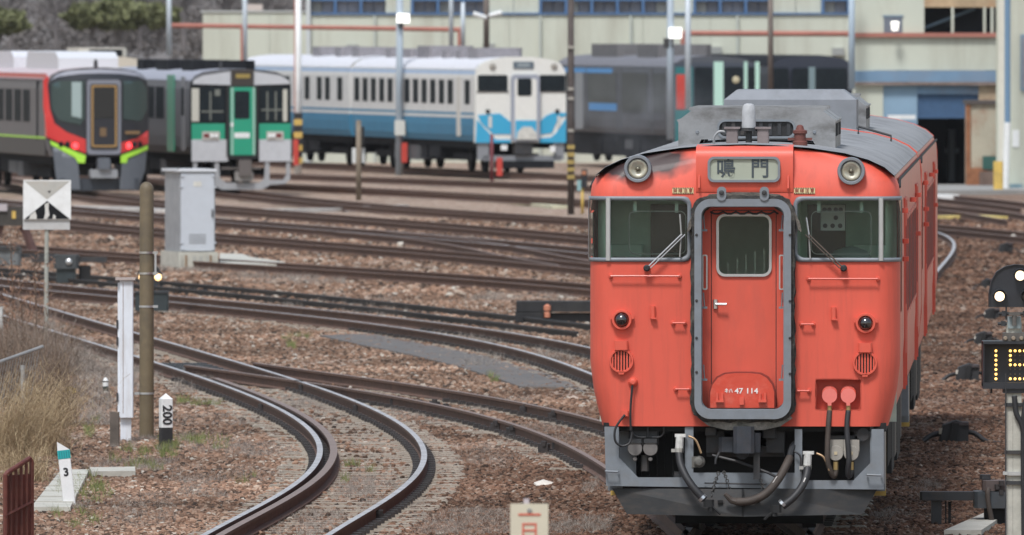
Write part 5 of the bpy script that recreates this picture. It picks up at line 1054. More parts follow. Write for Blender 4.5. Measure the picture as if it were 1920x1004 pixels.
for px in (700, 1010, 1180, 1380): MB().bb(wx(px, YB), wx(px, YB) + .09, -.14, -.004, -.2, wz_(30, YB)).build('downpipe', mat('pale downpipe', (.44, .47, .43), .7), D)
for px, py in ((905, 82), (650, 84), (1150, 90), (1330, 88), (1560, 90)): MB().bb(wx(px, YB), wx(px, YB) + .42, -.2, -.004, wz_(py + 14, YB), wz_(py, YB)).build('vent_box', mat('grey vent', (.30, .31, .30), .7), D)
# shed with the blue fascia and dark doorway
YS = 400.0; H = thing('engine_shed', 'pale green engine shed with blue fascia, blue shutter and black doorway', 'building', (0, YS, 0))
def hb(name, x0, x1, y0, y1, m, d0=0., d1=.25, par=None): return MB().bb(wx(x0, YS), wx(x1, YS), d0, d1, wz_(y1, YS), wz_(y0, YS)).build(name, m, par or H)
hb('upper_wall', 1598, 1733, -40, 132, M_PALE); hb('upper_wall', 1733, 1873, 66, 132, M_PALE); hb('upper_wall', 1733, 1873, -40, 14, mat('rust stained cladding', (.44, .32, .20), .85, var=.3, vscale=1, dirt=(.40, .19, .09), damt=.8, dscale=.8))
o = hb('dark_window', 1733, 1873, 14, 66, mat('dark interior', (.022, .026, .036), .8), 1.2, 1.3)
for px in (1786, 1846, 1860): hb('mullion', px - 2.5, px + 2.5, 14, 66, M_PALE, -.02, .1)
MB().tube([(wx(1736, YS), .5, wz_(52, YS)), (wx(1830, YS), .7, wz_(16, YS))], .045, 6).build('stair_rail', mat('blue grey stair rail', (.16, .24, .32), .6), H)
hb('red_sill', 1590, 1873, 62, 70, M_PIPE, -.14, -.003)
hb('fascia', 1600, 1873, 133, 154, M_FBLUE, -.10, .25); hb('lintel', 1600, 1873, 154.5, 160, mat('brown lintel', (.20, .15, .13), .85, var=.3), -.16, .25)
hb('pillar', 1604, 1656, 160.5, 362, M_PALE); hb('blue_wall', 1656, 1720, 160.5, 362, mat('pale faded blue wall', (.22, .33, .44), .85, var=.08, vscale=.7), .05, .3)
hb('shutter_top', 1720, 1835, 160.5, 177, M_FBLUE, .02, .3); s_ = hb('shutter', 1720, 1835, 177.5, 222, mat('blue shutter', (.055, .12, .235), .7, var=.1), .15, .3)
for k in range(9): hb('shutter_slat', 1720, 1835, 178 + k * 5, 182 + k * 5, MATS['blue shutter'], .12, .148, s_)
hb('pillar', 1835, 1873, 160.5, 195, mat('tan cladding', (.40, .32, .22), .85, var=.2, dirt=(.25, .12, .07), damt=.6, dscale=1)); hb('white_hoarding', 1664, 1716, 216, 224, M_WHITE, -.3, -.2)
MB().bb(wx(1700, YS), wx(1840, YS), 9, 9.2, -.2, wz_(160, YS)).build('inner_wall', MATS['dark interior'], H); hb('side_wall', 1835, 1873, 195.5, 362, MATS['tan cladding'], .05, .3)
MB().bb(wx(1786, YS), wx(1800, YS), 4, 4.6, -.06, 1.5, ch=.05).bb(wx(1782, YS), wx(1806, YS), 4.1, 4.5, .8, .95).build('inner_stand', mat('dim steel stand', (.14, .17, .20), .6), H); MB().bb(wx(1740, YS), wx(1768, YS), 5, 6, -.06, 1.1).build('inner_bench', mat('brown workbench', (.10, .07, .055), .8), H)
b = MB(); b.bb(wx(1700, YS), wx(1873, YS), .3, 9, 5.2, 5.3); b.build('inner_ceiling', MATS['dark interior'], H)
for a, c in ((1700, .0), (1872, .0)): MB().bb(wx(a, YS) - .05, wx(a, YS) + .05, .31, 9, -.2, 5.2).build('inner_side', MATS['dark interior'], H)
wn = hb('small_window', 1657, 1692, 32, 66, mat('grey window', (.14, .16, .20), .3), -.01, .1); hb('window_frame', 1655, 1694, 29, 32, mat('blue grey stair rail', (.16, .24, .32)), -.03, .1, wn)
tag(MB().tube([(wx(1677, YS), YS - .5, wz_(57, YS)), (wx(1677, YS), YS - .55, wz_(42, YS))], [.10, .13], 10).build('wall_lamp', mat('white lit lamp', (1, .96, .88), .4, emit=(1, .95, .85), estr=.9)), 'white lamp glowing in front of the small shed window', 'lamp')
# rusty cabin door in front of the shed
q = 396.0; RB = thing('rusty_shed', 'cream corrugated shed with rust stained edges beside the black doorway', 'shed', (0, q, 0))
xx0, xx1 = wx(1814, q), wx(1888, q); M_CREAMR = mat('cream rusted sheet', (.46, .42, .33), .8, var=.15, vscale=1.2, dirt=(.30, .12, .06), damt=.8, dscale=.9)
MB().bb(xx0, xx1, 0, 2.2, -.2, wz_(196, q)).build('wall', M_CREAMR, RB)
for k in range(9): x = xx0 + .2 + k * .115; MB().bb(x, x + .05, -.03, -.002, .4, wz_(205, q)).build('sheet_rib', M_CREAMR, RB)
MB().bb(xx0 - .05, xx0 + .09, -.06, .1, -.2, wz_(196, q)).build('rusted_corner', mat('rust orange', (.28, .12, .06), .9, var=.3), RB); MB().bb(xx0 - .06, xx1 + .02, -.10, 2.3, wz_(196, q) + .003, wz_(189, q)).build('roof', mat('dark shed roof', (.09, .075, .07), .9), RB)
MB().bb(wx(1842, q), wx(1868, q), -.08, -.035, wz_(318, q), wz_(293, q)).build('green_board', mat('dark green board', (.03, .10, .085), .7), RB); MB().bb(wx(1836, q), wx(1870, q), -.5, -.04, -.2, wz_(322, q)).build('clutter_box', mat('brown clutter', (.16, .11, .09), .9, var=.4, vscale=3), RB)
MB().bb(xx0, xx0 + .6, -.04, -.004, -.15, wz_(315, q)).build('rust_patch', mat('rust orange', (.28, .12, .06)), RB)
# corner of the next building
q = 390.0; CB_ = thing('corner_building', 'pale cladded building at the right edge with a blue drainpipe', 'building', (0, q, 0))
panels(CB_, wx(1868, q), wx(1868, q) + 9, -.2, 9, 1.05, M_PALE, 0., 'wall_panel', .3)
MB().bb(wx(1872, q), wx(1890, q), -.10, -.004, wz_(340, q), 9).build('pale_pilaster', mat('cream pilaster', (.62, .60, .52), .8, var=.06), CB_)
MB().bb(wx(1913, q), wx(1920, q) + .4, -.08, -.004, wz_(170, q), wz_(65, q)).build('blue_window_frame', mat('blue grey stair rail', (.16, .24, .32)), CB_); MB().bb(wx(1916, q), wx(1920, q) + .3, -.09, -.082, wz_(165, q), wz_(70, q)).build('window', M_PANE, CB_)
MB().bb(wx(1898, q), wx(1911, q), -.03, -.004, wz_(276, q), wz_(244, q)).build('white_notice', M_WHITE, CB_); MB().bb(wx(1893, q), wx(1916, q), -.6, -.01, -.2, wz_(345, q)).build('blue_crate', mat('pale blue crate', (.22, .33, .38), .7), CB_)
b = MB(); b.cyl(at(1889, 230, 388.5), at(1889, -60, 388.5), .09, 10); b.cyl(at(1885, 360, 388.5), at(1889, 230, 388.5), .10, 10, 1); tag(b.build('drain_pipe', [mat('blue pipe', (.14, .24, .36), .6), M_WHITE]), 'tall pipe, blue above and white below, on the corner of the right edge building', 'pipe')
tag(MB().bb(wx(1863, 386), wx(1881, 386), 386, 386.3, -.2, wz_(303, 386), ch=.04).build('bollard', M_YELLOW), 'yellow guard bollard at the foot of the blue and white pipe', 'bollard')

# ------------------------------------------------------------------ hillside with bare wood and bushes
b = MB(); hx = np.linspace(-60, 90, 31); hy = [540, 560, 580, 610, 650, 720]; hz = [-.3, 1.2, 3.2, 6.0, 10, 17]
b.add([(x, y, z + .5 * math.sin(x * .3 + y) if z > 0 else z) for y, z in zip(hy, hz) for x in hx], [(j * 31 + i, j * 31 + i + 1, (j + 1) * 31 + i + 1, (j + 1) * 31 + i) for j in range(5) for i in range(30)])
tag(b.build('hill', mat('bare hillside', (.16, .145, .138), .95, var=.3, vscale=.3), smooth=True), 'bare brown hillside behind the depot', None, None, 'structure')
def leaf_cloud(c, rad, n, size, seed, sq=1.0):
    r = np.random.default_rng(seed); d = r.normal(size=(n, 3)); d /= np.linalg.norm(d, axis=1)[:, None]; lump = 1 + .22 * np.sin(d[:, 0] * 5 + seed) * np.sin(d[:, 2] * 4 + 1.3 * seed) ; rr = r.uniform(.55, 1.0, n) ** .6 * lump
    p = np.array(c) + d * rr[:, None] * np.array(rad); a = r.normal(size=(n, 3)) * size; e = r.normal(size=(n, 3)) * size
    return p, a, e
def cloud_obj(name, clouds, m, parent=None):
    vs = []; 
    for p, a, e in clouds: vs.append(np.stack([p - a, p + e, p + a, p - e], 1).reshape(-1, 3))
    v = np.concatenate(vs); n = len(v) // 4; me = bpy.data.meshes.new(name); me.vertices.add(len(v)); me.vertices.foreach_set('co', v.ravel()); me.loops.add(n * 4); me.loops.foreach_set('vertex_index', np.arange(n * 4)); me.polygons.add(n); me.polygons.foreach_set('loop_start', np.arange(n) * 4); me.materials.append(m); me.update(calc_edges=True); me.validate()
    return link(name, me, parent)
M_BUSH = mat('olive bush leaf', (.135, .145, .065), .8, var=.45, vscale=.9); M_TWIG = mat('bare grey twig', (.155, .14, .138), .9, var=.3, vscale=.8)
BUSHES = [(-5, 40, 62, 26, 'olive green bush at the left edge above the cream car'), (170, 30, 48, 22, 'olive green bush nearest the left on the bare hill'), (222, 28, 62, 30, 'largest olive green bush on the bare hill'), (300, 30, 40, 20, 'small olive bush beside the pale pipe post')]
for i, (px, py, rw, rh, lab) in enumerate(BUSHES):
    Y = 552; c = at(px, py, Y); k = Y / F_PX; t = thing('bush', lab, 'bush', (c.x, c.y, c.z - rh * k), 0, 'olive bushes on the hillside')
    cloud_obj('foliage', [leaf_cloud((0, 0, rh * k), (rw * k, 1.2, rh * k), 2600, .075, i + 3)], M_BUSH, t)
    b = MB()
    for q in range(7): b.tube([(0, 0, -.6), (random.uniform(-.6, .6), random.uniform(-.4, .4), rh * k * 1.2)], [.05, .015], 5)
    b.build('stem', M_TWIG, t)
def bare_tree(px, py, Y, h, seed, lab):
    r = random.Random(seed); c = at(px, py, Y); t = thing('bare_tree', lab, 'tree', (c.x, c.y, c.z), 0, 'bare trees on the hillside'); tr = MB(); tw = MB()
    tr.tube([(0, 0, -.5), (r.uniform(-.1, .1), 0, h * .5), (r.uniform(-.3, .3), 0, h)], [.12, .08, .03], 6)
    for q in range(60):
        z = h * r.uniform(.15, .95); a = r.uniform(0, 6.28); ln = r.uniform(.5, 1.3) * (1.1 - z / h * .6); p = Vector((0, 0, z)); d = Vector((math.cos(a), math.sin(a), r.uniform(.2, .9)))
        e = p + d * ln; tw.tube([p, p + d * ln * .5 + Vector((0, 0, .05)), e], [.028, .018, .006], 4)
        for s in range(4): d2 = (d + Vector((r.uniform(-1, 1), r.uniform(-1, 1), r.uniform(-.3, .8)))) * ln * .45; tw.tube([p + d * ln * r.uniform(.3, 1), e + d2], [.014, .005], 3)
    tr.build('trunk', M_TWIG, t); tw.build('crown', M_TWIG, t)
for i, (px, lab) in enumerate(((20, 'bare grey tree at the left edge of the hill'), (105, 'bare grey tree between the two leftmost olive bushes'), (262, 'bare grey tree beside the largest olive bush'), (345, 'bare grey tree nearest the pale green building'), (420, 'bare tree rising above the low end of the pale green building'), (510, 'bare tree just left of the tall white striped pole'))): bare_tree(px, 70, 556 + 3 * (i % 3), 3.2, 40 + i, lab)
r_ = np.random.default_rng(5); cl = []
for i in range(60):
    px = r_.uniform(-60, 620); Y = r_.uniform(562, 580); c = at(px, r_.uniform(-10, 100), Y); cl.append(leaf_cloud((c.x, c.y, c.z), (1.6, 1.0, .8), 420, .05, 200 + i))
tag(cloud_obj('undergrowth', cl, mat('withered scrub', (.165, .148, .140), .95, var=.2, vscale=.4)), 'tangled grey brown undergrowth covering the hill', None, None, 'stuff')

# ------------------------------------------------------------------ poles of the yard
M_POLE = mat('pale galvanised pole', (.50, .55, .60), .55, .2, var=.06); M_POLED = mat('dark brown pole', (.075, .060, .055), .8, var=.2); M_POLEB = mat('brown grey pole', (.17, .14, .125), .8, var=.15)
def pole(label, px, ybase, Y, wpx, m=M_POLE, ytop=-60, name='pole', cat='pole', px_top=None):
    k = Y / F_PX; a = at(px, ybase, Y); c = at(px_top or px, ytop, Y); a.z = min(a.z, GZ - .02) if a.z < .6 else a.z
    t = thing(name, label, cat, (a.x, a.y, a.z)); MB().tube([(0, 0, 0), (c.x - a.x, 0, c.z - a.z)], [wpx * k / 2, wpx * k / 2 * .92], 10).build('shaft', m, t, True); return t, k
def onp(t, name, px0, px1, py0, py1, m, d=.12, dy=0.):
    Y = t.location.y; a = at(px0, py1, Y) - t.location; c = at(px1, py0, Y) - t.location; return MB().bb(a.x, c.x, dy - d / 2, dy + d / 2, a.z, c.z, ch=.01).build(name, m, t)
pole('plain pale pole left of the pale green depot building', 317, 105, 458, 10)
t, k = pole('pale pole with a red pipe beside it above the green fronted railcar', 459, 130, 448, 10); onp(t, 'red_conduit', 451, 456, 50, 120, M_PIPE)
t, k = pole('tall white pole with red side and yellow black striped foot', 559, 312, 436, 13, M_WHITE); onp(t, 'red_conduit', 551.5, 555.5, -40, 308, M_PIPE, .1)
for i in range(8): onp(t, 'foot_stripe', 551, 567, 212 + i * 12, 223 + i * 12, M_YELLOW if i % 2 else M_BLACK, .28)
onp(t, 'red_foot_box', 550, 560, 262, 310, M_RED, .12, -.22)
t, k = pole('blue grey lamp pole with white floodlight and control box before the white railcar', 748, 320, 432, 14, mat('blue grey pole', (.34, .40, .46), .6), px_top=750); onp(t, 'floodlight', 744, 768, 26, 43, mat('lit floodlight', (1, .98, .95), .4, emit=(1, .98, .94), estr=.9), .3, -.2); onp(t, 'lamp_bracket', 747, 757, 43, 52, M_DGREY, .2, -.1); onp(t, 'control_box', 740, 760, 226, 254, mat('pale control box', (.56, .56, .52), .6), .2, -.18); onp(t, 'red_extinguisher', 753, 764, 268, 305, M_RED, .16, -.1)
t, k = pole('short weathered wooden post with white box on its back', 672.5, 376, 371, 11, mat('weathered wood post', (.20, .165, .125), .9, var=.3, vscale=3), 226); onp(t, 'white_box', 660, 684, 278, 306, mat('pale meter box', (.58, .60, .60), .6), .18, .16); onp(t, 'dark_strip', 678, 683, 238, 275, M_DARK, .1)
t, k = pole('dark brown pole with yellow banded foot left of the orange railcar', 1070.5, 402, 343, 13.5, M_POLED)
for py in (86, 164, 182, 242): onp(t, 'pale_band', 1065, 1076, py, py + 6, mat('pale band', (.30, .28, .25), .7), .13, -.06)
for i in range(5): onp(t, 'yellow_band', 1063.4, 1077.6, 272 + i * 14, 280 + i * 14, mat('dull yellow band', (.34, .25, .08), .8, var=.3, vscale=8), .205)
pole('thin pale pole, left one of the pair on the depot wall', 846, 90, 464, 9); pole('thin pale pole, right one of the pair on the depot wall', 868, 90, 464, 9, ytop=5)
t, k = pole('brown grey lamp post with two white lamp arms like a gull', 912, 90, 460, 12, M_POLEB)
for x0, y0, x1, y1 in ((887, 26, 912, 34), (941, 24, 917, 30)): a = at(x0, y0, 459.6) - t.location; c = at(x1, y1, 459.6) - t.location; MB().tube([a, c], [.09, .07], 8).build('lamp_arm', M_WHITE, t)
pole('pale pole just left of the brightest floodlight pole over the exhaust haze', 1290, 205, 398, 12)
t, k = pole('pale floodlight pole over the exhaust haze with a bright round lamp', 1257, 262, 410, 14, mat('blue grey pole', (.34, .40, .46))); onp(t, 'floodlight', 1254, 1278, 52, 72, MATS['lit floodlight'], .3, -.2); onp(t, 'lamp_bracket', 1244, 1262, 72, 90, M_DGREY, .2)
pole('brown wooden pole rising behind the orange railcar roof', 1445, 175, 405, 11, M_POLEB); pole('pale blue grey pole at the left edge of the engine shed', 1597, 168, 399, 13, mat('pale blue pole', (.38, .46, .54), .6))
t, k = pole('thin dark red standing post before the nose of the blue and white railcar', 922, 330, 416, 7, mat('maroon post', (.17, .04, .05), .8), 252); onp(t, 'red_cylinder', 931, 942, 296, 330, M_RED, .16, -.05)
t, k = pole('small yellow black signal post beside the dark brown pole', 1092, 396, 345, 6, M_YELLOW, 352); onp(t, 'blue_plate', 1082, 1090, 338, 358, mat('pale teal plate', (.25, .42, .44), .6), .1); onp(t, 'signal_head', 1090, 1101, 318, 352, M_SIGBLACK, .2)
x = at(1095, 325, 344.6); MB().lathe_y(tuple(x - t.location), [(.04, -.02), (.06, 0)], 10).build('amber_lens', mat('dull orange lens', (.5, .2, .1), .4), t)
# ------------------------------------------------------------------ signals, posts and boxes near the tracks
def gbase(px, ybase): return ground(px, ybase)
def local(t):   # pixel -> local coordinates in the plane of the thing
    Y = t.location.y
    def f(px, py, dy=0.0): p = at(px, py, Y); return (p.x - t.location.x, dy, p.z - t.location.z)
    return f
def lbox(t, name, x0, x1, y0, y1, m, d0=-.03, d1=.03, ch=.0, par=None):
    f = local(t); a, c = f(x0, y1), f(x1, y0); return MB().bb(a[0], c[0], d0, d1, a[2], c[2], ch=ch).build(name, m, par or t)
# shunting signal with route indicator at the right edge
YS_ = 119.0; p = at(1901, 1090, YS_); S1 = thing('shunting_signal', 'black dome shunting signal with two lit white lamps over an amber diode route indicator', 'signal', (p.x, YS_, -.2)); f = local(S1)
pw = 14 * YS_ / F_PX
MB().bb(-pw - .0, -.012, -.06, .06, 0, f(0, 733)[2]).bb(-.010, pw, -.06, .065, 0, f(0, 733)[2]).build('post', M_CONCPOST, S1)
for py, m_ in ((888, M_ALU), (905, M_DGREY), (848, M_DGREY), (759, M_DGREY)): lbox(S1, 'post_clamp', 1884, 1922, py - 3.5, py + 3.5, m_, -.085, .085)
lbox(S1, 'clamp_tail', 1880, 1889, 884, 890, M_ALU, -.12, -.05)
MB().tube([f(1885, 700, -.10), f(1885, 1090, -.10)], .007, 6).build('conduit', M_DGREY, S1)
MB().tube(smoothpath([f(1901, 742, -.09), f(1905, 775, -.10), f(1916, 800, -.10), f(1921, 850, -.10), f(1922, 1000, -.1), f(1922, 1090, -.1)]), .024, 8).build('cable', M_BLACK, S1, True)
MB().tube(smoothpath([f(1925, 740, -.09), f(1919, 770, -.10), f(1917, 830, -.10), f(1919, 1090, -.1)]), .02, 8).build('cable', M_BLACK, S1, True)
cab = lbox(S1, 'route_indicator', 1842, 1990, 644, 722, M_SIGBLACK, .02, .22, .0)
fr_ = MB(); a, c = f(1842, 729), f(1990, 642)
fr_.bb(a[0], c[0], -.16, .22, c[2] - .012, c[2] + .012); fr_.bb(a[0], c[0], -.10, .22, a[2], a[2] + .055); fr_.prism_yz([(-.15, c[2]), (-.09, a[2] + .02), (.22, a[2] + .02), (.22, c[2])], a[0], a[0] + .016); fr_.bb(c[0] - .016, c[0], -.1, .22, a[2], c[2]); fr_.build('indicator_hood', M_SIGBLACK, cab)
px5 = {0: [0, 1, 2, 3, 4, 5, 6]}; on = set()
cols1 = 1867.5; c5 = [1894.5 + 8.85 * i for i in range(5)]; rows = [658.3 + 8.75 * i for i in range(7)]
def led(px, py, lit): q = f(px, py); MB().lathe_y((q[0], .018, q[2]), [(.004, -.014), (.0115 if lit else .008, -.008), (.0115 if lit else .008, .004)], 8).build('diode', M_LED if lit else M_LEDOFF, cab)
for r in rows: led(cols1, r, True)
five = [[1, 1, 1, 1, 1], [1, 0, 0, 0, 0], [1, 0, 0, 0, 0], [1, 1, 1, 1, 0], [0, 0, 0, 0, 1], [0, 0, 0, 0, 1], [1, 1, 1, 1, 0]]
for i, r in enumerate(rows):
    for j, x in enumerate(c5): led(x, r, bool(five[i][j]))
MB().bb(f(1880, 0)[0], f(1935, 0)[0], -.08, .12, f(0, 737)[2], f(0, 727)[2]).build('mounting_plate', M_SIGBLACK, S1)
for px in (1859, 1951): q = f(px, 734); MB().cyl((q[0], .05, q[2] - .02), (q[0], .05, q[2] + .05), .010, 6).build('drain_bolt', M_SIGBLACK, S1)
lbox(S1, 'coupling_ring', 1880, 1926, 624, 640, mat('grimy coupling', (.13, .12, .11), .6, .4, var=.3), -.13, .13, .02); 
for px in (1884, 1899, 1914, 1924): q = f(px, 634); MB().lathe_y((q[0], -.13, q[2]), [(.014, -.03), (.02, -.02), (.02, .01)], 8).build('bolt', mat('tan bolt', (.25, .20, .15), .6), S1)
q0 = f(1901, 626); MB().lathe_z((q0[0], 0, q0[2]), [(.070, 0), (.070, .10)], 16).build('stub_post', M_CONCPOST, S1, 'edge')
sl_ = lbox(S1, 'sleeve', 1889, 1914, 594, 616, mat('grey green sleeve', (.24, .29, .30), .5), -.085, .085, .01); q = f(1901, 600); MB().cyl((q[0], -.12, q[2] + .05), (q[0], -.12, q[2] - .05), .02, 8).box((q[0], -.11, q[2] + .055), (.10, .06, .03)).build('clamp_bolt', mat('grimy coupling', (.13, .12, .11)), S1)
for px, py in ((1882, 588), (1922, 588), (1881, 607)): q = f(px, py); MB().cyl((q[0] - .05, -.02, q[2]), (q[0] + .05, -.02, q[2]), .014, 8).box((q[0], -.02, q[2]), (.04, .05, .045)).build('side_bolt', M_DGREY, S1)
MB().bb(f(1885, 0)[0], f(1888, 0)[0], -.03, .0, f(0, 600)[2], f(0, 572)[2]).build('support_strip', M_DGREY, S1)
hdp = [(1854, 576), (1854, 551), (1858, 528), (1868, 510), (1884, 500), (1902, 496), (1918, 497), (1932, 504), (1946, 520), (1954, 545), (1956, 576)]
hd_ = MB().prism_xz([(f(*q)[0], f(*q)[2]) for q in hdp], -.02, .10).build('signal_head', M_SIGBLACK, S1)
MB().ring_xz([(f(*q)[0], f(*q)[2]) for q in dense(hdp, 9)], [((f(*q)[0] - f(1905, 540)[0]) * .965 + f(1905, 540)[0], (f(*q)[2] - f(1905, 540)[2]) * .965 + f(1905, 540)[2]) for q in dense(hdp, 9)], -.035, .12).build('head_rim', M_SIGBLACK, hd_)
for px, py, lit in ((1874, 556, 1), (1912.5, 517, 1), (1926, 556, 0)):
    q = f(px, py); b = MB(); n = 18
    MB().lathe_y((q[0], -.03, q[2]), [(.050, -.0), (.046, -.012), (.056, .01)], 18).build('lamp_housing', M_SIGBLACK, hd_, True)
    MB().lathe_y((q[0], -.045, q[2]), [(.012, -.012), (.034, -.006), (.044, .006)], 18).build('lamp_lens', M_LAMP if lit else M_LEDOFF, hd_, True)
    vs = [(q[0] + .066 * math.cos(R(20 + 140 * k / 12)), y, q[2] + .066 * math.sin(R(20 + 140 * k / 12)) + (-.006 if y < -.1 else 0)) for y in (-.15, -.02) for k in range(13)]
    vs += [(q[0] + .061 * math.cos(R(20 + 140 * k / 12)), y, q[2] + .061 * math.sin(R(20 + 140 * k / 12))) for y in (-.15, -.02) for k in range(13)]
    b.add(vs, [(k, k + 1, 14 + k, 13 + k) for k in range(12)] + [(26 + k + 1, 26 + k, 39 + k, 40 + k) for k in range(12)] + [(k + 1, k, 26 + k, 27 + k) for k in range(12)]); b.build('lamp_visor', M_SIGBLACK, hd_)
# point machine beside it
p = gbase(1800, 985); PM = thing('point_machine', 'black point machine with long flat arm on two legs beside the signal post', 'point machine', (p.x, p.y, GZ)); f = local(PM)
lbox(PM, 'arm', 1725, 1830, 922, 938, M_DGREY, -.10, .12, .02); lbox(PM, 'leg', 1746, 1765, 939, 990, M_DGREY, -.06, .06); lbox(PM, 'rod', 1772, 1774.5, 940, 984, M_DARK, -.01, .01); lbox(PM, 'rod', 1778, 1783, 941, 986, M_DARK, -.02, .02)
lbox(PM, 'body', 1826, 1900, 921, 952, mat('bluish machine case', (.045, .055, .065), .5, var=.25, dirt=(.08, .06, .05), damt=.4), -.22, .25, .03); lbox(PM, 'lid', 1842, 1900, 901, 920, mat('brown dusty lid', (.11, .085, .080), .8, var=.2), -.16, .22, .03); lbox(PM, 'cap', 1838, 1858, 891, 900, M_DGREY, .05, .2, .02); lbox(PM, 'stand', 1846, 1900, 953, 992, M_DARK, -.1, .2)
MB().tube(smoothpath([f(1852, 915, -.24), f(1850, 924, -.26), f(1852, 945, -.26), f(1858, 975, -.24), f(1860, 992, -.2)]), .026, 8).build('hose', M_HOSEB, PM, True)
for px, py in ((1876, 905), (1876, 922), (1868, 912)): q = f(px, py, -.2); MB().box(q, (.05, .06, .05), 0, 0, .012).build('lock', M_CLIP, PM)
# concrete trough lids in the corner
b = gbase; tr = thing('cable_trough', 'pale concrete cable trough crossing the bottom right corner', 'cable trough', tuple(ground(1860, 985)))
o = tr.location
c0 = [ground(1770, 1006), ground(1845, 973), ground(1890, 972), ground(1840, 1006)]
MB().prism_xy([(q.x - o.x, q.y - o.y) for q in c0], -.05, .06).build('lid', M_CONC, tr)
c0 = [ground(1846, 972.4), ground(1862, 962), ground(1905, 962), ground(1891, 971.4)]; MB().prism_xy([(q.x - o.x, q.y - o.y) for q in c0], -.05, .055).build('lid', M_CONC, tr)
# cable boxes in the ballast right of the railcar
def bond_box(px, yb, s, label, cab=True, lab_w=True, tilt=0):
    p = gbase(px, yb); t = thing('cable_box', label, 'cable box', (p.x, p.y, GZ - .02), 0, 'black cable boxes beside the orange railcar'); k = p.y / F_PX; w_ = 30 * s * k; h = 44 * s * k
    MB().prism_xz([(-w_, 0), (w_ * .8, 0), (w_ * .85, h * .85), (w_ * .1, h), (-w_ * .75, h * .8)], -.22, .22).build('case', mat('sooty case', (.022, .022, .024), .8, var=.4), t)
    MB().bb(-w_ * .2, w_ * .85, -.25, .24, h * .80, h * .93, ch=.02).build('lid', mat('brown sooty lid', (.05, .04, .042), .8, var=.3), t); MB().prism_xz([(-w_ * .45, 0), (w_ * .05, 0), (w_ * .25, h * .9), (-w_ * .15, h * .9)], -.27, -.221).build('front_rib', M_DARK, t)
    MB().tube(smoothpath([(-w_ * .8, -.05, h * .45), (-w_ * 1.5, -.1, h * .36), (-w_ * 2.1, -.15, h * .05), (-w_ * 2.4, -.2, -.02)]), .032 * s, 7).build('cable', M_BLACK, t, True)
    if cab: MB().tube(smoothpath([(w_ * .8, -.05, h * .5), (w_ * 1.3, -.1, h * .42), (w_ * 2.0, -.2, h * .1), (w_ * 3.0, -.3, .0)]), .030 * s, 7).build('cable', M_BLACK, t, True)
    if lab_w: MB().box((-w_ * .82, -.16, h * .55), (.07 * s, .06, .07 * s), 0, 0, .02).build('pale_tie', mat('pale tie', (.55, .52, .46), .7), t)
bond_box(1790, 829, 1.0, 'black cable box with drooping cables nearest the orange railcar front', lab_w=True)
bond_box(1815, 714, .8, 'black cable box left of the amber route indicator'); bond_box(1844, 646, .62, 'black cable box with white tie left of the signal neck', lab_w=True); bond_box(1860, 599, .55, 'black cable box with white tie below the signal dome'); bond_box(1852, 540, .45, 'small black cable box left of the dome', lab_w=False); bond_box(1886, 475, .5, 'farthest black cable box, above the signal dome', lab_w=False)
def lump(px, yb, w_px, h_px, label, m, seed):
    p = gbase(px, yb); k = p.y / F_PX; me = rock(seed, 1.0); v = np.zeros(len(me.vertices) * 3); me.vertices.foreach_get('co', v); v = v.reshape(-1, 3) * np.array([w_px * k / 2.0, w_px * k / 2.2, h_px * k / 1.6]); me.vertices.foreach_set('co', v.ravel()); me.materials.append(m)
    o = link('stone', me); o.location = (p.x, p.y, GZ + h_px * k * .12); return tag(o, label, 'stone')
M_WST = mat('whitewashed stone', (.62, .59, .54), .9, var=.12, bump=.4); M_PST = mat('pinkish stone', (.48, .38, .31), .9, var=.15, bump=.4)
lump(1019, 912, 36, 16, 'large white stone left of the orange railcar step', M_WST, 61); lump(1075, 750, 28, 11, 'pinkish pale stone beside the branch track', M_PST, 62); lump(753, 461, 18, 14, 'round white stone between the distant rails', M_WST, 63); lump(1901, 449, 18, 14, 'round white stone above the signal dome', M_WST, 64); lump(1726, 884 - 8, 12, 8, 'small pale stone right of the orange railcar', M_PST, 65)
lump(218, 577, 12, 12, 'pale stone left of the white trunking box', M_PST, 66)
# long black box with orange lamp on the black track
p = gbase(1036, 606); XB = thing('track_box', 'long black box lying across the dirty black track at the orange railcar', 'track box', (p.x, p.y, GZ), 0); f = local(XB)
lbox(XB, 'lid', 968, 1150, 565, 584, mat('black tarred timber', (.020, .020, .022), .8, var=.3, dirt=(.06, .055, .05), damt=.5), -.3, .5, .0); lbox(XB, 'end_block', 966, 1018, 585, 604, MATS['black tarred timber'], -.32, .3); lbox(XB, 'side_beam', 1018, 1150, 588, 603, M_BLACKRAIL, -.2, .4)
q = f(1026, 588, -.33); MB().lathe_z((q[0], -.36, q[2] - .06), [(.05, 0), (.05, .06), (.035, .11), (.06, .12), (.06, .19), (.01, .22)], 10).build('orange_marker', mat('faded orange marker', (.52, .20, .12), .7), XB)
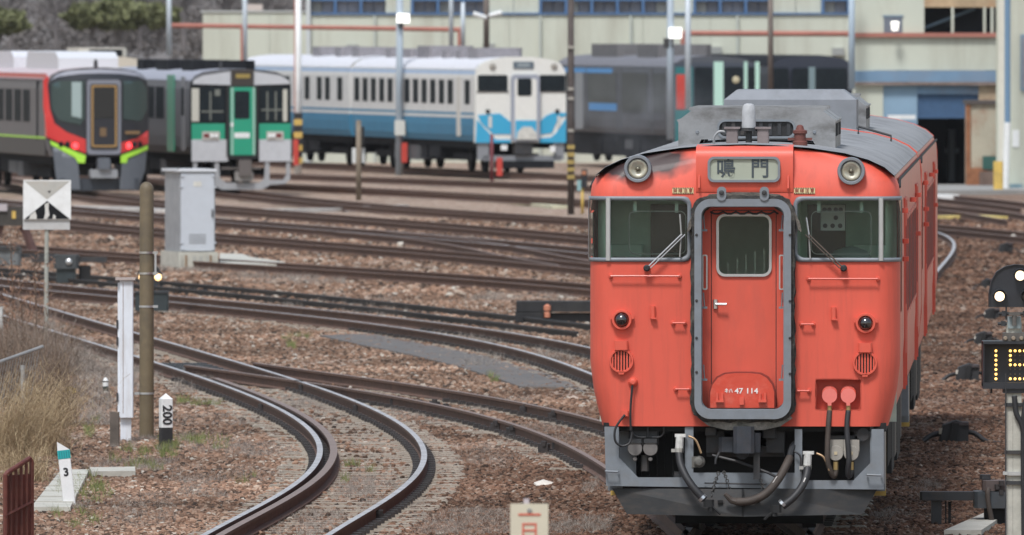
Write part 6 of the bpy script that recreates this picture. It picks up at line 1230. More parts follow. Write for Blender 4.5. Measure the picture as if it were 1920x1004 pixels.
# X board on its pole
p = gbase(86, 640); XS = thing('stop_board', 'square white board with a flaking black triangle on a rusty thin pole', 'track sign', (p.x, p.y, GZ)); f = local(XS)
MB().tube([(0, .05, -.02), tuple(Vector(f(88, 345, .05)))], .034, 10).build('pole', mat('rust streaked pole', (.33, .34, .31), .7, var=.15, dirt=(.30, .15, .06), damt=.9, dscale=2, dstretch=(1, 1, .6)), XS)
lbox(XS, 'back_board', 43, 131, 345, 431, mat('grey backing board', (.46, .46, .46), .7, var=.08, dirt=(.30, .28, .25), damt=.4), -.0, .03)
bd = lbox(XS, 'board', 44, 133, 338, 412, M_WHITE, -.03, -.002)
tri = lambda *q: [(f(*a)[0], f(*a)[2]) for a in q]
MB().prism_xz(tri((46, 340), (131, 340), (88.5, 374)), -.034, -.031).build('grey_triangle', mat('stained grey paint', (.44, .43, .40), .7, var=.12, dirt=(.25, .17, .10), damt=.5, dscale=6), bd)
MB().prism_xz(tri((46, 411), (88.5, 377), (131, 411)), -.034, -.031).build('black_triangle', mat('flaking black paint', (.008, .009, .011), .6, spec=.2), bd)
for fl_ in ([(84, 383), (92, 380), (91, 392), (93, 404), (88, 411), (82, 411), (85, 400)], [(54, 411), (57, 404), (66, 396), (69, 404), (69, 411)], [(99, 411), (100, 402), (105, 406), (104, 411)]): MB().prism_xz(tri(*fl_), -.036, -.0345).build('flaked_patch', mat('bare board', (.56, .55, .52), .8, var=.1), bd)
MB().prism_xz(tri((89, 359), (96, 357), (93, 363)), -.036, -.0345).build('black_fleck', M_BLACK, bd)
# brown round post with white trunking box, black boxes behind
p = gbase(275, 822); BP = thing('pipe_post', 'thick brown steel pipe post with metal straps beside the white trunking', 'post', (p.x, p.y, GZ)); f = local(BP); r_p = 13.3 * p.y / F_PX
MB().lathe_z((0, 0, -.05), [(r_p * 1.02, 0), (r_p, 3.03), (r_p * .9, 3.07), (r_p * .65, 3.10), (r_p * .3, 3.117), (.01, 3.12)], 20).build('pipe', mat('olive brown pipe', (.145, .112, .066), .6, var=.2, vscale=3, dirt=(.06, .052, .045), damt=.8, dscale=1.6, bump=.1), BP, 'edge')
for py, m_ in ((474, M_SILVER), (513, M_SILVER), (575, M_ALU), (738, M_ALU)):
    q = f(275, py); MB().lathe_z((0, 0, q[2] - .012), [(r_p + .006, 0), (r_p + .006, .024)], 20).box((r_p + .02 if py < 600 else -r_p - .03, -.03, q[2]), (.06, .05, .03)).build('strap', m_, BP)
lbox(BP, 'strap_bracket', 290, 293.5, 472, 517, M_ALU, -.06, -.02)
p = gbase(236, 829); TB = thing('trunking_box', 'tall white painted steel trunking standing against the brown post', 'trunking', (p.x, p.y, GZ)); f = local(TB)
lbox(TB, 'case', 225, 250, 526, 783, M_WHITE2, -.10, .06, .008); lbox(TB, 'side_flange', 221, 227, 530, 780, M_WHITE2, -.06, .05); lbox(TB, 'top_plate', 217, 254, 521, 525.4, mat('rust edged plate', (.42, .36, .34), .7, var=.2), -.14, .08); lbox(TB, 'seam', 230.8, 231.8, 530, 775, mat('rust seam', (.26, .18, .15), .8), -.104, -.099); lbox(TB, 'foot', 226, 246, 783.5, 832, M_WHITE2, -.04, .05)
for py in (608, 640, 745): lbox(TB, 'hinge', 218.5, 222, py - 8, py + 8, M_DGREY, -.08, -.03)
p = gbase(215, 840); tag(MB().bb(-.055, .055, -.06, .06, -.1, .42, ch=.01).build('stub_post', mat('dark stub concrete', (.12, .10, .085), .9, var=.3), None, False, p), 'short dark stub post at the foot of the white trunking', 'post')
p = gbase(284, 590); GB = thing('ground_signal', 'dark ground signal with two lit amber lamps half hidden behind the brown post', 'signal', (p.x, p.y, GZ)); f = local(GB)
lbox(GB, 'base_box', 254, 316, 547, 583, mat('dark teal box', (.028, .038, .042), .5, var=.2), -.2, .2, .02); lbox(GB, 'box_lid', 253, 317, 546, 550, M_DGREY, -.22, .22)
MB().prism_xz([(f(*q)[0], f(*q)[2]) for q in ((258, 528), (258, 512), (264, 502), (276, 496), (286, 496), (297, 502), (304, 514), (304, 528), (296, 536), (266, 536))], -.05, .10).build('signal_head', M_SIGBLACK, GB); lbox(GB, 'neck', 274, 288, 536, 547, M_DGREY, -.05, .05)
for px in (267, 296.5): q = f(px, 520); MB().lathe_y((q[0], -.06, q[2]), [(.02, -.03), (.055, -.015), (.062, .02)], 14).build('amber_lamp', mat('lit amber lamp', (1, .7, .4), .3, emit=(1, .62, .28), estr=1.8), GB, True)
# pale grey relay cabinet on its concrete base
p = gbase(356, 505); CBN = thing('relay_cabinet', 'pale grey relay cabinet on a concrete plinth between the tracks', 'cabinet', (p.x, p.y, GZ), 0); f = local(CBN)
k = p.y / F_PX; a, c = f(338, 472), f(404, 322); M_CABG = mat('pale grey enamel', (.47, .50, .55), .45, var=.04, dirt=(.38, .37, .36), damt=.3, dscale=1); M_CABS = mat('mottled grey side', (.27, .28, .30), .5, var=.12, dirt=(.42, .42, .43), damt=.5, dscale=1.6)  # case is a darker mottled grey than the door
xl, xr = f(308, 0)[0], f(338, 0)[0]
fx0, fx1 = xr, c[0]; z0, z1 = a[2], c[2]; dp = 1.15; b = MB()
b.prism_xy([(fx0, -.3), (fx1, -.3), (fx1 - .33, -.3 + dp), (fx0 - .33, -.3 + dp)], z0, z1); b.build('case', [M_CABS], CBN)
MB().bb(fx0 + .02, fx1 - .02, -.335, -.303, z0 + .02, z1 - .02).build('door', M_CABG, CBN)
MB().prism_xy([(fx0 - .04, -.37), (fx1 + .03, -.37), (fx1 - .32, -.26 + dp), (fx0 - .40, -.26 + dp)], z1 + .003, z1 + .055).build('roof', mat('pale cabinet roof', (.60, .62, .66), .5), CBN)
for px, py in ((343, 330), (401, 330), (341, 350), (404, 351), (341, 455), (404, 455), (343, 466), (401, 466)): q = f(px, py); MB().box((q[0], -.345, q[2]), (.05, .03, .03)).build('hinge', M_CABG, CBN)
q = f(399, 400); MB().box((q[0], -.35, q[2]), (.03, .04, .16), 0, 0, .008).build('door_handle', M_DGREY, CBN); q = f(371, 345); MB().box((q[0], -.338, q[2]), (.16, .006, .10)).build('blank_plate', mat('pale worn plate', (.55, .55, .50)), CBN)
for k_ in range(4): q = f(371, 440 + k_ * 5); MB().box((q[0], -.338, q[2]), (.34, .008, .025)).build('vent_slot', M_CABS, CBN)
MB().cyl((fx0 - .03, -.32, z1 + .05), (fx0 - .03, -.32, z1 + .13), .02, 6).build('lifting_eye', M_DGREY, CBN); MB().cyl((fx1 - .03, -.32, z1 + .05), (fx1 - .03, -.32, z1 + .13), .02, 6).build('lifting_eye', M_DGREY, CBN)
b0 = f(336, 507); b1 = f(410, 474); MB().prism_xy([(b0[0], -.42), (b1[0], -.42), (b1[0] - .35, 1.0), (b0[0] - .40, 1.0)], -.1, z0 - .004).build('plinth', M_CONC, CBN)
for x0, x1 in ((337, 342), (404, 409.5)): lbox(CBN, 'plinth_rib', x0, x1, 478, 506, M_CONC, -.46, -.43)
for x0, x1 in ((348, 352), (394, 398)): lbox(CBN, 'rust_streak_plate', x0, x1, 478, 505, mat('rusty brown streak', (.24, .16, .10), .9), -.44, -.425)
for px in (362, 374, 388): lbox(CBN, 'plinth_notch', px, px + 7, 480, 494, mat('grey notch', (.36, .36, .33), .9), -.43, -.424)
rp = [ground(412, 508), ground(530, 508.5), ground(535, 505), ground(505, 500), ground(470, 495), ground(455, 489), ground(412, 488)]; o = ground(430, 505)
tag(MB().prism_xy([(q.x - o.x, q.y - o.y) for q in rp], -.05, .14).build('concrete_slab', M_CONC, None, False, o), 'pale concrete slab stretching right from the relay cabinet plinth', 'slab')
# kilometre posts
p = gbase(311, 841); K2 = thing('distance_post', 'white and black square post marked 200', 'distance post', (p.x, p.y, GZ - .02), R(16)); h = (842 - 742) * p.y / F_PX + .02; z_s = (842 - 800) * p.y / F_PX
MB().bb(-.068, .068, -.068, .068, 0, z_s, ch=.008).build('black_foot', mat('black post paint', (.02, .02, .022), .7, var=.3), K2); MB().bb(-.068, .068, -.068, .068, z_s + .002, h - .05, ch=.008).build('white_shaft', M_WHITE, K2)
b = MB(); q_ = [(-.068, -.068), (.068, -.068), (.068, .068), (-.068, .068)]; zz = h - .048; b.add([(x, y, zz) for x, y in q_] + [(0, 0, h + .02)], [(0, 1, 4), (1, 2, 4), (2, 3, 4), (3, 0, 4), (3, 2, 1, 0)]); b.build('pyramid_cap', M_WHITE, K2)
text('number_lettering', '200', .155, (-.006, -.071, (842 - 776) * p.y / F_PX), M_BLACK, K2, (90, 90, 0), 1.0, .004)
p = gbase(128, 951); K3 = thing('boundary_post', 'leaning white post with teal band and number 3', 'distance post', (p.x + .02, p.y, GZ - .03)); K3.rotation_euler = (0, R(-6.5), R(4)); k = p.y / F_PX; wd = .062; M_W3 = mat('bright white post', (.76, .77, .78), .5, var=.04, dirt=(.5, .45, .4), damt=.25, dscale=7)
hh = (952 - 838) * k; MB().bb(-wd, wd, -.045, .045, 0, hh - .095, ch=.006).build('shaft', M_W3, K3)
MB().prism_xz([(-wd, hh - .005), (wd, hh - .005), (-wd + .006, hh + .085)], -.045, .045).build('pointed_top', M_W3, K3); bt = MB().bb(-wd - .003, wd + .003, -.048, .048, hh - .093, hh - .007).build('teal_band', mat('teal band', (.02, .36, .37), .5), K3)
for i in range(5): MB().bb(-wd + .012 + i * .024, -wd + .018 + i * .024, -.051, -.0485, hh - .085, hh - .016).build('band_mark', mat('dark teal mark', (.01, .16, .19), .5), bt)
text('number_lettering', '3', .115, (.0, -.047, hh - .235), M_BLACK, K3, (90, 0, 0), 1.0, .004)
p = gbase(198, 738); SP = thing('marker_peg', 'small white topped black peg in the weeds behind the post marked 200', 'marker', (p.x, p.y, GZ)); kk = p.y / F_PX; MB().lathe_z((0, 0, -.02), [(5.2 * kk, 0), (5.2 * kk, 16 * kk)], 10).build('dark_foot', mat('dark green peg', (.02, .03, .025), .7), SP); MB().lathe_z((0, 0, 16 * kk - .018), [(5.3 * kk, 0), (5.3 * kk, 10 * kk), (3 * kk, 15 * kk), (.003, 16.5 * kk)], 10).build('white_top', M_WHITE, SP); MB().lathe_z((0, 0, 21 * kk), [(5.5 * kk, 0), (5.5 * kk, 2.5 * kk)], 10).build('black_ring', M_BLACK, SP)
# rust red barrier in the corner
YB_ = 129.0; p = at(34, 1020, YB_); RG = thing('steel_barrier', 'rust red steel barrier with upright bars at the bottom left corner', 'barrier', (p.x, YB_, GZ)); f = local(RG); M_MAROON = mat('rust red paint', (.115, .030, .022), .6, var=.3, vscale=8, dirt=(.17, .07, .045), damt=.6, dscale=7)
a0, a1 = f(12, 885), f(57, 862); top = [(a0[0], -.25, f(0, 1040)[2]), (a0[0], -.25, a0[2] - .02), (a0[0] + .02, -.24, a0[2]), (a1[0] - .02, .30, a1[2] - .0), (a1[0], .32, a1[2] - .03), (a1[0], .32, f(0, 1040)[2])]
MB().tube(top, .024, 8).build('frame', M_MAROON, RG)
for i in range(4): t_ = (i + 1) / 5; x = a0[0] + (a1[0] - a0[0]) * t_; y = -.25 + .57 * t_; MB().box((x, y, (a0[2] + (a1[2] - a0[2]) * t_) / 2 - .03), (.030, .035, a0[2] + (a1[2] - a0[2]) * t_ + .02)).build('bar', M_MAROON, RG)
MB().tube([(a0[0], -.28, f(0, 965)[2]), (a1[0], .29, f(0, 944)[2])], .014, 6).build('cross_rod', M_MAROON, RG)
MB().box(((a0[0] + a1[0]) / 2, .06, a0[2] / 2 - .05), (.02, .0, .0)) ; b = MB(); b.prism_xy([(a0[0], -.20), (a0[0] + .01, -.22), (a1[0] + .01, .34), (a1[0], .36)], -.1, a0[2] - .03); b.build('sheet', M_MAROON, RG)
# board in the near foreground, out of focus
YF = 80.0; p = at(992, 945, YF); FS = thing('warning_board', 'cream board with red characters standing close in front, out of focus', 'sign board', (p.x, YF, GZ)); f = local(FS); lbox(FS, 'board', 957, 1028, 945, 1100, mat('cream board', (.56, .52, .41), .6, var=.04), -.012, .012); lbox(FS, 'post', 982, 992, 936, 1180, mat('pale post', (.45, .40, .43), .7), .013, .05)
q = f(993, 958, -.015); MB().lathe_y((q[0], -.013, q[2]), [(.012, -.008), (.016, 0)], 8).build('screw', mat('grey screw', (.25, .25, .24), .5), FS)
MR_ = mat('faded red lettering', (.55, .12, .08), .6); q = f(992.5, 969); text('lettering', '一', .145, (q[0], -.0145, q[2] + .0), MR_, FS); q = f(992.5, 1003); text('lettering', '旦', .145, (q[0], -.0145, q[2]), MR_, FS); q = f(992.5, 1045); text('lettering', '停', .145, (q[0], -.0145, q[2]), MR_, FS); q = f(992.5, 1083); text('lettering', '止', .145, (q[0], -.0145, q[2]), MR_, FS)
def strip_line(label, pts, w_, h, m, name='kerb', cat='kerb'):
    g = [ground(*q) for q in pts]; o = g[0]; b = MB()
    for a, c in zip(g[:-1], g[1:]):
        t = (c - a).normalized(); s = Vector((-t.y, t.x, 0)) * w_ / 2; b.prism_xy([(q.x - o.x, q.y - o.y) for q in (a - s, a + s, c + s, c - s)], -.1, h)
    return tag(b.build(name, m, None, False, o), label, cat)
M_KERB = mat('whitish trough lid', (.50, .48, .46), .8, var=.25, vscale=1.5); M_KERBY = mat('yellowish white edge', (.52, .50, .36), .8, var=.25, vscale=1.2)
strip_line('whitish cable trough line left of the pale grey cabinet', [(136, 391), (220, 393), (262, 395), (308, 398)], .45, .07, M_KERB, 'cable_trough', 'cable trough')
strip_line('whitish cable trough line right of the pale grey cabinet ending near the short wooden post', [(404, 396), (520, 398), (640, 396), (700, 392), (752, 390)], .45, .08, M_KERB, 'cable_trough', 'cable trough')
strip_line('long yellowish white edge strip before the blue and white railcar', [(515, 348), (640, 355), (760, 365), (900, 376), (1000, 384), (1052, 390)], .5, .06, M_KERBY)
strip_line('short yellow edge strip on the right between the far tracks', [(1820, 409), (1872, 412)], .5, .08, mat('yellow edge', (.60, .48, .17), .8)); strip_line('small yellow edge piece beside the orange railcar rear', [(1775, 410), (1795, 411)], .5, .08, MATS['yellow edge'])
strip_line('white edge piece at the apron beside the orange railcar rear', [(1752, 378), (1772, 379)], .8, .2, M_WHITE)
# concrete trough lids on the left
TR = thing('cable_trough', 'pale concrete trough lids stepping down beside the leaning white post', 'cable trough', tuple(ground(150, 930))); o = TR.location
def quad(pts, h, nm='lid'): MB().prism_xy([(q.x - o.x, q.y - o.y) for q in [ground(*e) for e in pts]], -.06, h).build(nm, M_CONC, TR)
xs = [(60, 962, 148, 962)] 
for i in range(7):
    t0, t1 = i / 7, (i + 1) / 7 - .02; e = lambda t, a, b_: a + (b_ - a) * t
    quad([(e(t0, 58, 116), e(t0, 962, 889)), (e(t0, 132, 168), e(t0, 962, 889)), (e(t1, 132, 168), e(t1, 962, 889)), (e(t1, 58, 116), e(t1, 962, 889))], .06)
quad([(172, 896), (254, 895), (253, 887), (168, 888.5)], .07)
# ------------------------------------------------------------------ weeds, dry grass, shrubs, fence
def leafmat(name, c1, c2, rough=.85):
    m = mat(name, c1, rough); n = m.node_tree.nodes; l = m.node_tree.links; at_ = n.new('ShaderNodeAttribute'); at_.attribute_name = 'tone'; mx = n.new('ShaderNodeMix'); mx.data_type = 'RGBA'
    mx.inputs['A'].default_value = tuple(c1) + (1,); mx.inputs['B'].default_value = tuple(c2) + (1,); l.new(at_.outputs['Fac'], mx.inputs[0]); l.new(mx.outputs['Result'], n['Principled BSDF'].inputs['Base Color']); return m
M_DRY = leafmat('grey dead grass', (.17, .145, .125), (.36, .315, .28)); M_STRAW = leafmat('straw', (.22, .15, .085), (.46, .36, .22)); M_GRN2 = leafmat('fresh grass', (.07, .11, .028), (.24, .25, .09)); M_TWIGB = leafmat('brown twig', (.10, .068, .05), (.26, .19, .14)); M_REDW = leafmat('russet seed head', (.14, .07, .045), (.30, .17, .11))
def strips(name, P, W, m, parent=None):
    """P: (n, k, 3) stalk points, W: (n, k) widths; flat ribbons facing a random way"""
    n, k, _ = P.shape; a = RNG.uniform(0, math.pi, n); side = np.stack([np.cos(a), .35 * np.sin(a), np.zeros(n)], 1)[:, None, :] * W[:, :, None] / 2
    v = np.stack([P - side, P + side], 2).reshape(n, k * 2, 3); base = (np.arange(n) * k * 2)[:, None, None]; q = np.array([[2 * i, 2 * i + 1, 2 * i + 3, 2 * i + 2] for i in range(k - 1)])[None]; f = (base + q).reshape(-1)
    me = bpy.data.meshes.new(name); me.vertices.add(n * k * 2); me.vertices.foreach_set('co', v.ravel()); nf = n * (k - 1); me.loops.add(nf * 4); me.loops.foreach_set('vertex_index', f); me.polygons.add(nf); me.polygons.foreach_set('loop_start', np.arange(nf) * 4); me.update(calc_edges=True)
    t = me.attributes.new('tone', 'FLOAT', 'FACE'); t.data.foreach_set('value', np.repeat(RNG.uniform(0, 1, n), k - 1)); me.materials.append(m); return link(name, me, parent)
def blades(base, h, lean, wd, k=3):
    n = len(base); a = RNG.uniform(0, 6.283, n); hh = h * RNG.uniform(.45, 1.15, n); ln = lean * RNG.uniform(.1, 1, n) * hh; t = np.linspace(0, 1, k)
    P = base[:, None, :] + np.stack([np.cos(a)[:, None] * ln[:, None] * t[None] ** 1.8, np.sin(a)[:, None] * ln[:, None] * t[None] ** 1.8, hh[:, None] * t[None] * (1 - .25 * (t[None]) * (ln / hh)[:, None])], 2)
    return P, wd * np.linspace(1, .25, k)[None].repeat(n, 0)
def patch_pts(px0, px1, py0, py1, n):
    """clumped positions over a patch of ground given by its pixel box"""
    py = RNG.uniform(py0, py1, n); px = RNG.uniform(px0, px1, n); nc = max(3, n // 60); cpx, cpy = RNG.uniform(px0, px1, nc), RNG.uniform(py0, py1, nc); j = RNG.integers(0, nc, n); s = (px1 - px0) * .05
    px = np.clip(cpx[j] + RNG.normal(0, s * 1.6, n), px0 - 6, px1 + 6); py = np.clip(cpy[j] + RNG.normal(0, (py1 - py0) * .09, n), py0, py1)
    Y = (CAM_H - GZ) * F_PX / (py - HOR); return np.stack([(px - CX) * Y / F_PX, Y, np.full(n, GZ - .02)], 1)
dry = [(500, 640, 745, 790, 800), (560, 650, 738, 765, 900), (330, 480, 780, 800, 500), (340, 470, 815, 850, 900), (430, 540, 835, 860, 700), (720, 900, 770, 800, 800), (860, 990, 750, 775, 1100), (950, 1120, 795, 830, 1300), (700, 800, 768, 785, 500), (1000, 1125, 820, 860, 1100), (620, 700, 880, 935, 500), (780, 960, 960, 1004, 1900), (1030, 1140, 968, 1004, 1000), (500, 640, 960, 1004, 900), (640, 700, 900, 930, 300), (1090, 1150, 900, 930, 300), (340, 420, 905, 935, 500), (820, 960, 625, 650, 400), (880, 1100, 655, 690, 600), (590, 760, 555, 600, 400), (440, 640, 505, 535, 1100), (330, 560, 575, 600, 500), (1700, 1760, 905, 935, 300), (1600, 1720, 960, 985, 200), (250, 330, 860, 885, 300), (880, 1080, 555, 565, 400), (150, 260, 650, 700, 700), (140, 215, 700, 800, 1100), (330, 420, 700, 740, 500), (215, 300, 690, 740, 400), (150, 300, 860, 885, 500), (330, 520, 875, 905, 500), (190, 330, 930, 990, 700), (680, 800, 905, 960, 500), (820, 1010, 840, 880, 600), (296, 420, 500, 512, 500), (255, 300, 812, 828, 260), (205, 255, 825, 842, 260), (295, 330, 835, 848, 160), (100, 170, 940, 958, 260), (80, 100, 608, 622, 120)]
acc = [blades(patch_pts(a, c, d, e, int(n * 3.2)), .085 if d > 700 else .13, 1.1, .0050 if d > 700 else .009) for a, c, d, e, n in dry]
tag(strips('dead_grass', np.concatenate([a[0] for a in acc]), np.concatenate([a[1] for a in acc]), M_DRY), 'grey dead grass in tufts between the tracks', None, None, 'stuff')
grn = [(300, 420, 825, 845, 700), (210, 300, 845, 885, 500), (110, 205, 895, 945, 700), (300, 345, 835, 860, 400), (340, 410, 750, 765, 350), (100, 190, 965, 1000, 250), (530, 560, 640, 655, 120), (895, 930, 708, 718, 160), (510, 580, 628, 642, 160), (640, 700, 875, 890, 160), (150, 200, 790, 830, 250), (440, 480, 895, 910, 80), (640, 660, 890, 910, 60), (560, 600, 600, 610, 60)]
acc = [blades(patch_pts(a, c, d, e, n), .14, .8, .0065) for a, c, d, e, n in grn]
tag(strips('green_grass', np.concatenate([a[0] for a in acc]), np.concatenate([a[1] for a in acc]), M_GRN2), 'fresh green grass round the posts and trough', None, None, 'stuff')
# withered growth along the fence at the left edge: one shrub after another
def shrub(px, yb, rad, h, n, label, m, wild=1.0, cat='shrub', name='dry_shrub', sub=None, wd=.0062, drift=(0, 0)):
    """arching, tangled canes with side twigs; wild = how far they wander and hang over"""
    p = ground(px, yb); t = thing(name, label, cat, (p.x, p.y, GZ)); k = 9; base = np.stack([RNG.normal(0, rad * .42, n), RNG.normal(0, rad * .8, n), np.zeros(n)], 1)
    a = RNG.uniform(0, 6.283, n); hh = h * RNG.uniform(.35, 1.08, n); tt = np.linspace(0, 1, k); ln = rad * RNG.uniform(.1, 1.1, n) * (.6 + .6 * wild); dro = RNG.uniform(0, .75, n) * wild
    step = RNG.normal(0, .020 * wild, (n, k, 3)); wob = np.cumsum(step, 1) * (h / 1.0) ** .5; wob[:, 0] = 0
    P = base[:, None, :] + np.stack([np.cos(a)[:, None] * ln[:, None] * tt ** 1.5 + drift[0] * tt ** 2.2 * hh[:, None], np.sin(a)[:, None] * ln[:, None] * tt ** 1.5, hh[:, None] * (tt * 1.15 - dro[:, None] * tt ** 2.6)], 2) + wob
    P[:, :, 2] = np.maximum(P[:, :, 2], -.02)
    strips('stem', P, np.full((n, k), wd) * np.linspace(1, .5, k), m, t)
    q = n * 7; j = RNG.integers(0, n, q); s = RNG.integers(2, k, q); o = P[j, s]; d = RNG.normal(0, 1, (q, 3)); d[:, 2] = np.abs(d[:, 2]) * .6 - .15; L_ = RNG.uniform(.04, .20, (q, 1)) * min(1, h); c = RNG.normal(0, .5, (q, 3)) * L_; tw = np.stack([o, o + d * L_ * .4, o + d * L_ * .6 + c * .5, o + d * L_ * .55 + c], 1)
    strips('twig', tw, np.full((q, 4), wd * .72) * np.array([1, .9, .75, .5]), sub or m, t); return t
shrub(20, 872, .34, 1.0, 700, 'tall straw coloured grass clump at the left edge above the rust red barrier', M_STRAW, .8, wd=.0055, drift=(.25, 0)); shrub(75, 855, .34, .85, 600, 'straw grass and bramble clump right of the left edge, above the trough', M_STRAW, .8, wd=.0055, drift=(.3, 0))
shrub(30, 760, .50, 1.25, 650, 'grey brown bramble over the wire fence at the left edge', M_TWIGB); shrub(105, 800, .26, 1.1, 420, 'brown bramble clump nearest the white trunking', M_TWIGB); shrub(90, 705, .50, .80, 620, 'grey bramble mound below the square black and white board', M_DRY, sub=M_TWIGB); shrub(25, 690, .45, .85, 480, 'grey bramble at the left edge below the shiny rails', M_DRY, sub=M_TWIGB); shrub(150, 690, .30, .32, 220, 'low grey weeds beside the turnout blades', M_DRY); shrub(45, 905, .30, .42, 420, 'bent straw tuft low beside the rust red barrier', M_STRAW)
t = shrub(128, 760, .10, .22, 26, 'small weed with a yellow flower head beside the bramble', M_STRAW, name='flowering_weed', cat='weed')
p = t.location; cloud_obj('flower_head', [leaf_cloud((0.02, -.1, .19), (.09, .08, .05), 160, .010, 77)], mat('yellow petals', (.55, .42, .05), .7), t)
for i, (px, yb, h, lab) in enumerate(((22, 690, 1.95, 'russet seeding weed stalk at the left edge before the buffer stop'), (66, 690, 1.6, 'russet seeding weed stalk touching the thin rusty pole'), (40, 700, 1.35, 'shorter russet weed between the two seeding stalks'))):
    p = ground(px, yb); t = thing('seeding_weed', lab, 'weed', (p.x, p.y, GZ)); n = 34; tt = np.linspace(0, 1, 4); a = RNG.uniform(0, 6.28, n); z0 = RNG.uniform(.2, .95, n) * h; ln = RNG.uniform(.12, .42, n)
    P = np.stack([np.cos(a)[:, None] * ln[:, None] * tt, np.sin(a)[:, None] * ln[:, None] * tt, z0[:, None] + ln[:, None] * (.9 * tt - .35 * tt ** 2)], 2); strips('branch', P, np.full((n, 4), .007), M_TWIGB, t)
    MB().tube([(0, 0, -.03), (.02, 0, h * .5), (-.02, 0, h)], [.014, .011, .005], 5).build('stem', M_TWIGB, t); j = RNG.integers(0, n, 150); o = P[j, RNG.integers(1, 4, 150)] + RNG.normal(0, .03, (150, 3)); tag(strips('seed_heads', np.stack([o, o + RNG.normal(0, .025, (150, 3)), o + RNG.normal(0, .045, (150, 3))], 1), np.full((150, 3), .014), M_REDW, t), kind='stuff')
# wire fence
p = ground(0, 815); FN = thing('wire_fence', 'leaning galvanised wire mesh fence with a top pipe at the left edge', 'fence', (p.x, p.y, GZ)); f = local(FN); M_GALV = mat('dull galvanised wire', (.36, .36, .35), .6, .4, var=.15)
a, c = Vector(f(-60, 700)), Vector(f(66, 660)); c.y = 2.5; MB().tube([a, a.lerp(c, .6), c], .022, 8).build('top_pipe', M_GALV, FN)
b = MB(); n = 26
for i in range(n):
    q = a.lerp(c, i / n); h_ = q.z; s = (c - a) / n
    b.tube([q, q + Vector((s.x * .5, s.y * .5, -.05)), Vector((q.x + s.x * 5, q.y + s.y * 5, 0.05))], .0035, 3); b.tube([q, Vector((q.x - s.x * 5, q.y - s.y * 5, .05))], .0035, 3)
tag(b.build('wire_mesh', M_GALV, FN), kind='stuff')
for px, z in ((36, .75),): q = f(px, 690); MB().cyl((q[0], 1.2, 0), (q[0], 1.2, q[2] + .0), .028, 8).build('fence_post', M_GALV, FN)
p = ground(2, 670); tag(MB().cyl((0, 0, -.05), (0, 0, .75), .03, 8).build('fence_post', M_GALV, None, True, p), 'lone galvanised fence post at the left edge under the shiny rails', 'fence post')
# buffer stop and dark gear at the left edge
p = ground(30, 478); BS_ = thing('buffer_stop', 'rusty buffer stop with dark beam on slanting legs at the left edge', 'buffer stop', (p.x, p.y, GZ)); f = local(BS_); M_BROWN = mat('brown rusted steel', (.095, .05, .045), .85, var=.3)
lbox(BS_, 'beam', -60, 50, 388, 424, mat('dark stained beam', (.050, .045, .040), .85, var=.3), -.15, .2); lbox(BS_, 'beam_cap', -60, 14, 383, 396, mat('pale beam cap', (.42, .38, .40), .7), -.2, -.152); lbox(BS_, 'yellow_mark', 23, 30, 396, 410, M_YELLOW, -.17, -.152)
b = MB(); b.tube([f(8, 400), f(-14, 470)], .09, 6); b.build('leg', M_BROWN, BS_); b = MB(); b.tube([f(44, 424), f(66, 480)], .11, 6); b.build('leg', M_BROWN, BS_)
p = ground(125, 533); PG = thing('point_machine', 'dark grey point machine with rods behind the thin rusty pole', 'point machine', (p.x, p.y, GZ)); f = local(PG); M_TEAL = mat('dark slate case', (.05, .056, .06), .6, var=.3)
lbox(PG, 'body', 102, 148, 478, 504, M_TEAL, -.25, .25, .05); lbox(PG, 'stand', 106, 142, 504, 531, mat('dark teal box', (.028, .038, .042)), -.2, .2); lbox(PG, 'arm', 60, 200, 482, 492, M_DGREY, -.08, .08); lbox(PG, 'rod', 148, 170, 498, 530, M_DARK, -.03, .03); MB().lathe_y(f(130, 491, -.26), [(.02, -.04), (.06, -.02), (.06, .02)], 10).build('cover_cap', M_ALU, PG)
p = ground(20, 500); PG2 = thing('rail_gear_box', 'grey weathered gear box at the foot of the buffer stop', 'gear box', (p.x, p.y, GZ)); f = local(PG2); lbox(PG2, 'case', -20, 40, 466, 497, mat('bluish dusty case', (.13, .14, .145), .7, var=.4, vscale=4), -.4, .3, .05); lbox(PG2, 'rod', 40, 108, 476, 484, M_DGREY, -.05, .05); lbox(PG2, 'lid', -18, 38, 462, 468, M_DGREY, -.45, .2)
# slide chairs and oily gear inside the turnout
b = MB()
for i in range(9):
    y = 186 + i * .9; x, yy, a = CA.pos(y, .12); b.box((x, yy, -.14), (.7, .22, .06), 0, a)
tag(b.build('slide_chairs', mat('oily slide plate', (.05, .052, .058), .45, .3, var=.5, vscale=9)), 'row of oily slide plates between the turnout rails', None, None, 'stuff')
for px, py, lab in ((547, 720, 'frog'), ): pass
def joint(px, py, s=1.0):
    p = ground(px, py, -.08); return p
b = MB()
for px, py in ((497, 716), (404, 727), (570, 731), (494, 767), (672, 769), (815, 762), (741, 757), (787, 763), (930, 803), (960, 812), (1003, 771), (985, 772), (1038, 784), (836, 770), (705, 968), (1020, 842), (1046, 840)):
    p = ground(px, py, -.10); b.box(tuple(p), (.14, .20, .12), 0, 0, .03); b.box((p.x, p.y - .05, p.z + .06), (.07, .12, .06), 0, 0, .02)
tag(b.build('rail_anchors', M_CLIP), 'small black anchors clamped to the near rails', None, None, 'stuff')
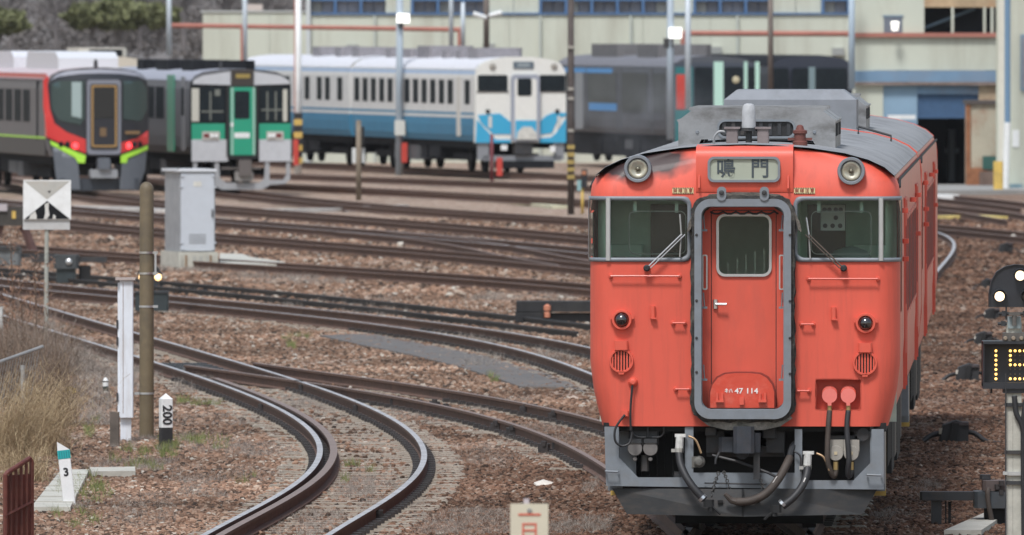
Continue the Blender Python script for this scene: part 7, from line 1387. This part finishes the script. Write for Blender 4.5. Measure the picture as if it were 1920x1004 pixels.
# ------------------------------------------------------------------ exhaust and air
def smoke(name, label, c, size, dens, col, seed):
    v = rock(seed, 1.0); m = bpy.data.materials.new(name); m.use_nodes = True; n = m.node_tree.nodes; l = m.node_tree.links; n.clear(); o = n.new('ShaderNodeOutputMaterial'); pv = n.new('ShaderNodeVolumePrincipled'); pv.inputs['Color'].default_value = col + (1,)
    tc = n.new('ShaderNodeTexCoord'); ns = n.new('ShaderNodeTexNoise'); ns.inputs['Scale'].default_value = 3.4; ns.inputs['Detail'].default_value = 4; l.new(tc.outputs['Object'], ns.inputs['Vector'])
    ln = n.new('ShaderNodeVectorMath'); ln.operation = 'LENGTH'; dv = n.new('ShaderNodeVectorMath'); dv.operation = 'DIVIDE'; dv.inputs[1].default_value = size; l.new(tc.outputs['Object'], dv.inputs[0]); l.new(dv.outputs[0], ln.inputs[0])
    fa = n.new('ShaderNodeMapRange'); fa.inputs[1].default_value = .25; fa.inputs[2].default_value = 1; fa.inputs[3].default_value = 1; fa.inputs[4].default_value = 0; l.new(ln.outputs['Value'], fa.inputs[0])
    mr = n.new('ShaderNodeMapRange'); mr.inputs[1].default_value = .47; mr.inputs[2].default_value = .66; mr.inputs[3].default_value = 0; mr.inputs[4].default_value = dens; l.new(ns.outputs[0], mr.inputs[0])
    mu = n.new('ShaderNodeMath'); mu.operation = 'MULTIPLY'; l.new(fa.outputs[0], mu.inputs[0]); l.new(mr.outputs[0], mu.inputs[1]); l.new(mu.outputs[0], pv.inputs['Density']); l.new(pv.outputs[0], o.inputs['Volume'])
    b = MB(); k = 12
    b.lathe_z((0, 0, 0), [(.01, -size[2])] + [(1.0 * size[0] * math.sin(math.pi * i / k), -size[2] * math.cos(math.pi * i / k)) for i in range(1, k)] + [(.01, size[2])], 16); o2 = b.build(name, m, None, True, c); return tag(o2, label, None, None, 'stuff')
smoke('exhaust_smoke', 'thin grey exhaust smoke shimmering beside the orange railcar roof', at(1205, 215, 134.0), (.95, .9, .60), .55, (.55, .56, .60), 5)
def haze():
    m = bpy.data.materials.new('air'); m.use_nodes = True; n = m.node_tree.nodes; n.clear(); l = m.node_tree.links; o = n.new('ShaderNodeOutputMaterial'); pv = n.new('ShaderNodeVolumePrincipled'); pv.inputs['Color'].default_value = (.92, .94, 1, 1); pv.inputs['Density'].default_value = .00004; pv.inputs['Anisotropy'].default_value = 0; l.new(pv.outputs[0], o.inputs['Volume'])
    tag(MB().bb(-950, 950, -250, 2600, -2.0, 26).build('haze', m), 'faint pale haze in the air over the yard', None, None, 'stuff')
haze()
